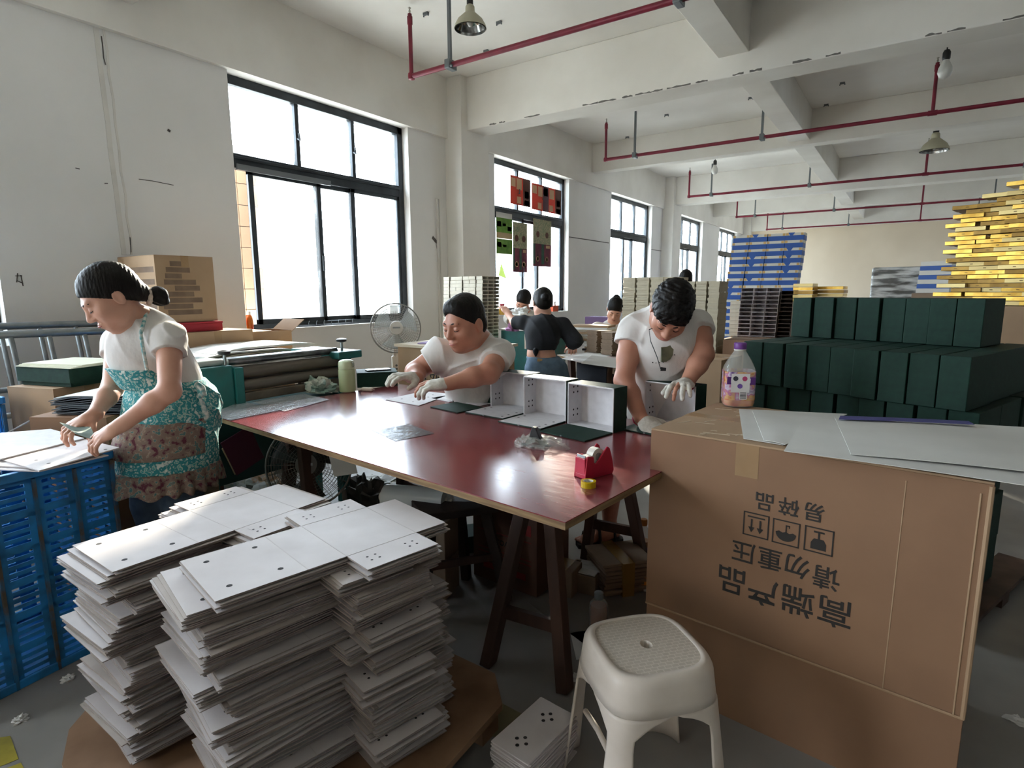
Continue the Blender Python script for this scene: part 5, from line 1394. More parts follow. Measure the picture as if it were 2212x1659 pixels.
for (x, z, r, m_) in ((-2.86, .965, .020, M_steel2), (-2.94, .955, .026, M_steel2), (-2.855, .905, .034, M_roll), (-2.93, .86, .055, M_roll), (-2.84, .835, .03, M_roll)):
    obj('roller', MB().cyl((x, yb, z), (x, yc, z), r, n=20), m_, t, smooth=40)
obj('glue_tray', MB().box((-2.84, yb + .02, .755), (-2.80, yc - .02, .80)).box((-3.0, yb + .02, .755), (-2.84, yc - .02, .765)), mat('glue_tray', '#6a5f50', .55, col2='#4a4238', scale=9, detail=6), t, bevel=.004)
for (y, z) in ((yb - .02, .955), (yc + .03, .965)):
    obj('clamp_screw', MB().cyl((-2.84, y, z), (-2.84, y, z + .06), .008, n=10), M_steel, t)
    obj('knob', MB().lathe([(.012, 0), (.03, .006), (.032, .02), (.012, .026)], 18, (-2.84, y, z + .05)), M_black, t, smooth=40)
for (x, y) in ((X1 - .05, ya + .04), (X1 - .05, yc), (X0 + .05, ya + .04), (X0 + .05, yc)): obj('leg', MB().box((x - .03, y - .03, 0), (x + .03, y + .03, .72)), M_teal, t, bevel=.004)
obj('lower_panel', MB().box((X0 + .06, ya + .05, .32), (X1 - .06, yc - .02, .70)), mat('deep_teal_panel', '#12403f', .5), t)
Mx = Matrix.Translation((-2.735, 1.62, .52)) @ Matrix.Rotation(.35, 4, 'X')
nb_ = obj('hanging_board', MB().box((0, -.09, -.1), (.006, .08, .1), Mx), mat('maroon_cover', '#5b2038', .6), t, bevel=.002); nb_['label'] = 'maroon board'
obj('worn_edge', MB().box((0, -.096, -.09), (.005, -.0905, .07), Mx), mat('worn_card', '#b9a283', .8), nb_)
t.location.x -= .05

# paper pile behind the machine
t = thing('side_table', 'low board table behind the machine under the paper pile', 'table', (-3.62, 2.25, 0))
obj('table_top', MB().box((-3.80, 1.72, .78), (-3.3, 2.75, .80)), M_kraft2, t)
for x in (-3.77, -3.34):
    for y in (1.77, 2.7): obj('leg', MB().box((x - .02, y - .02, 0), (x + .02, y + .02, .78)), M_wood, t)
rg = random.Random(21); names = ['lowest', 'second', 'third', 'fourth', 'fifth', 'sixth', 'seventh', 'eighth', 'ninth', 'tenth', 'eleventh', 'topmost']
for i in range(12):
    z = .803 + i * .0155; L2 = .36 + rg.uniform(-.05, .1); cy2 = 2.16 + rg.uniform(-.1, .14); cx2 = -3.58 + rg.uniform(-.05, .05); a = rg.uniform(-.12, .12); nu = 12; top = []
    sag = rg.uniform(.0, .035) if i > 4 else 0
    for j in range(2):
        for k in range(nu + 1):
            u = k / nu * 2 - 1; p = Vector((cx2 + (j - .5) * .42 + u * a * .2, cy2 + u * L2, z)); p.z -= sag * max(0, abs(u) - .45) ** 1.5 * 3.2; p.z = max(p.z, .803 + .002 * i); top.append(p)
    W_ = nu + 1; nn = len(top); th = rg.choice((.006, .009, .012)); vs_ = [p + Vector((0, 0, th)) for p in top] + top; fs_ = []
    for k in range(nu): fs_ += [(k, k + W_, k + W_ + 1, k + 1), (nn + k, nn + k + 1, nn + k + W_ + 1, nn + k + W_), (k, k + 1, nn + k + 1, nn + k), (W_ + k + 1, W_ + k, nn + W_ + k, nn + W_ + k + 1)]
    fs_ += [(W_, 0, nn, nn + W_), (nu, W_ + nu, nn + W_ + nu, nn + nu)]
    q = MB(); q.add(vs_, fs_)
    m_ = [M_paper, mat('pale_blue_sheet', '#b8c6d6', .6), mat('cream_sheet', '#d9d0bd', .7), mat('dark_sheet', '#4c5661', .6)][rg.choice((0, 0, 2, 1, 0, 2, 3)) if i < 11 else 0]
    tag(obj('paper_bundle', q, m_, None, smooth=50), names[i] + ' bundle of sheets in the slumped paper pile behind the machine', 'paper', 'slumped paper pile')

# ================================================================== pedestal fan
def fan(name, c, n, R_, label, mcage, mblade, mhub, base=True, rings=9, spokes=44, sticker=True, cat='fan'):
    c = Vector(c); n = Vector(n).normalized(); r_, f_, u_ = basis(n, Vector((0, 0, 1)))
    t_ = thing(name, label, cat, (c.x - n.x * .05, c.y - n.y * .05, 0))
    def W(x, y, z): return c + r_ * x + u_ * z + f_ * y
    def ring(rad, y, rr, nn_=40): return [W(rad * math.cos(2 * math.pi * k / nn_), y, rad * math.sin(2 * math.pi * k / nn_)) for k in range(nn_)]
    q = MB(); q.tube(ring(R_, 0, .004), .0055, 8, closed=True); obj('rim', q, mcage, t_, smooth=60)
    for sgn, nm in ((1, 'front_guard'), (-1, 'rear_guard')):
        q = MB()
        for k in range(spokes):
            a = 2 * math.pi * k / spokes; pts = []
            for f2 in (.24, .45, .68, .88, 1.0): pts.append(W(R_ * f2 * math.cos(a), sgn * .055 * math.sqrt(max(0, 1 - f2 ** 2.2)), R_ * f2 * math.sin(a)))
            q.tube(pts, .0011, 4)
        for i in range(rings):
            f2 = .3 + .68 * i / rings; q.tube(ring(R_ * f2, sgn * .055 * math.sqrt(max(0, 1 - f2 ** 2.2)), .002, 36), .0011, 4, closed=True)
        g_ = obj(nm, q, mcage, t_); g_['kind'] = 'stuff'
    q = MB(); q.cyl(W(0, .045, 0), W(0, .06, 0), R_ * .27, R_ * .25, 28); hb = obj('badge', q, mhub, t_, smooth=40)
    q = MB(); q.box((-R_ * .15, -.001, -R_ * .03), (R_ * .15, .001, R_ * .03), Matrix((r_, f_, u_)).transposed().to_4x4()); 
    for i, v in enumerate(q.v): q.v[i] = tuple(Vector(v) + W(0, .0605, .0))
    obj('badge_print', q, mat('badge_grey', '#8f8f90', .6), hb)
    q = MB(); q.cyl(W(0, -.03, 0), W(0, -.15, -.005), R_ * .33, R_ * .22, 24); obj('motor', q, mhub, t_, smooth=40)
    for b in range(3):
        a0 = 2 * math.pi * b / 3 + .4; vs_, fs_ = [], []
        for i in range(7):
            rr = R_ * (.16 + .7 * i / 6)
            for j in range(5):
                a = a0 + (j / 4 - .3) * 1.25 * (.55 + .45 * i / 6); vs_.append(W(rr * math.cos(a), .012 - .03 * (j / 4) + .004, rr * math.sin(a)))
        for i in range(6):
            for j in range(4): k = i * 5 + j; fs_.append((k, k + 1, k + 6, k + 5))
        q = MB(); q.add(vs_, fs_); bl_ = obj('blade', q, mblade, t_, smooth=60); md = bl_.modifiers.new('thick', 'SOLIDIFY'); md.thickness = .003
    if sticker:
        q = MB(); q.box((-.03, .0, .0), (.03, .002, .07), Matrix((r_, f_, u_)).transposed().to_4x4())
        for i, v in enumerate(q.v): q.v[i] = tuple(Vector(v) + W(.012, .04, R_ * .55))
        obj('sticker', q, mat('clear_sticker', '#d8dadb', .4, alpha=.75), t_)
    b0 = c - f_ * .1
    if base:
        obj('neck', MB().cyl(b0 - u_ * .03, Vector((b0.x, b0.y, c.z - .26)), .02, .024, 16), mhub, t_, smooth=40)
        cbx = Vector((b0.x, b0.y, c.z - .33)); M_ = Matrix((r_, f_, u_)).transposed().to_4x4(); M_.translation = cbx
        ctl = obj('control_box', MB().box((-.034, -.03, -.12), (.034, .035, .1), M_), mhub, t_, bevel=.012, bseg=3)
        for i in range(4): obj('button', MB().cyl(M_ @ Vector((0, .034, .02 - i * .028)), M_ @ Vector((0, .042, .02 - i * .028)), .009, n=12), mat('button_grey', '#57585a', .5), ctl)
        obj('pole', MB().cyl((b0.x, b0.y, .03), (b0.x, b0.y, c.z - .4), .016, n=16), mhub, t_, smooth=40)
        obj('foot', MB().lathe([(.2, 0), (.2, .012), (.17, .028), (.05, .045), (.02, .05)], 36, (b0.x, b0.y, 0)), mhub, t_, smooth=40)
    else:
        q = MB(); q.tube([W(-R_ * .75, -.06, -R_ * .62), W(-R_ * .7, -.08, -c.z - 0 + .012 - 0) if False else Vector((W(-R_ * .8, -.08, 0).x, W(-R_ * .8, -.08, 0).y, .012)), Vector((W(R_ * .8, -.08, 0).x, W(R_ * .8, -.08, 0).y, .012)), W(R_ * .75, -.06, -R_ * .62)], .012, 8); obj('stand', q, mcage, t_, smooth=60)
    return t_
fc = at_depth(855, 709, 4.6)
fan('pedestal_fan', fc, camdir(.28, -.02, .96), .195, 'white pedestal fan standing between the table and the window', mat('fan_cage', '#8e8a84', .45, .4), mat('fan_blade', '#c9cdcb', .3, alpha=.55), M_white_plastic)
fb_ = at_depth(668, 1003, 2.78)
fan('floor_fan', fb_, camdir(.1, .12, .98), .20, 'dusty black floor fan lying under the table behind the trestle', mat('dusty_cage', '#6f6a62', .6, .3), mat('dusty_blade', '#3e3a36', .6), mat('dusty_hub', '#5f5a54', .6), base=False, rings=10, spokes=26, sticker=False)

# ================================================================== things under the table
def scrap(name, c, label, cat, m, seed, rx=.06, ry=.05, rz_=.04): return crumple(name, c, rx, ry, rz_, m, label, cat, seed, .9, 18)
scrap('paper_scrap', on_z(505, 1068, .0) , 'crumpled cream paper scraps on the floor below the machine', 'scrap', M_paper, 5, .10, .09, .09)
scrap('paper_scrap', on_z(560, 1052, .0), 'torn white and orange paper on the floor beside the floor fan', 'scrap', mat('torn_orange', '#cfa98a', .8, col2='#dcdad6', scale=14, lo=.45, hi=.55), 6, .16, .12, .10)
scrap('bundle_of_cloth', on_z(792, 1086, .0), 'dark grimy bundle lying behind the floor fan', 'bundle', mat('grimy_bundle', '#57534c', .8, col2='#3b3833', scale=12), 7, .14, .11, .15)
scrap('paper_scrap', on_z(820, 1045, 0), 'loose white shavings scattered under the far table edge', 'scrap', mat('shavings', '#b3b1aa', .7, col2='#6d6b66', scale=22, lo=.45, hi=.55), 8, .18, .12, .03)
q = obj('card_piece', MB().box((0, 0, 0), (.11, .002, .13), frame3(at_depth(722, 1030, 2.7), camdir(1, .15, 0), camdir(0, .3, -1))), M_sheetw); tag(q, 'pale card leaning against the floor fan', 'card')
# big roll of clear film
ra, rb = at_depth(835, 1073, 2.62), at_depth(965, 1083, 2.52); 
t = thing('film_roll', 'large roll of clear film resting under the table edge', 'film roll', (ra + rb) / 2 - Vector((0, 0, ((ra + rb) / 2).z)))
obj('film', MB().cyl(ra, rb, .058, .058, 32), M_film2, t, smooth=40)
ax = (ra - rb).normalized()
obj('core', MB().cyl(ra + ax * .03, rb - ax * .03, .019, n=18), mat('paper_core', '#c9bfa9', .7), t, smooth=40)
obj('loose_tail', MB().box((0, 0, 0), (.14, .002, .08), frame3(rb + Vector((0, 0, .05)), camdir(1, .1, 0), camdir(.2, .3, .9))), M_film, t)
t = thing('carton', 'flat brown carton pad below the large film roll', 'carton', Vector((ra.x * .5 + rb.x * .5, ra.y * .5 + rb.y * .5, 0)), math.atan2((rb - ra).y, (rb - ra).x))
hz = min(ra.z, rb.z) - .06
for k, (a, b) in enumerate(((0, .5), (.5, 1))): local('layer', MB().box((-.17, -.07, hz * a), (.17, .07, hz * b - .002)), M_kraftd, t, bevel=.003)
# small plastic wrapped roll and green box on the floor
ra, rb = on_z(955, 1165, .06), on_z(985, 1178, .06)
dx = camdir(.75, -.35, .55); dx.z = 0; dx.normalize(); c0 = on_z(965, 1190, 0); c0.z = .05
t = thing('film_roll', 'small plastic wrapped roll lying on the floor under the bench', 'film roll', c0 - Vector((0, 0, .05)))
pr = [(.018, -.075), (.048, -.075), (.05, -.07), (.05, .07), (.048, .075), (.018, .075), (.018, -.075)]
obj('film', MB().lathe(pr, 28, c0, Matrix((dx.orthogonal().normalized(), dx.cross(dx.orthogonal().normalized()), dx)).transposed(), caps=False), mat('wrapped_roll', '#8e9296', .2, col2='#c4c8cb', scale=22), t, smooth=40)
obj('core', MB().lathe([(.0165, -.074), (.0185, -.074), (.0185, .074), (.0165, .074), (.0165, -.074)], 20, c0, Matrix((dx.orthogonal().normalized(), dx.cross(dx.orthogonal().normalized()), dx)).transposed(), caps=False), M_kraftd, t, smooth=40)
g0 = on_z(1012, 1192, 0)
t = thing('rigid_box', 'dark green box on the floor beneath the bench', 'box', g0, .9)
local('body', MB().box((-.1, -.02, 0), (.12, .14, .085)), M_green, t, bevel=.002); local('lid', MB().box((-.102, -.022, .085), (.122, .142, .09)), M_green, t, bevel=.002)
# dark bench
P = [on_z(x, y, .43) for x, y in ((888, 1080), (1000, 1062), (1078, 1090), (915, 1112))]
t = thing('bench', 'dark low wooden bench half under the near edge of the table', 'bench', (sum(p.x for p in P) / 4, sum(p.y for p in P) / 4, 0))
M_bench = mat('black_brown_wood', '#2b211c', .6, col2='#3a2c24', scale=9)
area = sum(P[i].x * P[(i + 1) % 4].y - P[(i + 1) % 4].x * P[i].y for i in range(4)); PP = P if area > 0 else P[::-1]
obj('seat', MB().prism([(p.x, p.y) for p in PP], .395, .43), M_bench, t, bevel=.004)
cc = Vector((sum(p.x for p in P) / 4, sum(p.y for p in P) / 4, 0))
for p in P:
    d = (Vector((p.x, p.y, 0)) - cc); obj('leg', MB().bar(cc + d * 1.15, cc + d * .72 + Vector((0, 0, .4)), .035, .04), M_bench, t)
obj('stretcher', MB().bar(cc + (Vector((P[2].x, P[2].y, 0)) - cc) * .95 + Vector((0, 0, .2)), cc + (Vector((P[3].x, P[3].y, 0)) - cc) * .95 + Vector((0, 0, .2)), .018, .03), M_wood, t)
# printed carton under the table
c3 = carton('carton', (-1.60, 2.02, 0), (.36, .26, .36), -.05, 'brown carton with red print on the floor under the near trestle', mat('brown_print_board', '#6b4a3a', .8, col2='#5d4034', scale=8))
M_redink = mat('faded_red_ink', '#8a2f2a', .8)
RX = Matrix.Rotation(R90, 4, 'X')
def pr_local(parent, txt, size, x, y, z, m, rot=None, off=.0008):
    o = printed('print', txt, size, Matrix.Translation((x, y, z)) @ (rot or RX), m, None, off); o.parent = parent; return o
pr_local(c3, 'TOA', .035, .17, -.001, .20, M_ink)
for (x, z, w, h_) in ((.22, .27, .05, .05), (.29, .27, .04, .05), (.06, .06, .24, .03), (.06, .10, .18, .018)): local('print_patch', MB().box((x, -.0011, z), (x + w, 0, z + h_)), M_redink, c3)
for z in (.135, .155, .24): local('print_line', MB().box((.03, -.0012, z), (.33, 0, z + .003)), M_redink, c3)
# taped kraft block and white strips next to it
t = thing('carton', 'small kraft block wrapped in brown tape beside the white strips', 'carton', on_z(1212, 1288, 0), .1)
local('block', MB().box((-.05, -.0, 0), (.05, .12, .12)), M_kraftd, t, bevel=.003); local('packing_tape', MB().box((-.051, -.0015, .0), (.018, .121, .1212)), mat('brown_tape', '#8a6a34', .25), t)
st_o = on_z(1262, 1283, 0)
t = thing('tray', 'dark low tray under the sunlit white strips', 'tray', st_o, .15)
local('base', MB().box((-.09, 0, 0), (.05, .14, .02)), M_kraftd, t); local('rim', MB().box((-.09, 0, .02), (.05, .006, .085)).box((-.09, .134, .02), (.05, .14, .085)).box((-.09, .006, .02), (-.084, .134, .085)).box((.044, .006, .02), (.05, .134, .085)), M_kraftd, t)
for i in range(3):
    o = obj('card_strip', MB().box((-.075, -.022, 0), (.06, .022, .006)), M_sheetw); o.location = Vector((st_o.x - .02 + .012 * i, st_o.y + .03 + .042 * i, .087 + .0005 * i)); o.rotation_euler[2] = .12 + .05 * i
    tag(o, ['nearest', 'middle', 'farthest'][i] + ' white card strip lying across the dark tray under the table', 'card', 'white strips on the tray')
# taped bundle of folded kraft sheets
kb = on_z(1335, 1262, 0)
KB = thing('kraft_bundle', 'taped bundle of folded grey-brown boards on the floor by the sandal', 'board bundle', (kb.x, kb.y, 0), .85)
rg = random.Random(6)
for i in range(9): local('folded_board', MB().box((-.11 + rg.uniform(-.008, .008), -.10 + rg.uniform(-.008, .008), .003 + i * .0165), (.12 + rg.uniform(-.008, .008), .12, .003 + i * .0165 + .014)), M_kraftd, KB, bevel=.003)
local('packing_tape', MB().box((-.03, -.1125, 0), (.025, .1285, .1535)), mat('brown_tape', '#8a6a34', .25), KB)
# bottles on the floor
M_amber = mat('amber_drink', '#8a4a1e', .1, alpha=.85, spec=.7); M_tea = mat('peach_drink', '#a8795a', .15, alpha=.8)
bo = on_z(1292, 1372, 0)
bottle((bo.x, bo.y, 0), 'small amber drink bottle with a grey cap behind the white stool', [(.034, 0), (.037, .01), (.037, .12), (.034, .135), (.02, .152), (.014, .156)], [(.0165, .154), (.0175, .156), (.0175, .178), (.015, .18)], M_pet, mat('grey_cap', '#7f8484', .5), 0, ([(.033, .003), (.035, .012), (.035, .118), (.03, .128)], M_amber))
bo = on_z(1388, 1212, 0)
bottle((bo.x, bo.y, 0), 'clear drink bottle with an orange cap on the floor beside the carton', [(.032, 0), (.036, .01), (.036, .07), (.034, .09), (.037, .12), (.033, .15), (.016, .185), (.014, .19)], [(.017, .188), (.018, .19), (.018, .216), (.015, .219)], M_pet, mat('orange_cap', '#b4742c', .45), 0, ([(.031, .003), (.034, .012), (.034, .07), (.032, .088), (.03, .11)], M_tea), ([(.0372, .04), (.0372, .085)], mat('violet_wrap', '#5b4668', .5)))
bo = on_z(1396, 1275, 0)
t = thing('snack_bag', 'small white and orange packet on the floor against the carton', 'packet', bo, .4)
local('packet', MB().box((-.03, -.02, 0), (.03, .02, .09)), mat('orange_packet', '#e08a1e', .4, col2='#e8e4da', scale=8, lo=.48, hi=.52), t, bevel=.008); local('seal', MB().box((-.03, -.002, .085), (.03, .002, .1)), M_paper, t)
# loose sheets and scraps on the floor
sheet('paper_sheet', [(1140, 1302), (1262, 1392), (1290, 1360), (1178, 1296)], .001, .0012, mat('grey_sheet', '#8d8a86', .8), 'grey sheet lying on the floor behind the trestle leg', 'paper')
sheet('paper_sheet', [(1030, 1518), (1035, 1580), (1085, 1598), (1128, 1543), (1050, 1502)], .001, .0015, mat('yellowed_sheet', '#8f8a6c', .8), 'yellowed sheet on the floor beside the small card stack', 'paper')
sheet('paper_sheet', [(1232, 1368), (1245, 1425), (1275, 1420), (1262, 1362)], .001, .0012, M_paper, 'white patch standing for sunlight on the floor behind the stool leg', 'paper')  # white sheet takes the place of a sun patch on the floor
sheet('floor_marking', [(-40, 1600), (22, 1590), (40, 1640), (-30, 1668)], .0005, .0008, mat('yellow_floor_tape', '#a89a35', .7, col2='#7d7430', scale=9), 'upper yellow hazard stripe on the floor in the lower left corner', 'floor marking', group='hazard stripes')
sheet('floor_marking', [(-30, 1676), (45, 1648), (70, 1690), (0, 1720)], .0005, .0008, mat('yellow_floor_tape', '#a89a35', .7, col2='#7d7430', scale=9), 'lower yellow hazard stripe on the floor in the lower left corner', 'floor marking', group='hazard stripes')
for i, (x, y, nm) in enumerate(((147, 1468, 'shiny wrapper scrap beside the blue crate'), (45, 1556, 'small white paper scrap near the hazard stripes'), (2205, 1560, 'white card scrap at the right edge of the floor'), (1243, 1467, 'tiny pale scrap beside the stool leg'), (1215, 1225, 'torn dark film scrap by the trestle'))):
    sc_ = scrap('paper_scrap', on_z(x, y, 0), nm, 'scrap', M_paper if i != 4 else M_black, 20 + i, .02 + .012 * (i == 2), .02, .012)

# ================================================================== plastic stool
SCx = Vector((-.491, 1.328, 0)); srz = math.radians(48.5); SH = .42
t = thing('plastic_stool', 'off-white plastic stool with a hole in its patterned seat', 'stool', SCx, srz)
def sq(a, th, e=3.6):
    c_, s_ = math.cos(th), math.sin(th); r_ = (abs(c_) ** e + abs(s_) ** e) ** (-1 / e); return a * r_ * c_, a * r_ * s_
NS = 72
def ring_at(a, z, e=3.6): return [(*sq(a, 2 * math.pi * k / NS, e), z) for k in range(NS)]
def stool_material():
    m = mat('stool_plastic', '#ded3c7', .42, col2='#d1c5b8', scale=7, detail=5)
    return m
def seat_material():
    m = bpy.data.materials.new('stool_seat_pattern'); m.use_nodes = True; nt = m.node_tree; N = nt.nodes; L = nt.links; b = N['Principled BSDF']
    b.inputs['Roughness'].default_value = .45; b.inputs['Base Color'].default_value = lin('#c9beb0')
    tc = N.new('ShaderNodeTexCoord'); br = N.new('ShaderNodeTexBrick'); br.inputs['Scale'].default_value = 48; br.inputs['Mortar Size'].default_value = .06; br.inputs['Brick Width'].default_value = .9; br.inputs['Row Height'].default_value = .55
    br.inputs['Color1'].default_value = lin('#c2b7a9'); br.inputs['Color2'].default_value = lin('#c9beb0'); br.inputs['Mortar'].default_value = lin('#d8cec1')
    L.new(tc.outputs['Object'], br.inputs['Vector']); L.new(br.outputs['Color'], b.inputs['Base Color'])
    bp = N.new('ShaderNodeBump'); bp.inputs['Strength'].default_value = .35; bp.inputs['Distance'].default_value = .002; L.new(br.outputs['Fac'], bp.inputs['Height']); L.new(bp.outputs[0], b.inputs['Normal'])
    return m
M_st = stool_material()
def loft(rings, closed_top=False):
    vs_, fs_ = [], []
    for r_ in rings: vs_ += r_
    for i in range(len(rings) - 1):
        for k in range(NS): k2 = (k + 1) % NS; fs_.append((i * NS + k, i * NS + k2, (i + 1) * NS + k2, (i + 1) * NS + k))
    return vs_, fs_
hole = [(.013 * math.cos(2 * math.pi * k / NS), .016 * math.sin(2 * math.pi * k / NS)) for k in range(NS)]
def blend(f_, z): 
    o_ = ring_at(.117, z); return [(hole[k][0] * (1 - f_) + o_[k][0] * f_, hole[k][1] * (1 - f_) + o_[k][1] * f_, z) for k in range(NS)]
vs_, fs_ = loft([[(h[0], h[1], SH - .02) for h in hole], [(h[0], h[1], SH - .003) for h in hole], blend(.02, SH - .0005), blend(.3, SH), blend(.7, SH), blend(1, SH)])
q = MB(); q.add(vs_, fs_); local('seat', q, seat_material(), t, smooth=45)
vs_, fs_ = loft([ring_at(.117, SH), ring_at(.128, SH - .002), ring_at(.136, SH - .008), ring_at(.1405, SH - .018), ring_at(.1425, SH - .035), ring_at(.146, SH - .065), ring_at(.149, SH - .09)])
q = MB(); q.add(vs_, fs_); sk = local('skirt', q, M_st, t, smooth=60)
md = sk.modifiers.new('thick', 'SOLIDIFY'); md.thickness = .004; md.offset = -1
zs = [SH - .09, SH - .1, SH - .108, SH - .12, SH - .14, SH - .17, SH - .22, .12, .05, 0.0]
def half_open(z):      # half width of the arch between two legs
    top = SH - .098
    if z >= top: return 0
    return min(.104, .104 * math.sqrt(min(1, (top - z) / .045))) * (1 + .25 * (SH - z))
for c_ in range(4):
    th0 = math.pi / 4 + c_ * math.pi / 2; nseg = 16; vs_, fs_ = [], []
    for z in zs:
        a = .149 + .036 * (SH - .09 - z) / (SH - .09); ho_ = half_open(z)
        # the leg spans the corner between the two arch edges
        ang = math.atan2(ho_, a); lo_, hi_ = th0 - math.pi / 4 + ang, th0 + math.pi / 4 - ang
        for k in range(nseg + 1): x_, y_ = sq(a, lo_ + (hi_ - lo_) * k / nseg, 4.5); vs_.append((x_, y_, z))
    for i in range(len(zs) - 1):
        for k in range(nseg): b_ = i * (nseg + 1) + k; fs_.append((b_, b_ + nseg + 1, b_ + nseg + 2, b_ + 1))
    q = MB(); q.add(vs_, fs_); lg = local('leg', q, M_st, t, smooth=60); md = lg.modifiers.new('thick', 'SOLIDIFY'); md.thickness = .006; md.offset = -1
for c_ in range(4):   # inner braces
    a = math.pi / 4 + c_ * math.pi / 2; b = a + math.pi / 2
    q = MB(); q.tube([(.165 * math.cos(a), .165 * math.sin(a), .16), (.13 * math.cos((a + b) / 2), .13 * math.sin((a + b) / 2), .2), (.165 * math.cos(b), .165 * math.sin(b), .16)], .008, 8)
    if c_ == 1: local('brace', q, M_st, t, smooth=60)

# ================================================================== small stack of punched cards
P = [on_z(1062, 1600, .125), on_z(1140, 1650, .125), on_z(1250, 1545, .125), on_z(1165, 1505, .125)]
u_ = ((P[3] - P[0]) + (P[2] - P[1])) / 2; ul = u_.length; u_.normalize(); v_ = ((P[1] - P[0]) + (P[2] - P[3])) / 2; vl = v_.length
ang = math.atan2(u_.y, u_.x); cc = sum(P, Vector()) / 4
cm = MB().box((-ul / 2, -vl / 2, 0), (ul / 2, vl / 2, .0036)).mesh('punched_card', M_board)
hm = MB(); 
for u0 in (-ul * .27, ul * .25): punch(hm, [(u0 - .018, 0), (u0 + .016, .0), (u0, -.016), (u0, .016)], .0055, 'z', .0039)
hm = hm.mesh('punched_holes', M_hole); rg = random.Random(14); nC = 30
for i in range(nC):
    o = bpy.data.objects.new('punched_card', cm); COL.objects.link(o); top = i == nC - 1
    o.location = (cc.x + (0 if top else rg.gauss(0, .004)), cc.y + (0 if top else rg.gauss(0, .004)), .0005 + i * .0041); o.rotation_euler[2] = ang + (0 if top else rg.gauss(0, .04) + (.12 if i < 14 else 0))
    tag(o, 'topmost card of the small stack on the floor showing eight punched holes' if top else 'punched grey card within the small stack on the floor beside the stool', 'card', 'punched cards in the small stack')
    if top: h_ = bpy.data.objects.new('punched_holes', hm); COL.objects.link(h_); h_.parent = o; h_['kind'] = 'stuff'

# ================================================================== juice bottle on the carton
jb = on_z(1592, 876, CZ)
t = thing('bottle', 'large juice bottle with a purple cap and colourful wrap on the carton', 'bottle', jb, .4)
def oct_ring(r_, z, n=48, e=5.0):
    return [(*sq(r_, 2 * math.pi * k / n, e), z) for k in range(n)]
def sqloft(prof, e=4.0, n=48, cap=True):
    q_ = MB(); vs2, fs2 = [], []
    for (r_, z, ee) in prof: vs2 += [(*sq(r_, 2 * math.pi * k / n, ee), z) for k in range(n)]
    for i in range(len(prof) - 1):
        for k in range(n): k2 = (k + 1) % n; fs2.append((i * n + k, i * n + k2, (i + 1) * n + k2, (i + 1) * n + k))
    if cap: fs2 += [tuple(range(n))[::-1], tuple((len(prof) - 1) * n + k for k in range(n))]
    q_.add(vs2, fs2); return q_
local('body', sqloft([(.045, 0, 3), (.053, .006, 4), (.056, .02, 5), (.055, .135, 5), (.052, .15, 4), (.04, .178, 2.6), (.022, .208, 2), (.019, .215, 2), (.019, .222, 2)]), mat('juice_pet', '#cfcfc6', .08, alpha=.35, spec=.8), t, smooth=45)
local('juice', sqloft([(.044, .003, 3), (.0525, .008, 4), (.0545, .02, 5), (.0542, .036, 5)]), mat('red_orange_juice', '#c8502a', .12, col2='#e08a3a', scale=30), t, smooth=45)
local('cap', MB().lathe([(.0215, .217), (.0225, .219), (.0225, .238), (.02, .241)], 26), mat('purple_cap', '#6d3a86', .4), t, smooth=40)
local('collar', MB().lathe([(.0205, .211), (.022, .212), (.022, .216), (.0205, .217)], 26), M_white_plastic, t, smooth=40)
def wrap_material():
    m = bpy.data.materials.new('juice_wrap'); m.use_nodes = True; nt = m.node_tree; N = nt.nodes; L = nt.links; b = N['Principled BSDF']; b.inputs['Roughness'].default_value = .25
    tc = N.new('ShaderNodeTexCoord'); nz = N.new('ShaderNodeTexNoise'); nz.inputs['Scale'].default_value = 26; nz.inputs['Detail'].default_value = 2; L.new(tc.outputs['Object'], nz.inputs[0])
    cr = N.new('ShaderNodeValToRGB'); e = cr.color_ramp.elements; e[0].position = .3; e[0].color = lin('#6a3a8c'); e[1].position = .42; e[1].color = lin('#cfc2d2')
    for p_, c_ in ((.5, '#b96a92'), (.57, '#d8b27a'), (.64, '#d06a3a'), (.72, '#5a3a7a')): x_ = e.new(p_); x_.color = lin(c_)
    L.new(nz.outputs['Fac'], cr.inputs[0]); L.new(cr.outputs[0], b.inputs['Base Color']); b.inputs['Alpha'].default_value = .8
    return m
wr_ = local('wrap', sqloft([(.0566, .03, 5), (.0556, .136, 5)], cap=False), wrap_material(), t, smooth=45)
fd = CAM_C - jb; fa_ = math.atan2(fd.y, fd.x) - .4
def face_plate(name, w0, w1, z0, z1, mm, ang_off, rr=.0575):
    a = round((fa_ + ang_off) / R90) * R90; Mz = Matrix.Rotation(a, 4, 'Z')
    return local(name, MB().box((rr, w0, z0), (rr + .0006, w1, z1), Mz), mm, wr_)
face_plate('white_panel', -.035, .03, .06, .13, mat('label_white', '#d6d2cf', .4), -.6)
face_plate('barcode_panel', -.005, .022, .034, .064, mat('label_white', '#d6d2cf', .4), -.6, .0582)
for i in range(5): face_plate('barcode_bar', -.002, .019, .038 + i * .005, .0405 + i * .005, M_ink, -.6, .059)
for (w, z, c_) in ((-.02, .112, '#3a3a44'), (.012, .112, '#b0406a'), (-.004, .084, '#6a4a94')): 
    a = round((fa_ - .6) / R90) * R90; Mz = Matrix.Rotation(a, 4, 'Z'); q = MB(); q.cyl(Mz @ Vector((.0578, w, z)), Mz @ Vector((.0588, w, z)), .009, n=16); local('label_dot', q, mat('dot' + c_, c_, .4), wr_)
a = round((fa_ + .9) / R90) * R90; Mz = Matrix.Rotation(a, 4, 'Z')
local('brand_band', MB().box((.0572, -.05, .09), (.058, .05, .118), Mz), mat('brand_purple', '#54246e', .4), wr_)
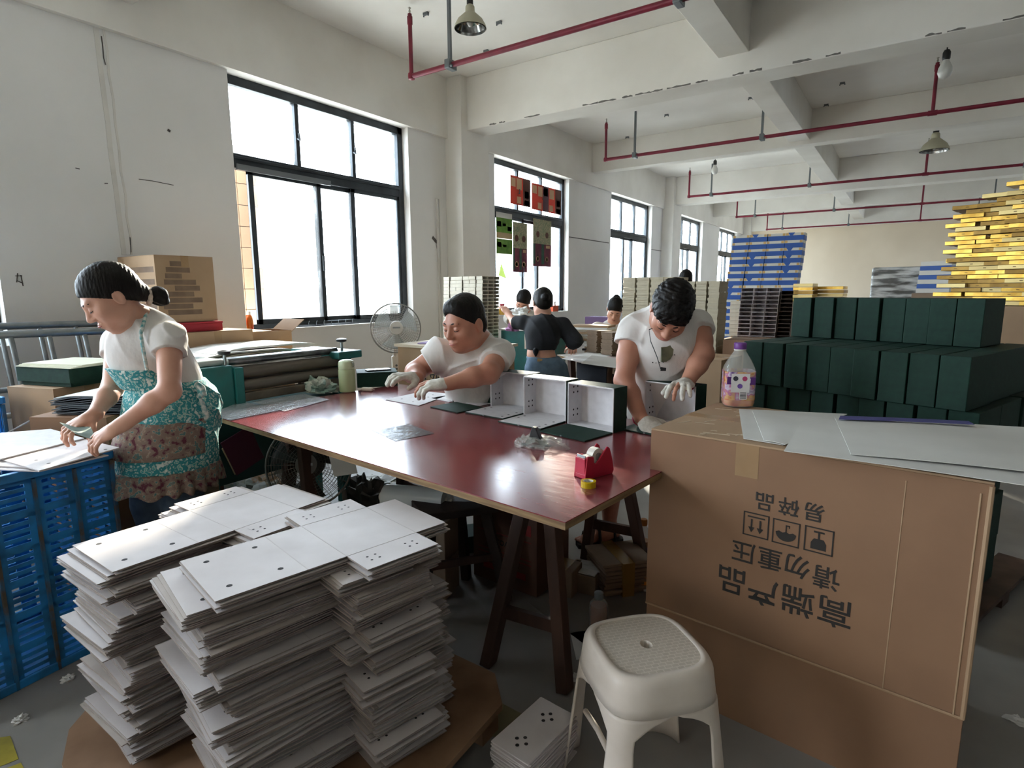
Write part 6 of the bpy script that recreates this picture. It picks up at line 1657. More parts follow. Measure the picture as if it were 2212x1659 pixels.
for k in range(3): local('brand_print', MB().box((.058, -.036 + k * .025, .096), (.0587, -.018 + k * .025, .113), Mz), mat('label_white', '#d6d2cf', .4), wr_)
# ================================================================== pile of closed green boxes on the right
GW, GD, GH = .0985, .262, .203
gm = MB().box((0, 0, 0), (GW - .003, GD, GH - .002)).mesh('green_carton_body', M_green, None, .0025)
gl = MB().box((-.001, -.001, GH - .03), (GW - .002, GD + .001, GH - .0012)).mesh('lid', M_green, None, .001)
gdir = Vector((.94, -.34, 0)).normalized(); gnor = Vector((.34, .94, 0)).normalized()
if gnor.dot(gdir) > .02: gnor = Vector((-gdir.y, gdir.x, 0))
rg = random.Random(31); nm_row = ['top', 'second', 'third', 'fourth', 'fifth', 'sixth']
def green_row(start, z, n, depth_rows, row, gap_at=(), jit=.012):
    for dpt in range(depth_rows):
        x = 0
        for i in range(n):
            o = bpy.data.objects.new('rigid_box', gm); COL.objects.link(o)
            p = start + gdir * x + gnor * (dpt * (GD + .006) + rg.uniform(-.008, .008) + .012 * math.sin(i * .7)); tilt = rg.uniform(-.012, .012)
            o.location = (p.x, p.y, z); o.rotation_euler = (0, 0, math.atan2(gdir.y, gdir.x) + rg.uniform(-.02, .02))
            tag(o, 'closed dark green box standing in the %s row of the big green pile' % nm_row[row] if dpt == 0 else 'closed dark green box hidden deeper in the %s row of the green pile' % nm_row[row], 'box', 'green boxes in the %s row of the pile' % nm_row[row])
            x += GW + (rg.uniform(.004, .012) if i in gap_at else .0012)
ZG = 1.078
green_row(Vector((-.508, 3.375, 0)), ZG, 8, 1, 0, (0, 2, 3))
green_row(Vector((-.655, 2.965, 0)), ZG - GH, 9, 3, 1, (1, 5))
green_row(Vector((-.63, 2.975, 0)), ZG - 2 * GH, 9, 3, 2, (1, 2, 3, 5, 6))
green_row(Vector((-.64, 2.985, 0)), ZG - 3 * GH, 9, 2, 3, (2, 4))
green_row(Vector((-.64, 2.985, 0)), ZG - 4 * GH, 9, 2, 4, (2, 4))
green_row(Vector((-.64, 2.985, 0)), ZG - 5 * GH, 9, 2, 5, (2, 4))
t = thing('pallet', 'low wooden pallet under the big green pile', 'pallet', Vector((-.64, 2.985, 0)), math.atan2(gdir.y, gdir.x))
zp = ZG - 5 * GH
for k in range(6): local('deck_board', MB().box((-.05 + k * .18, -.02, zp - .022), (.09 + k * .18, .86, zp - .002)), M_wood, t)
for y in (0, .38, .76): local('bearer', MB().box((-.05, y, .0), (.99, y + .09, zp - .022)), M_wood, t)

# ================================================================== gold boxes
M_gold = mat('gold_card', '#dcb65a', .32, .8, col2='#b98f3c', scale=12); M_gold2 = mat('gold_card_shade', '#8a6a34', .4, .6, col2='#a8843f', scale=10); M_goldw = mat('cream_gold', '#dcc382', .4, .45)  # the darker gold puts the pile's shadow tones into the card colour
def slab_mesh(a, b, c_, m):
    q = MB(); q.box((0, 0, 0), (a, b, c_)); return q.mesh('gold_box', m, None, .002)
GS = [slab_mesh(.21, .2, .034, m) for m in (M_gold, M_gold2, M_goldw, M_gold)]
LM = MB().box((.095, -.0008, .014), (.115, .0, .020)).mesh('emblem', mat('emblem_brown', '#6e5124', .6)); rg = random.Random(17)
def gold_pile(origin, rz, cols, rows, z0, layers, label, group, step=.0365, topcut=()):
    c_, s_ = math.cos(rz), math.sin(rz)
    for L_ in range(layers):
        odd = L_ % 2
        for i in range(cols):
            for j in range(rows):
                if i > 0 and j > 0: continue
                if any(L_ > n_ and lo_ <= i < hi_ for (n_, lo_, hi_) in topcut): continue
                x = i * .2 + odd * .07 + rg.uniform(-.03, .03) + .0022 * L_ * (1 if i < 2 else 0); y = j * .205 + rg.uniform(-.03, .03) + odd * .025 - (.05 if i > 1 else 0)
                o = bpy.data.objects.new('gold_box', GS[rg.choice((0, 0, 1, 1, 2, 3))]); COL.objects.link(o)
                o.location = (origin[0] + c_ * x - s_ * y, origin[1] + s_ * x + c_ * y, z0 + L_ * step); o.rotation_euler[2] = rz + rg.uniform(-.07, .07)
                tag(o, label, 'box', group)
                if j == 0 and rg.random() < .5:
                    e = bpy.data.objects.new('emblem', LM); COL.objects.link(e); e.parent = o
g0 = at_depth(2022, 630, 5.15)
t = thing('pallet_crate', 'tall wrapped kraft block carrying the gold boxes', 'carton', (g0.x - .05, g0.y - .1, 0), -.28)
local('block', MB().box((0, 0, 0), (1.5, .8, 1.18)), M_kraft2, t, bevel=.01); local('packing_tape', MB().box((-.001, .3, 0), (1.501, .36, 1.181)), M_tape, t)
gold_pile((g0.x, g0.y), -.28, 7, 4, 1.185, 27, 'flat gold box within the tall uneven gold pile', 'flat gold boxes in the tall pile', topcut=((22, 0, 1), (24, 1, 2)))
g1 = at_depth(1712, 640, 5.6)
for (px, nL, lb, d_) in ((1713, 5, 'left', 5.2), (1757, 4, 'right', 5.3)):
    b = at_depth(px, 640, d_); zt = at_depth(px, 612 if lb == 'left' else 618, d_).z
    t = thing('carton', 'kraft carton under the %s little stack of gold boxes' % lb, 'carton', (b.x, b.y, 0), -.1)
    local('block', MB().box((0, 0, 0), (.17 if lb == 'left' else .24, .2, zt - nL * .032 - .002)), M_kraftd, t, bevel=.004); local('packing_tape', MB().box((.06, -.0008, .3), (.1, .2008, zt - nL * .032 - .0015)), M_tape, t)
    for i in range(nL):
        o = obj('gold_box', MB().box((0, 0, 0), (.16 if lb == 'left' else .24, .18, .028)), [M_gold, M_goldw, M_gold2][i % 3], bevel=.002); o.location = (b.x + rg.uniform(-.005, .005), b.y + rg.uniform(-.01, .01), zt - (nL - i) * .032); o.rotation_euler[2] = -.1
        tag(o, 'small gold box in the %s little stack behind the green pile' % lb, 'box', 'small gold boxes, %s stack' % lb)

# ================================================================== blue and white boxes
M_blueb = mat('blue_print', '#2f5aa6', .55); M_whitel = mat('white_lid_print', '#d9d6cd', .6); M_orange = mat('orange_print', '#cfa869', .6)
bl = at_depth(1583, 512, 9.8); br = at_depth(1736, 506, 9.8); by = bl.y
b0 = on_y(1583, 520, by); b1 = on_y(1738, 510, by); cwid = (b1.x - b0.x) / 4; rows_ = 12; rh = .118
body_me = MB().box((.004, 0, 0), (cwid - .004, .3, rh * .62)).mesh('body', M_blueb); lid_me = MB().box((.002, -.004, rh * .62), (cwid - .002, .304, rh - .002)).mesh('lid', M_whitel)
ora_me = MB().box((.006, -.0055, rh * .64), (.045, -.004, rh - .006)).box((cwid - .05, -.0055, rh * .64), (cwid - .012, -.004, rh - .006)).mesh('corner_print', M_orange)
xm = cwid * .32
tri_me = MB().prism([(xm - .05, rh), (xm + .05, rh), (xm + .02, rh * .62), (xm - .02, rh * .62)][::-1], 0, .002, Matrix(((1, 0, 0, 0), (0, 0, 1, -.0075), (0, 1, 0, 0), (0, 0, 0, 1)))).mesh('notch_print', M_blueb)
ztop = (bl.z + br.z) / 2; rg = random.Random(5); nth = ['first', 'second', 'third', 'fourth']
def blue_box(x, y, z, label, group, tri):
    t_ = thing('gift_box', label, 'box', (x, y, z), 0, group)
    for nm, me in (('body', body_me), ('lid', lid_me), ('corner_print', ora_me)) + ((('notch_print', tri_me),) if tri else ()):
        o = bpy.data.objects.new(nm, me); COL.objects.link(o); o.parent = t_
        if nm == 'corner_print': o['kind'] = 'stuff'
for c_ in range(4):
    for r_ in range(rows_ + 6):
        z = ztop - (r_ + 1) * rh
        if z < .05: continue
        tri = (c_, r_) in ((1, 0), (3, 0), (3, 2), (1, 3), (3, 3), (1, 4), (3, 4), (3, 5), (1, 6), (0, 7), (0, 8))
        blue_box(b0.x + c_ * cwid - .012 * r_ * (1 if c_ == 0 else .8) + rg.uniform(-.004, .004), by + rg.uniform(-.008, .008), z, 'blue and white striped box in the %s column of the tall far stack' % nth[c_], 'blue striped boxes, %s column' % nth[c_], tri)
t = thing('pallet', 'wooden pallet under the blue striped stack', 'pallet', (b0.x - .25, by, 0)); zl = ztop - int((ztop - .05) / rh) * rh
for k in range(5): local('deck_board', MB().box((k * .27, 0, zl - .024), (.2 + k * .27, .32, zl - .001)), M_wood, t)
for y in (0, .25): local('bearer', MB().box((0, y, 0), (1.3, y + .07, zl - .024)), M_wood, t)
# pale striped parcel leaning by the gold pile and film wrapped pile
fw = at_depth(1882, 626, 7.4); fw2 = at_depth(2016, 626, 7.4); ftop = at_depth(1900, 578, 7.4).z
t = thing('wrapped_pallet', 'pallet load wrapped in crinkled clear film in front of the end wall', 'wrapped load', (fw.x, fw.y, 0), -.05)
wd = (fw2 - fw).length
local('load', MB().box((0, 0, .12), (wd, .7, ftop - .02)), mat('load_brown', '#77736b', .6, col2='#a09c92', scale=7), t, bevel=.02); local('film', MB().box((-.012, -.012, .1), (wd + .012, .712, ftop)), mat('crinkled_wrap', '#e4e6e2', .15, col2='#5d5d59', scale=5, detail=7, lo=.42, hi=.58, alpha=.85, spec=1, bump=1.0, bscale=16, stretch=(.6, 1, 3.5)), t, bevel=.03, bseg=3)  # light and dark streaks in the film colour imitate shading of its crinkles
local('pallet_base', MB().box((0, 0, 0), (wd, .7, .11)), M_wood, t)
sp = at_depth(1988, 575, 6.6)
t = thing('gift_box', 'pale blue and white striped parcel tilted beside the gold pile', 'box', (sp.x, sp.y, sp.z - .3), -.35)
for i in range(7): local('stripe_layer', MB().box((-.02 + .004 * i, 0, i * .05), (.3, .3, i * .05 + .049)), M_blueb if i % 2 else M_whitel, t)
t = thing('carton', 'brown carton below the pale striped parcel', 'carton', (sp.x - .05, sp.y, 0), -.35); local('block', MB().box((0, -.02, 0), (.36, .34, sp.z - .302)), M_kraftd, t, bevel=.005); local('packing_tape', MB().box((-.001, .14, .2), (.361, .19, sp.z - .3015)), M_tape, t)

# ================================================================== cream and grey tray stacks
M_cream = mat('cream_board_box', '#d3cdbd', .7, col2='#c9c3b2', scale=14); M_creamd = mat('tray_inside', '#6c6660', .8); M_tan = mat('tan_board_box', '#c0b69e', .7, col2='#b5aa92', scale=10); M_grayb = mat('mauve_grey_tray', '#d6cdce', .7, col2='#cbc2c3', scale=10)
def tray_mesh(w, d, h, th=.003, openside='x'):
    """tray lying on its side, open towards +x or -y"""
    q = MB()
    if openside == 'x': q.box((0, 0, 0), (th, d, h)); q.box((th, 0, 0), (w, th, h)); q.box((th, d - th, 0), (w, d, h)); q.box((th, th, 0), (w, d - th, th)); q.box((th, th, h - th), (w, d - th, h))
    else: q.box((0, d - th, 0), (w, d, h)); q.box((0, 0, 0), (th, d - th, h)); q.box((w - th, 0, 0), (w, d - th, h)); q.box((th, 0, 0), (w - th, d - th, th)); q.box((th, 0, h - th), (w - th, d - th, h))
    return q
def stack(name, x0, y0, cw_, dd, h, cols, rows, deep, ztop, me, label, group, seed, gaps=(), lean=0.0, cat='box', skip=None):
    rg_ = random.Random(seed)
    for c_ in range(cols):
        for dq in range(deep):
            if 0 < dq and c_ < cols - 1: continue
            for r_ in range(rows):
                if skip and skip(c_, r_): continue
                o = bpy.data.objects.new(name, me); COL.objects.link(o)
                o.location = (x0 + c_ * cw_ + (sum(.012 for g in gaps if g <= c_)) + rg_.uniform(-.0025, .0025) - lean * r_, y0 + dq * dd + rg_.uniform(-.004, .004), ztop - (r_ + 1) * h)
                o.rotation_euler[2] = rg_.uniform(-.015, .015); tag(o, label, cat, group)
# left stack next to the column
YL = 4.45; a = on_y(958, 598, YL); b = on_y(1043, 598, YL); cwl = (b.x - a.x - .036) / 6; YL2 = on_x(1080, 600, b.x).y; hl = .0345
stack('box_tray', a.x, YL, cwl, (YL2 - YL) / 3, hl, 6, 22, 3, a.z, tray_mesh(cwl - .003, (YL2 - YL) / 3 - .004, hl - .0022).mesh('box_tray', M_cream), 'small cream tray in the tall stack beside the wall column', 'cream trays in the stack by the column', 3, (1, 3, 5), .0012)
t = thing('carton', 'brown carton carrying the tall cream tray stack by the column', 'carton', (a.x - .08, YL - .02, 0)); zb = a.z - 22 * hl
local('block', MB().box((0, 0, 0), (b.x - a.x + .14, YL2 - YL + .06, zb - .001)), M_kraft2, t, bevel=.006); local('packing_tape', MB().box((.1, -.001, .1), (.16, YL2 - YL + .061, zb)), M_tape, t)
# tan stacks behind the bending man
def tan(px0, px1, pxs, y, rows, cols, py, key, gaps, seed, zb_px):
    a = on_y(px0, py, y); b = on_y(px1, py, y); cw2 = (b.x - a.x - .012 * len(gaps)) / cols; y2 = on_x(pxs, py, b.x).y; h_ = .0435
    me = MB().box((.002, .002, 0), (cw2 - .005, y2 - y, h_ * .5)).box((-.001, -.004, h_ * .5), (cw2 - .002, y2 - y + .001, h_ - .0006)).mesh('lidded_box', M_tan)
    stack('lidded_box', a.x, y, cw2, y2 - y, h_, cols, rows, 1, a.z, me, 'tan lidded box in the %s tan stack behind the bending man' % key, 'tan boxes, %s stack' % key, seed, gaps, .0008)
    zb = a.z - rows * h_
    t_ = thing('carton', 'tall brown carton under the %s tan box stack' % key, 'carton', (a.x - .03, y - .02, 0)); w_ = b.x - a.x + .06
    local('block', MB().box((0, 0, 0), (w_, y2 - y + .05, zb - .001)), M_kraft2, t_, bevel=.006); local('packing_tape', MB().box((.12, -.001, .05), (.18, y2 - y + .051, zb)), M_tape, t_)
tan(1347, 1463, 1488, 4.9, 15, 4, 600, 'left', (1, 2), 4, 0)
tan(1478, 1556, 1574, 4.75, 15, 3, 608, 'right', (1, 2), 5, 0)
# grey open trays on an open carton
ya_ = 6.0; a = on_y(1602, 622, ya_); b = on_y(1686, 622, ya_); cg = (b.x - a.x) / 3; hg = .0385
tm = tray_mesh(cg - .004, .15, hg - .001, .0025, 'y'); tm.mi = 0
stack('open_tray', a.x, ya_, cg, .16, hg, 3, 13, 1, a.z, tm.mesh('open_tray', M_grayb), 'mauve grey tray lying open in the stack above the open carton', 'open grey trays', 8, (), .0016)
zt2 = a.z - 13 * hg
a2 = on_y(1690, 628, ya_ + .05)
stack('open_tray', a2.x, ya_ + .02, cg, .16, hg, 1, 12, 1, a2.z, tray_mesh(cg - .002, .15, hg - .001, .003, 'y').mesh('open_tray', mat('dark_brown_tray', '#54473f', .8)), 'dark brown tray in the narrow stack beside the grey trays', 'dark brown trays', 9, (), .0022)
w3 = on_y(1578, 650, 6.3)
stack('box_tray', w3.x, 6.3, .13, .1, .04, 1, 9, 1, w3.z, MB().box((0, 0, 0), (.12, .1, .038)).mesh('box_tray', M_cream), 'pale box in the short stack left of the grey trays', 'pale boxes left of grey trays', 10)
oc = carton('carton', (a.x - .18, ya_ - .3, 0), (.66, .8, zt2 - .004), -.02, 'wide open kraft carton below the grey trays', M_kraft2, flaps=False)
local('inner_board', MB().box((.004, .004, zt2 - .02), (.656, .796, zt2 - .006)), M_kraftd, oc)
local('top_flap', MB().box((0, 0, 0), (.66, .004, .2), Matrix.Translation((0, 0, zt2 - .004)) @ Matrix.Rotation(2.4, 4, 'X')), M_kraft2, oc)
# cartons behind the bending man and beside the bottle
q = at_depth(1555, 790, 3.9)
carton('carton', (q.x - .34, q.y, 0), (.36, .4, at_depth(1555, 778, 3.9).z), -.1, 'brown carton with loose film on top right behind the bending man', M_kraft2)
q2 = at_depth(1590, 740, 4.6)
carton('carton', (q2.x - .1, q2.y, 0), (.42, .4, at_depth(1590, 735, 4.6).z), -.1, 'kraft carton with torn tape behind the juice bottle', M_kraft)

# ================================================================== second work table in the middle distance
A2, B2 = on_z(1203, 766, T), on_z(1345, 793, T); d2 = (B2 - A2).normalized(); n2 = Vector((-d2.y, d2.x, 0)); B2 = A2 + d2 * 1.25
t = thing('work_table', 'pale topped work table in the middle distance with a red tub', 'table', A2 + d2 * .6 + n2 * .35 - Vector((0, 0, T)))
F2 = frame3(Vector((A2.x, A2.y, 0)), d2, n2)
obj('table_top', MB().box((0, 0, T - .004), (.8, .42, T), F2), mat('pale_top', '#cfc9c2', .4, col2='#b78f86', scale=5, lo=.5, hi=.7), t); obj('plywood_core', MB().box((0, 0, T - .024), (.8, .42, T - .004), F2), M_ply, t)
for (x, y) in ((.12, .08), (.12, .34), (.7, .08), (.7, .34)): obj('leg', MB().bar(F2 @ Vector((x + (.08 if x < .5 else -.08), y, 0)), F2 @ Vector((x, y, T - .024)), .05, .05), M_wood, t)
obj('hanging_cloth', MB().box((.36, -.012, .22), (.8, -.004, T - .03), F2), mat('dark_cloth', '#20222a', .9), t)
c_ = on_z(1232, 752, T)
t = thing('tub', 'bright red tub with a pink handle on the far work table', 'tub', c_)
M_rt = mat('bright_red', '#cf1f30', .35)
q = MB(); q.lathe([(.055, 0), (.075, .01), (.085, .075), (.087, .085), (.082, .085), (.072, .014), (.01, .012)], 28); local('bowl', q, M_rt, t, smooth=45)
q = MB(); q.tube([(.08, 0, .07), (.13, -.01, .085), (.165, -.015, .09)], .014, 10); local('handle', q, mat('pink_handle', '#d0879a', .5), t, smooth=50)
q = MB(); q.box((-.09, -.05, .088), (.06, .06, .094)); local('lid_board', q, M_kraftd, t)
c_ = on_z(1262, 757, T)
t = thing('pliers', 'dark pliers lying beside the red tub', 'pliers', c_, .4)
local('jaw', MB().box((-.02, -.012, 0), (.03, .012, .02)), M_black, t, bevel=.004); local('grip', MB().tube([(.03, .006, .01), (.07, .02, .01), (.12, .015, .01)], .009, 8), mat('dark_red_grip', '#4d1820', .5), t, smooth=50); local('grip', MB().tube([(.03, -.006, .01), (.07, -.02, .01), (.12, -.018, .01)], .009, 8), mat('dark_red_grip', '#4d1820', .5), t, smooth=50)
sheet('paper_sheet', [(1212, 775), (1262, 784), (1330, 766), (1280, 757)], T + .001, .0015, M_paper, 'white sheet spread on the far work table', 'paper')
sheet('paper_sheet', [(1255, 785), (1330, 795), (1352, 776), (1278, 768)], T + .003, .0015, mat('grey_sheet2', '#b9b5ae', .7), 'grey sheet overhanging the edge of the far work table', 'paper')
# stacks of folded kraft flats on it
k0 = on_z(1272, 760, T); rg = random.Random(12)
for s_i, (px, n_) in enumerate(((1284, 22), (1316, 22))):
    c_ = on_z(px, 762 + s_i * 6, T) + n2 * .06
    for i in range(n_):
        o = obj('kraft_flat', MB().box((-.085, -.09, 0), (.085, .09, .0085)), M_kraftd); o.location = (c_.x + rg.uniform(-.006, .006), c_.y + rg.uniform(-.006, .006), T + .006 + i * .0092); o.rotation_euler[2] = math.atan2(d2.y, d2.x) + rg.uniform(-.03, .03)
        tag(o, 'brown folded board in the %s stack on the far work table' % ('left', 'right')[s_i], 'board', 'brown folded boards, %s stack' % ('left', 'right')[s_i])
# white table with purple box further back
q = at_depth(1275, 745, 5.6)
t = thing('work_table', 'white topped table further back below the purple box', 'table', (q.x, q.y, 0))
obj('table_top', MB().box((q.x - .4, q.y - .1, .80), (q.x + .4, q.y + .36, .82)), M_paper, t)
for x in (-.36, .36):
    for y in (-.05, .31): obj('leg', MB().box((q.x + x - .025, q.y + y - .025, 0), (q.x + x + .025, q.y + y + .025, .8)), M_kraft, t)
rg = random.Random(4)
for i in range(8):
    o = obj('board_pack', MB().box((-.2, -.12, 0), (.2, .12, .02)), [M_paper, M_kraft2, mat('cream_sheet', '#d9d0bd', .7)][i % 3]); o.location = (q.x - .05 + rg.uniform(-.02, .02), q.y + .12 + rg.uniform(-.02, .02), .822 + i * .0215); o.rotation_euler[2] = .1 + rg.uniform(-.05, .05)
    tag(o, 'flat pack of boards in the low stack beside the white shirted woman', 'board', 'board packs on the white table')
pp = at_depth(1290, 692, 6.8)
t = thing('gift_box', 'purple box standing on the back table near the wall', 'box', (pp.x - .16, pp.y, 0)); zz = at_depth(1290, 690, 6.8).z
local('body', MB().box((0, 0, zz - .08), (.3, .2, zz + .03)), mat('purple_box', '#7d6390', .6), t, bevel=.003); local('base', MB().box((-.02, -.01, zz - .095), (.34, .22, zz - .08)), mat('dark_purple', '#4a3152', .6), t); local('stand', MB().box((0, 0, 0), (.3, .2, zz - .096)), M_kraftd, t)
# teal machine behind the black-shirted woman and table beside the fan
q = at_depth(1130, 765, 5.55)
t = thing('glue_machine', 'second teal machine behind the woman in black', 'machine', (q.x, q.y, 0))
obj('body', MB().box((q.x - .26, q.y, .45), (q.x + .3, q.y + .3, .95)), M_teal, t, bevel=.01); obj('top_plate', MB().box((q.x - .27, q.y - .02, .95), (q.x + .32, q.y + .32, .965)), M_paper, t)
for x in (-.2, .25): obj('leg', MB().box((q.x + x - .04, q.y + .05, 0), (q.x + x + .04, q.y + .25, .45)), M_teal, t)
obj('notice', MB().box((q.x + .02, q.y - .006, .78), (q.x + .13, q.y - .001, .92)), mat('notice_cream', '#d8cbb8', .7), t)
q = at_depth(945, 745, 4.3)
t = thing('side_table', 'kraft sided table with purple papers behind the seated man', 'table', (q.x, q.y, 0))
obj('table_top', MB().box((q.x - .35, q.y - .1, q.z - .02), (q.x + .45, q.y + .4, q.z)), mat('board_top', '#cdbfa8', .6), t); obj('side_panel', MB().box((q.x - .33, q.y - .08, 0), (q.x + .43, q.y - .06, q.z - .02)), M_kraft2, t); obj('side_panel', MB().box((q.x - .33, q.y - .06, 0), (q.x - .31, q.y + .38, q.z - .02)), M_kraft2, t); obj('side_panel', MB().box((q.x + .41, q.y - .06, 0), (q.x + .43, q.y + .38, q.z - .02)), M_kraft2, t)
F_ = frame3((q.x - .02, q.y - .0815, q.z - .24), Vector((-1, 0, 0)), Vector((0, 0, -1)))
printed('print', '轻松包装', .1, F_, M_ink, t, .001)
o = obj('purple_folder', MB().box((-.12, -.08, 0), (.12, .08, .008)), mat('lilac', '#9a86b4', .6)); o.location = (q.x - .08, q.y + .08, q.z + .001); o.rotation_euler[2] = .3; tag(o, 'lilac folder lying on the side table behind the seated man', 'folder')
crumple('rag', (q.x - .02, q.y + .26, q.z), .07, .05, .035, mat('teal_rag', '#5f8a88', .8), 'small teal cloth on the side table behind the seated man', 'cloth', 12, .6, 18)
crumple('rag', at_depth(1108, 715, 5.0), .06, .05, .06, mat('pink_rag', '#a5769a', .8, col2='#8a5f84', scale=12), 'pink cloth hanging beside the woman in black', 'cloth', 14, .7, 20)
# ================================================================== sprinkler pipes
M_pipe = mat('red_pipe', '#7d1f34', .42, .1, col2='#6a1a2c', scale=10); M_rod = mat('grey_rod', '#6b7072', .5, .5); M_brass = mat('sprinkler_metal', '#a7a39a', .35, .8)
ords = ['nearest', 'second', 'third', 'fourth', 'farthest']
for k, (Y, xl) in enumerate(((3.83, -3.61), (7.64, -3.63), (11.5, -3.70), (15.35, -3.73), (19.0, -3.73))):
    r = .021; z = 3.1
    t = thing('sprinkler_pipe', 'red sprinkler pipe, %s of the five lines across the ceiling' % ords[k], 'pipe', (xl, Y, z), 0, 'red sprinkler pipes')
    obj('main_pipe', MB().cyl((xl, Y, z), (XR, Y, z), r, n=16), M_pipe, t, smooth=40)
    obj('elbow', MB().lathe([(.0, -.03), (.026, -.024), (.03, 0), (.026, .024), (0, .03)], 16, (xl, Y, z), caps=False), M_pipe, t, smooth=60)
    drops = [xl] + [0.02, 3.6]
    for x in drops:
        if k == 0 and x > 0: pass
        dr = obj('riser', MB().cyl((x, Y, z), (x, Y, 3.58), .017, n=14), M_pipe, t, smooth=40)
        obj('coupling', MB().cyl((x, Y, 3.50), (x, Y, 3.56), .022, n=14), M_pipe, dr, smooth=40)
        obj('sprinkler_head', MB().lathe([(.006, 3.58), (.01, 3.6), (.005, 3.615), (.014, 3.625), (.004, 3.632)], 12, (x, Y, 0)), M_brass, dr, smooth=40)
        if x > xl: obj('tee', MB().cyl((x - .04, Y, z), (x + .04, Y, z), .027, n=14), M_pipe, t, smooth=40)
    for x in (xl + .42, -1.62 if k else -1.35, 1.2, 4.2):
        h = obj('hanger_rod', MB().box((x - .012, Y - .012, z - .01), (x + .012, Y + .012, ZC - (.385 if -1.53 < x < -1.28 else 0))), M_rod, t)
        obj('clamp', MB().box((x - .02, Y - .05, z - .035), (x + .03, Y + .05, z + .035)), M_rod, h, bevel=.006); obj('bolt', MB().cyl((x + .03, Y - .035, z - .02), (x + .05, Y - .035, z - .02), .009, n=8), M_rod, h)
# reflector lamps
M_alu = mat('facet_aluminium', '#b9b9b5', .18, .95, col2='#6e6e6c', scale=26, stretch=(1, 1, .4)); M_shell = mat('lamp_shell', '#a9a48e', .5, .3)
def reflector(c, R_, label, cord):
    t_ = thing('pendant_lamp', label, 'lamp', (c.x, c.y, c.z), 0, 'reflector lamps')
    pr = [(R_, 0), (R_ * .97, R_ * .16), (R_ * .78, R_ * .5), (R_ * .42, R_ * .82), (R_ * .30, R_ * .92), (R_ * .28, R_ * 1.25), (R_ * .2, R_ * 1.35)]
    local('shell', MB().lathe(pr, 36, caps=False), M_shell, t_, smooth=30); local('reflector', MB().lathe([(a * .96, b - .004) for a, b in pr[:5]], 36, caps=False), M_alu, t_, smooth=10)
    local('socket', MB().cyl((0, 0, R_ * 1.3), (0, 0, R_ * 1.62), R_ * .2, n=16), M_black, t_, smooth=40)
    local('bulb', MB().lathe([(R_ * .1, R_ * .8), (R_ * .2, R_ * .5), (R_ * .22, R_ * .3), (R_ * .1, R_ * .12), (.001, R_ * .1)], 20, caps=False), mat('bulb_glass', '#d9d9d4', .2), t_, smooth=60)
    local('cord', MB().cyl((0, 0, R_ * 1.6), (0, 0, ZC - c.z), .006, n=8), M_black, t_)
    return t_
lp = on_y(1016, 62, 3.25); reflector(lp, .105, 'faceted reflector lamp hanging nearest at the top of the picture', True)
lp = on_y(2018, 326, 9.6); reflector(Vector((lp.x, lp.y, lp.z)), .165, 'smaller reflector lamp hanging far down the hall', True)
def bulb(c, label):
    t_ = thing('bare_bulb', label, 'lamp', c, 0, 'bare bulbs')
    local('holder', MB().lathe([(.02, 0), (.03, -.02), (.03, -.07), (.024, -.08)], 16), M_black, t_, smooth=40)
    local('bulb', MB().lathe([(.022, -.08), (.05, -.14), (.055, -.18), (.04, -.22), (.006, -.235)], 20), mat('frosted_bulb', '#cfcfca', .3), t_, smooth=60)
    local('cord', MB().cyl((0, 0, 0), (0, 0, ZC - c.z), .005, n=8), M_black, t_)
lp = on_y(2046, 108, 6.6); bulb(Vector((lp.x, lp.y, min(lp.z, ZC - .01))), 'bare bulb hanging beside the sprinkler riser on the right')
lp = on_y(1545, 346, 10.6); bulb(Vector((lp.x, lp.y, min(lp.z, ZC - .01))), 'bare bulb hanging in the third ceiling bay')
# small anchor stubs on the ceiling
rg = random.Random(2)
for i, (px, py) in enumerate(((1078, 46), (1050, 108), (920, 27), (1355, 295), (1482, 284), (1440, 247), (1622, 210), (1820, 178), (1785, 225), (1832, 228), (2052, 193), (1640, 258))):
    p = on_z(px, py, ZC); o = obj('ceiling_anchor', MB().box((-.025, -.012, -.018), (.025, .012, 0)).box((-.03, -.004, -.03), (-.02, .004, -.018)).box((.02, -.004, -.03), (.03, .004, -.018)), M_rod); o.location = p
    tag(o, 'small metal anchor stub fixed to the ceiling', 'anchor', 'ceiling anchor stubs')

# ================================================================== sheets taped to the second window
XS = -4.578
def rect(name, c0, c1, m, label, detail=None, bend=0):
    y0, y1 = sorted((c0.y, c1.y)); z0, z1 = sorted((c0.z, c1.z))
    t_ = thing(name, label, 'poster', (XS, (y0 + y1) / 2, z0))
    obj('sheet', MB().box((XS, y0, z0), (XS + .002, y1, z1)), m, t_)
    for (a, b, c, d, mm) in (detail or []):
        obj('print', MB().box((XS + .002, y0 + (y1 - y0) * a, z0 + (z1 - z0) * c), (XS + .003, y0 + (y1 - y0) * b, z0 + (z1 - z0) * d)), mm, t_)
    return t_
def tp_mat(name, c, c2=None, sc_=8, tr_=.35):
    if name in MATS: return MATS[name]
    m = mat(name, c, .6, col2=c2, scale=sc_) if c2 else mat(name, c, .6)
    nt = m.node_tree; N = nt.nodes; b = N['Principled BSDF']; out = [n for n in N if n.type == 'OUTPUT_MATERIAL'][0]
    tl = N.new('ShaderNodeBsdfTranslucent'); tl.inputs[0].default_value = lin(c); mx = N.new('ShaderNodeMixShader'); mx.inputs[0].default_value = tr_
    src = b.inputs['Base Color']
    if src.is_linked: nt.links.new(src.links[0].from_socket, tl.inputs[0])
    nt.links.new(b.outputs[0], mx.inputs[1]); nt.links.new(tl.outputs[0], mx.inputs[2]); nt.links.new(mx.outputs[0], out.inputs[0])
    return m
g2 = lambda x, y: on_x(1050 + x / 5.53, 340 + y / 5.53, XS)
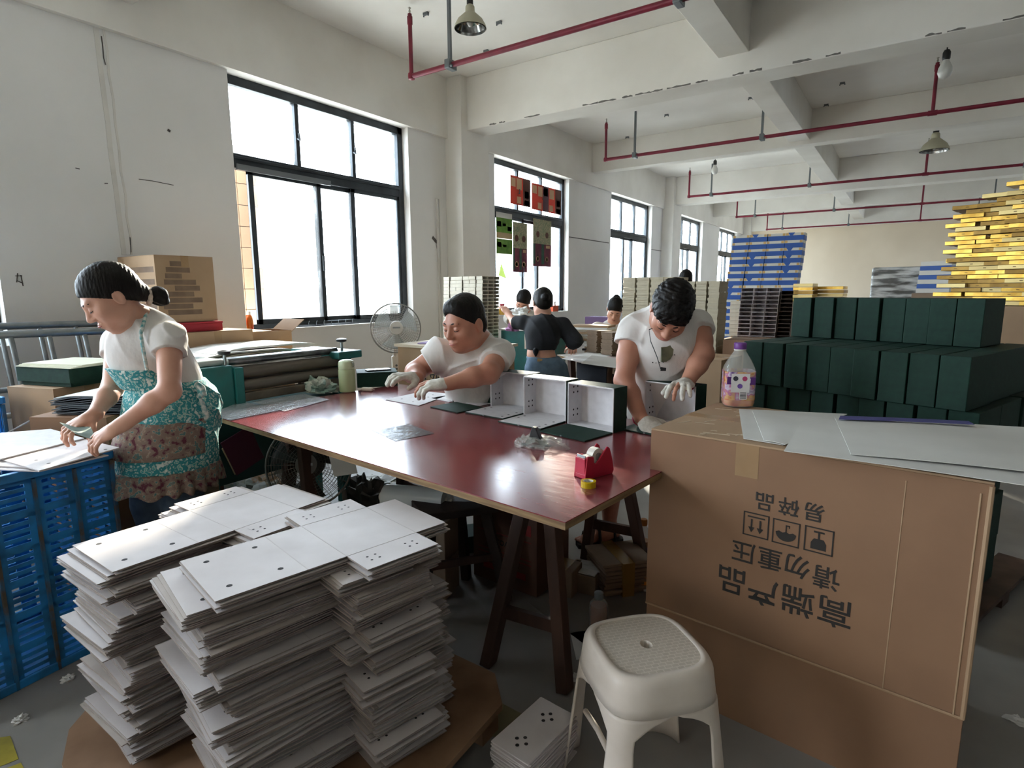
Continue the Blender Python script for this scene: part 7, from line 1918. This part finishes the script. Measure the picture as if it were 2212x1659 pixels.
P_red = tp_mat('poster_red', '#a8452f', tr_=.25); P_brown = tp_mat('poster_brown', '#5f3426', tr_=.2); P_cream = tp_mat('poster_cream', '#d8b48c', tr_=.3); P_viol = tp_mat('poster_violet', '#5a3a46', tr_=.2); P_grey = tp_mat('poster_grey', '#b0a8b4', tr_=.3)
det = lambda pan: [(.0, .28, 0, 1, pan), (.28, .6, 0, 1, P_red), (.6, 1, 0, 1, P_brown)]
def design(o):
    return [(o + .04, o + .24, .62, .92, P_cream if o < .4 else P_grey), (o + .3, o + .52, .55, .93, P_cream), (o + .32, o + .52, .06, .28, P_cream)]
p1 = rect('poster', g2(287, 205), g2(530, 600), P_red, 'red and brown package print taped on the upper left pane', [(.62, 1, 0, 1, P_brown)] + [(.03, .25, .62, .92, P_cream), (.3, .55, .55, .94, P_cream), (.32, .52, .06, .3, P_cream), (.68, .92, .04, .22, P_cream), (.7, .9, .3, .55, P_red)])
p2 = rect('poster', g2(545, 300), g2(895, 690), P_red, 'wide red and violet package print taped on the upper right pane', [(.36, .55, 0, 1, P_viol), (.78, 1, 0, 1, P_brown), (.02, .16, .62, .93, P_cream), (.2, .34, .55, .93, P_cream), (.19, .31, .06, .3, P_cream), (.38, .52, .62, .92, P_grey), (.58, .74, .55, .92, P_cream), (.58, .7, .06, .3, P_cream), (.82, .97, .03, .22, P_cream), (.83, .95, .3, .55, P_red)])
P_grn = tp_mat('poster_green', '#5f8f2a', '#77a53a', 12, .35); P_tan = tp_mat('poster_tan', '#d3b98a', tr_=.4); P_wht = tp_mat('poster_white', '#d4d2cc', tr_=.4)
rect('poster', g2(118, 645), g2(312, 1195), P_wht, 'green and tan food package print hanging at the left of the window', [(0, 1, .55, .88, P_grn), (0, 1, .42, .55, P_tan), (0, 1, .07, .40, P_grn), (.05, .3, .68, .8, P_red), (.4, .62, .7, .76, P_cream), (.7, .95, .6, .7, P_viol), (.05, .3, .22, .33, P_red), (.4, .62, .22, .28, P_cream)])
P_flo = tp_mat('poster_floral', '#cdbf9a', '#8a9a78', 55, .35); P_mar = tp_mat('poster_maroon', '#6e2236', '#4f1a2a', 14, .22); P_dkg = tp_mat('poster_dark_green', '#24503a', tr_=.2)
def logo(t_, y, z, r, m):
    obj('print', MB().cyl((XS + .003, y, z), (XS + .0042, y, z), r, n=18), m, t_)
def big(c0, c1, label):
    y0, y1 = sorted((c0.y, c1.y)); z0, z1 = sorted((c0.z, c1.z)); zm = z0 + (z1 - z0) * .48
    t_ = rect('poster', c0, c1, P_mar, label, [(0, 1, .48, 1, P_flo), (.0, .12, .05, .48, P_dkg), (.45, .6, .05, .48, P_dkg), (.7, .92, .40, .46, P_cream)])
    for f in (.25, .75):
        logo(t_, y0 + (y1 - y0) * f, z0 + (z1 - z0) * .68, .045, P_brown); logo(t_, y0 + (y1 - y0) * f, z0 + (z1 - z0) * .16, .04, P_cream); logo(t_, y0 + (y1 - y0) * f, z0 + (z1 - z0) * .16, .03, P_mar)
big(g2(318, 765), g2(490, 1375), 'floral and maroon bag print hanging in the middle of the window')
big(g2(560, 725), g2(775, 1310), 'floral and maroon bag print hanging on the right sash')
t_ = thing('poster', 'pale green triangle of paper stuck low on the left pane', 'poster', (XS, g2(190, 1400).y, g2(190, 1450).z))
a, b, c = g2(180, 1258), g2(148, 1410), g2(243, 1450)
obj('sheet', MB().prism([(a.y, a.z), (c.y, c.z), (b.y, b.z)], XS, XS + .002, Matrix(((0, 0, 1, 0), (1, 0, 0, 0), (0, 1, 0, 0), (0, 0, 0, 1)))), tp_mat('poster_pale_green', '#b8c48a', tr_=.4), t_)
# sill bits by that window
for i, (px, py, m_, lb, cat) in enumerate(((1197, 665, mat('orange_box', '#c0512e', .6), 'small orange box on the sill of the second window', 'box'), (1085, 670, mat('yellow_jar', '#c99a3a', .4), 'yellow jar on the sill at the left of the second window', 'jar'))):
    p = on_x(px, py, -4.53); t_ = thing('sill_item', lb, cat, (-4.53, p.y, ZS + .012))
    if i == 0: local('body', MB().box((-.03, -.08, 0), (.03, .08, .09)), m_, t_, bevel=.004); local('tissue', MB().lathe([(.03, .09), (.02, .12), (.03, .15), (.008, .17)], 12), M_paper, t_, smooth=50)
    else: local('body', MB().lathe([(.04, 0), (.042, .01), (.042, .1), (.03, .12)], 20), m_, t_, smooth=40); local('lid', MB().lathe([(.032, .12), (.034, .122), (.034, .145), (.03, .148)], 20), M_red, t_, smooth=40)

# ================================================================== outside: tiled pier next to the first window, plainer piers beyond
M_tile = mat('peach_tile', '#d0ab8a', .45, col2='#d8b696', scale=3); M_grout = mat('grout', '#8a8078', .9)
def pier(y0, y1, x0, x1, z1, label, tiles):
    t_ = thing('tiled_pier', label, 'wall pier', ((x0 + x1) / 2, (y0 + y1) / 2, 0))
    obj('core', MB().box((x0, y0, -.5), (x1, y1, z1)), M_grout, t_)
    if not tiles:
        obj('facing', MB().box((x1, y0, -.5), (x1 + .01, y1, z1)).box((x0, y0 - .01, -.5), (x1, y0, z1)), M_tile, t_); return
    tw, thh = .095, .185
    me = MB().box((0, .003, .003), (.012, tw - .003, thh - .003)).mesh('tile', M_tile)
    ny, nz = int((y1 - y0) / tw), int((z1 - .8) / thh)
    for j in range(nz):
        for i in range(ny):
            o = bpy.data.objects.new('tile', me); COL.objects.link(o); o.parent = t_; o.matrix_parent_inverse = Matrix.Translation(t_.location).inverted(); o.location = (x1, y0 + i * tw, .8 + j * thh)
pier(2.86, 3.25, -5.6, -5.02, 2.6, 'peach tiled pier just outside the first large window', True)
pier(8.05, 8.2, -5.1, -5.0, 2.3, 'peach tiled pier outside the second window', False)
pier(11.62, 11.76, -5.1, -5.0, 2.3, 'peach tiled pier outside the third window', False)
g_ = obj('courtyard', MB().box((-60, -40, -.62), (-4.78, 60, -.5)), mat('courtyard_concrete', '#a9a69e', .9)); tag(g_, 'pale concrete yard outside the windows', None, None, 'structure'); 
g_.name = 'trim_60'
# ================================================================== people in the background
M_blackshirt = mat('black_cotton', '#191a1d', .9, col2='#222327', scale=8, bump=.15, bscale=12)
M_ltjeans = mat('light_jeans', '#62788c', .85, col2='#52677b', scale=20)
def simple_hair(p, sc, bun=None, cutk=.055):
    H = 'hair'; B = p.hB; E = lambda x, y, z, a, b, c, k=.02, op='u': p.ell(H, p.hp(x, y, z), (a * sc, b * sc, c * sc), B, k, op)
    E(0, -.018, .036, .086, .104, .096); E(0, -.06, -.015, .074, .055, .07); E(0, .085, -.06, .085, .06, .1, .012, 's')
    for q in (-1, 1): E(q * .09, .005, -.045, .022, .03, .034, .01, 's')
    if bun: E(*bun, .036, .036, .036, .012)
    p.build(H, M_hair, 'hair', h=.006)
def woman_black():
    d = 4.8; hip = A(1180, 800, d); foot = Vector((hip.x, hip.y + .02, 0))
    p = Person('person', 'woman in a knotted black shirt and jeans seen from behind', foot, .008)
    waist = A(1168, 766, d); chest = A(1172, 718, d - .02); nb = A(1175, 688, d); hd = A(1172, 655, d)
    shL = A(1132, 697, d + .05); shR = A(1215, 702, d - .02); elL = A(1112, 697, d + .12); wL = A(1098, 678, d + .2); elR = A(1240, 735, d - .05); wR = A(1238, 748, d + .2)
    S = 'skin'; p.head(hd, camdir(-.15, -.3, -.94), camdir(0, .95, -.3), .98, nb, .048)
    p.ell(S, chest, (.13, .10, .13), None, .05); p.cone(S, nb, .05, chest, .1, .04); p.cone(S, shL, .04, shR, .04, .04); p.cone(S, chest, .11, waist, .1, .05); p.cone(S, waist, .105, hip, .125, .05)
    for sh, el, wr in ((shL, elL, wL), (shR, elR, wR)):
        p.cone(S, sh, .045, el, .036, .03); p.cone(S, el, .036, wr, .024, .02); p.hand(S, wr, (wr - el), Vector((0, 0, 1)), 1 if sh is shL else -1)
    for q in (-1, 1):
        h_ = hip + camdir(1, 0, 0) * .075 * q; kn = Vector((h_.x + .1 * (q > 0), h_.y - .02, .45)); an = Vector((kn.x + .04 * (q > 0), kn.y, .07)); p.cone(S, h_, .08, kn, .05, .03); p.cone(S, kn, .05, an, .03, .02); p.cone(S, an, .03, an + Vector((-.05, .1, -.035)), .026, .02)
        p.cone('jeans', h_, .105, kn, .075, .03); p.cone('jeans', kn, .075, an, .065, .02)
    p.build(S, M_skin2, 'body')
    p.cone('jeans', waist, .118, hip, .145, .05); p.cut('jeans', waist * .9 + hip * .1, Vector((0, 0, 1))); j_ = p.build('jeans', M_ltjeans, 'jeans', ripple=folds(.003, 40, 1))
    link('waist_label', MB().box((-.02, -.002, -.012), (.02, .002, .012), frame3(on_mesh(j_, 1166, 778)[0], camdir(1, -.1, 0), -camdir(0, 0, 1))).mesh('waist_label', mat('leather_tag', '#a98a5e', .7)), j_)
    V = 'shirt'; p.ell(V, chest, (.15, .12, .145), None, .05); p.cone(V, nb, .062, chest, .115, .04); p.cone(V, shL, .055, shR, .055, .05); p.cone(V, chest, .13, waist, .125, .05)
    p.cone(V, shL, .058, elL, .06, .03, flat=1); p.cone(V, shR, .065, elR, .075, .03); p.cut(V, waist + Vector((0, 0, .045)), Vector((0, 0, -1)))
    kn_ = A(1157, 757, d - .12); p.build(V, M_blackshirt, 'shirt', ripple=folds(.006, 28, 4)); 
    link('knot', MB().lathe([(.004, -.05), (.02, -.02), (.024, 0), (.012, .02)], 12, kn_).mesh('knot', M_blackshirt, 60), p.t)
    simple_hair(p, .98, (0, -.11, .0))
    q = MB(); q.tube([p.hp(.075 * math.sin(a), -.06 + .02 * math.cos(a * 2), .02 + .06 * math.cos(a)) for a in [(-1.3 + 2.6 * i / 10) for i in range(11)]], .004, 6); link('hair_clip', q.mesh('hair_clip', mat('clip_brown', '#6a5a48', .5), 60), p.t)
woman_black()
def bust(label, hx, hy, d, f, u, sc, shirt, torso_px, arms, legs_z=True, bun=None, mat_sk=None):
    hd = A(hx, hy, d); ch = A(*torso_px[0], torso_px[1]); foot = Vector((ch.x, ch.y, 0))
    p = Person('person', label, foot, .009); nb = hd.lerp(ch, .42) + Vector((0, 0, -.01))
    S = 'skin'; p.head(hd, f, u, sc, nb, .05)
    hip = Vector((ch.x, ch.y, max(.5, ch.z - .42))); rt = camdir(1, 0, 0); sh1, sh2 = nb + rt * -.17 + Vector((0, 0, -.07)), nb + rt * .17 + Vector((0, 0, -.07))
    p.ell(S, ch, (.14, .12, .16), None, .05); p.cone(S, nb, .055, ch, .11, .04); p.cone(S, ch, .12, hip, .13, .05); p.cone(S, sh1, .045, sh2, .045, .04)
    V = 'shirt'; p.ell(V, ch, (.155, .135, .175), None, .05); p.cone(V, nb + (ch - nb) * .25, .07, ch, .125, .04); p.cone(V, ch, .14, hip, .15, .05); p.cone(V, sh1, .06, sh2, .06, .05)
    for sh, (e_, w_) in zip((sh1, sh2), arms):
        el, wr = A(*e_), A(*w_); p.cone(S, sh, .045, el, .036, .03); p.cone(S, el, .036, wr, .025, .02); p.hand(S, wr, wr - el, Vector((0, 0, 1)), 1); p.cone(V, sh, .062, sh.lerp(el, .6), .064, .03, flat=1)
    for q in (-1, 1):
        h_ = hip + rt * .08 * q; kn = Vector((h_.x, h_.y, hip.z * .5)) + camdir(0, 0, 1) * .05; an = Vector((kn.x, kn.y, .06)); p.cone(S, h_, .085, kn, .055, .03); p.cone(S, kn, .055, an, .03, .02); p.cone(S, an, .03, an + camdir(0, 0, 1) * .1 + Vector((0, 0, -.03)), .026, .02)
        p.cone('trousers', h_, .1, kn, .075, .03); p.cone('trousers', kn, .072, an, .06, .02)
    p.cone('trousers', hip + Vector((0, 0, .05)), .145, hip, .15, .05)
    p.build(S, mat_sk or M_skin2, 'body'); p.build(V, shirt, 'shirt', ripple=folds(.004, 26, 2)); p.build('trousers', M_dark, 'trousers')
    simple_hair(p, sc, bun); p.face_marks(M_hair, M_lash, M_lips)
    return p
bust('woman in a white shirt bending low over boards near the wall', 1328, 668, 5.9, camdir(-.15, -.72, .68), camdir(.05, .70, .70), .95, M_shirt, ((1322, 725), 6.15), (((1295, 730, 6.0), (1300, 740, 5.8)), ((1355, 735, 6.0), (1345, 745, 5.8))), bun=(0, -.085, .09))
bust('woman in white bending forward half hidden behind the woman in black', 1130, 650, 6.3, camdir(-.25, -.75, .6), camdir(.1, .65, .75), .95, M_shirt2, ((1138, 700), 6.5), (((1108, 695, 6.35), (1118, 700, 6.15)), ((1165, 700, 6.4), (1150, 705, 6.2))), bun=(.03, -.115, .02))
bust('man with close cropped hair standing behind the tan box stacks', 1481, 604, 7.6, camdir(.1, -.2, -.97), camdir(0, .98, -.2), 1.0, M_blackshirt, ((1483, 660), 7.6), (((1455, 690, 7.7), (1465, 720, 7.5)), ((1510, 690, 7.7), (1500, 720, 7.5))))
crumple('cloth_bundle', at_depth(1122, 680, 6.0), .11, .06, .07, M_paper, 'white cloth bundle gathered in front of the bending woman by the window', 'cloth', 33, .6, 22)
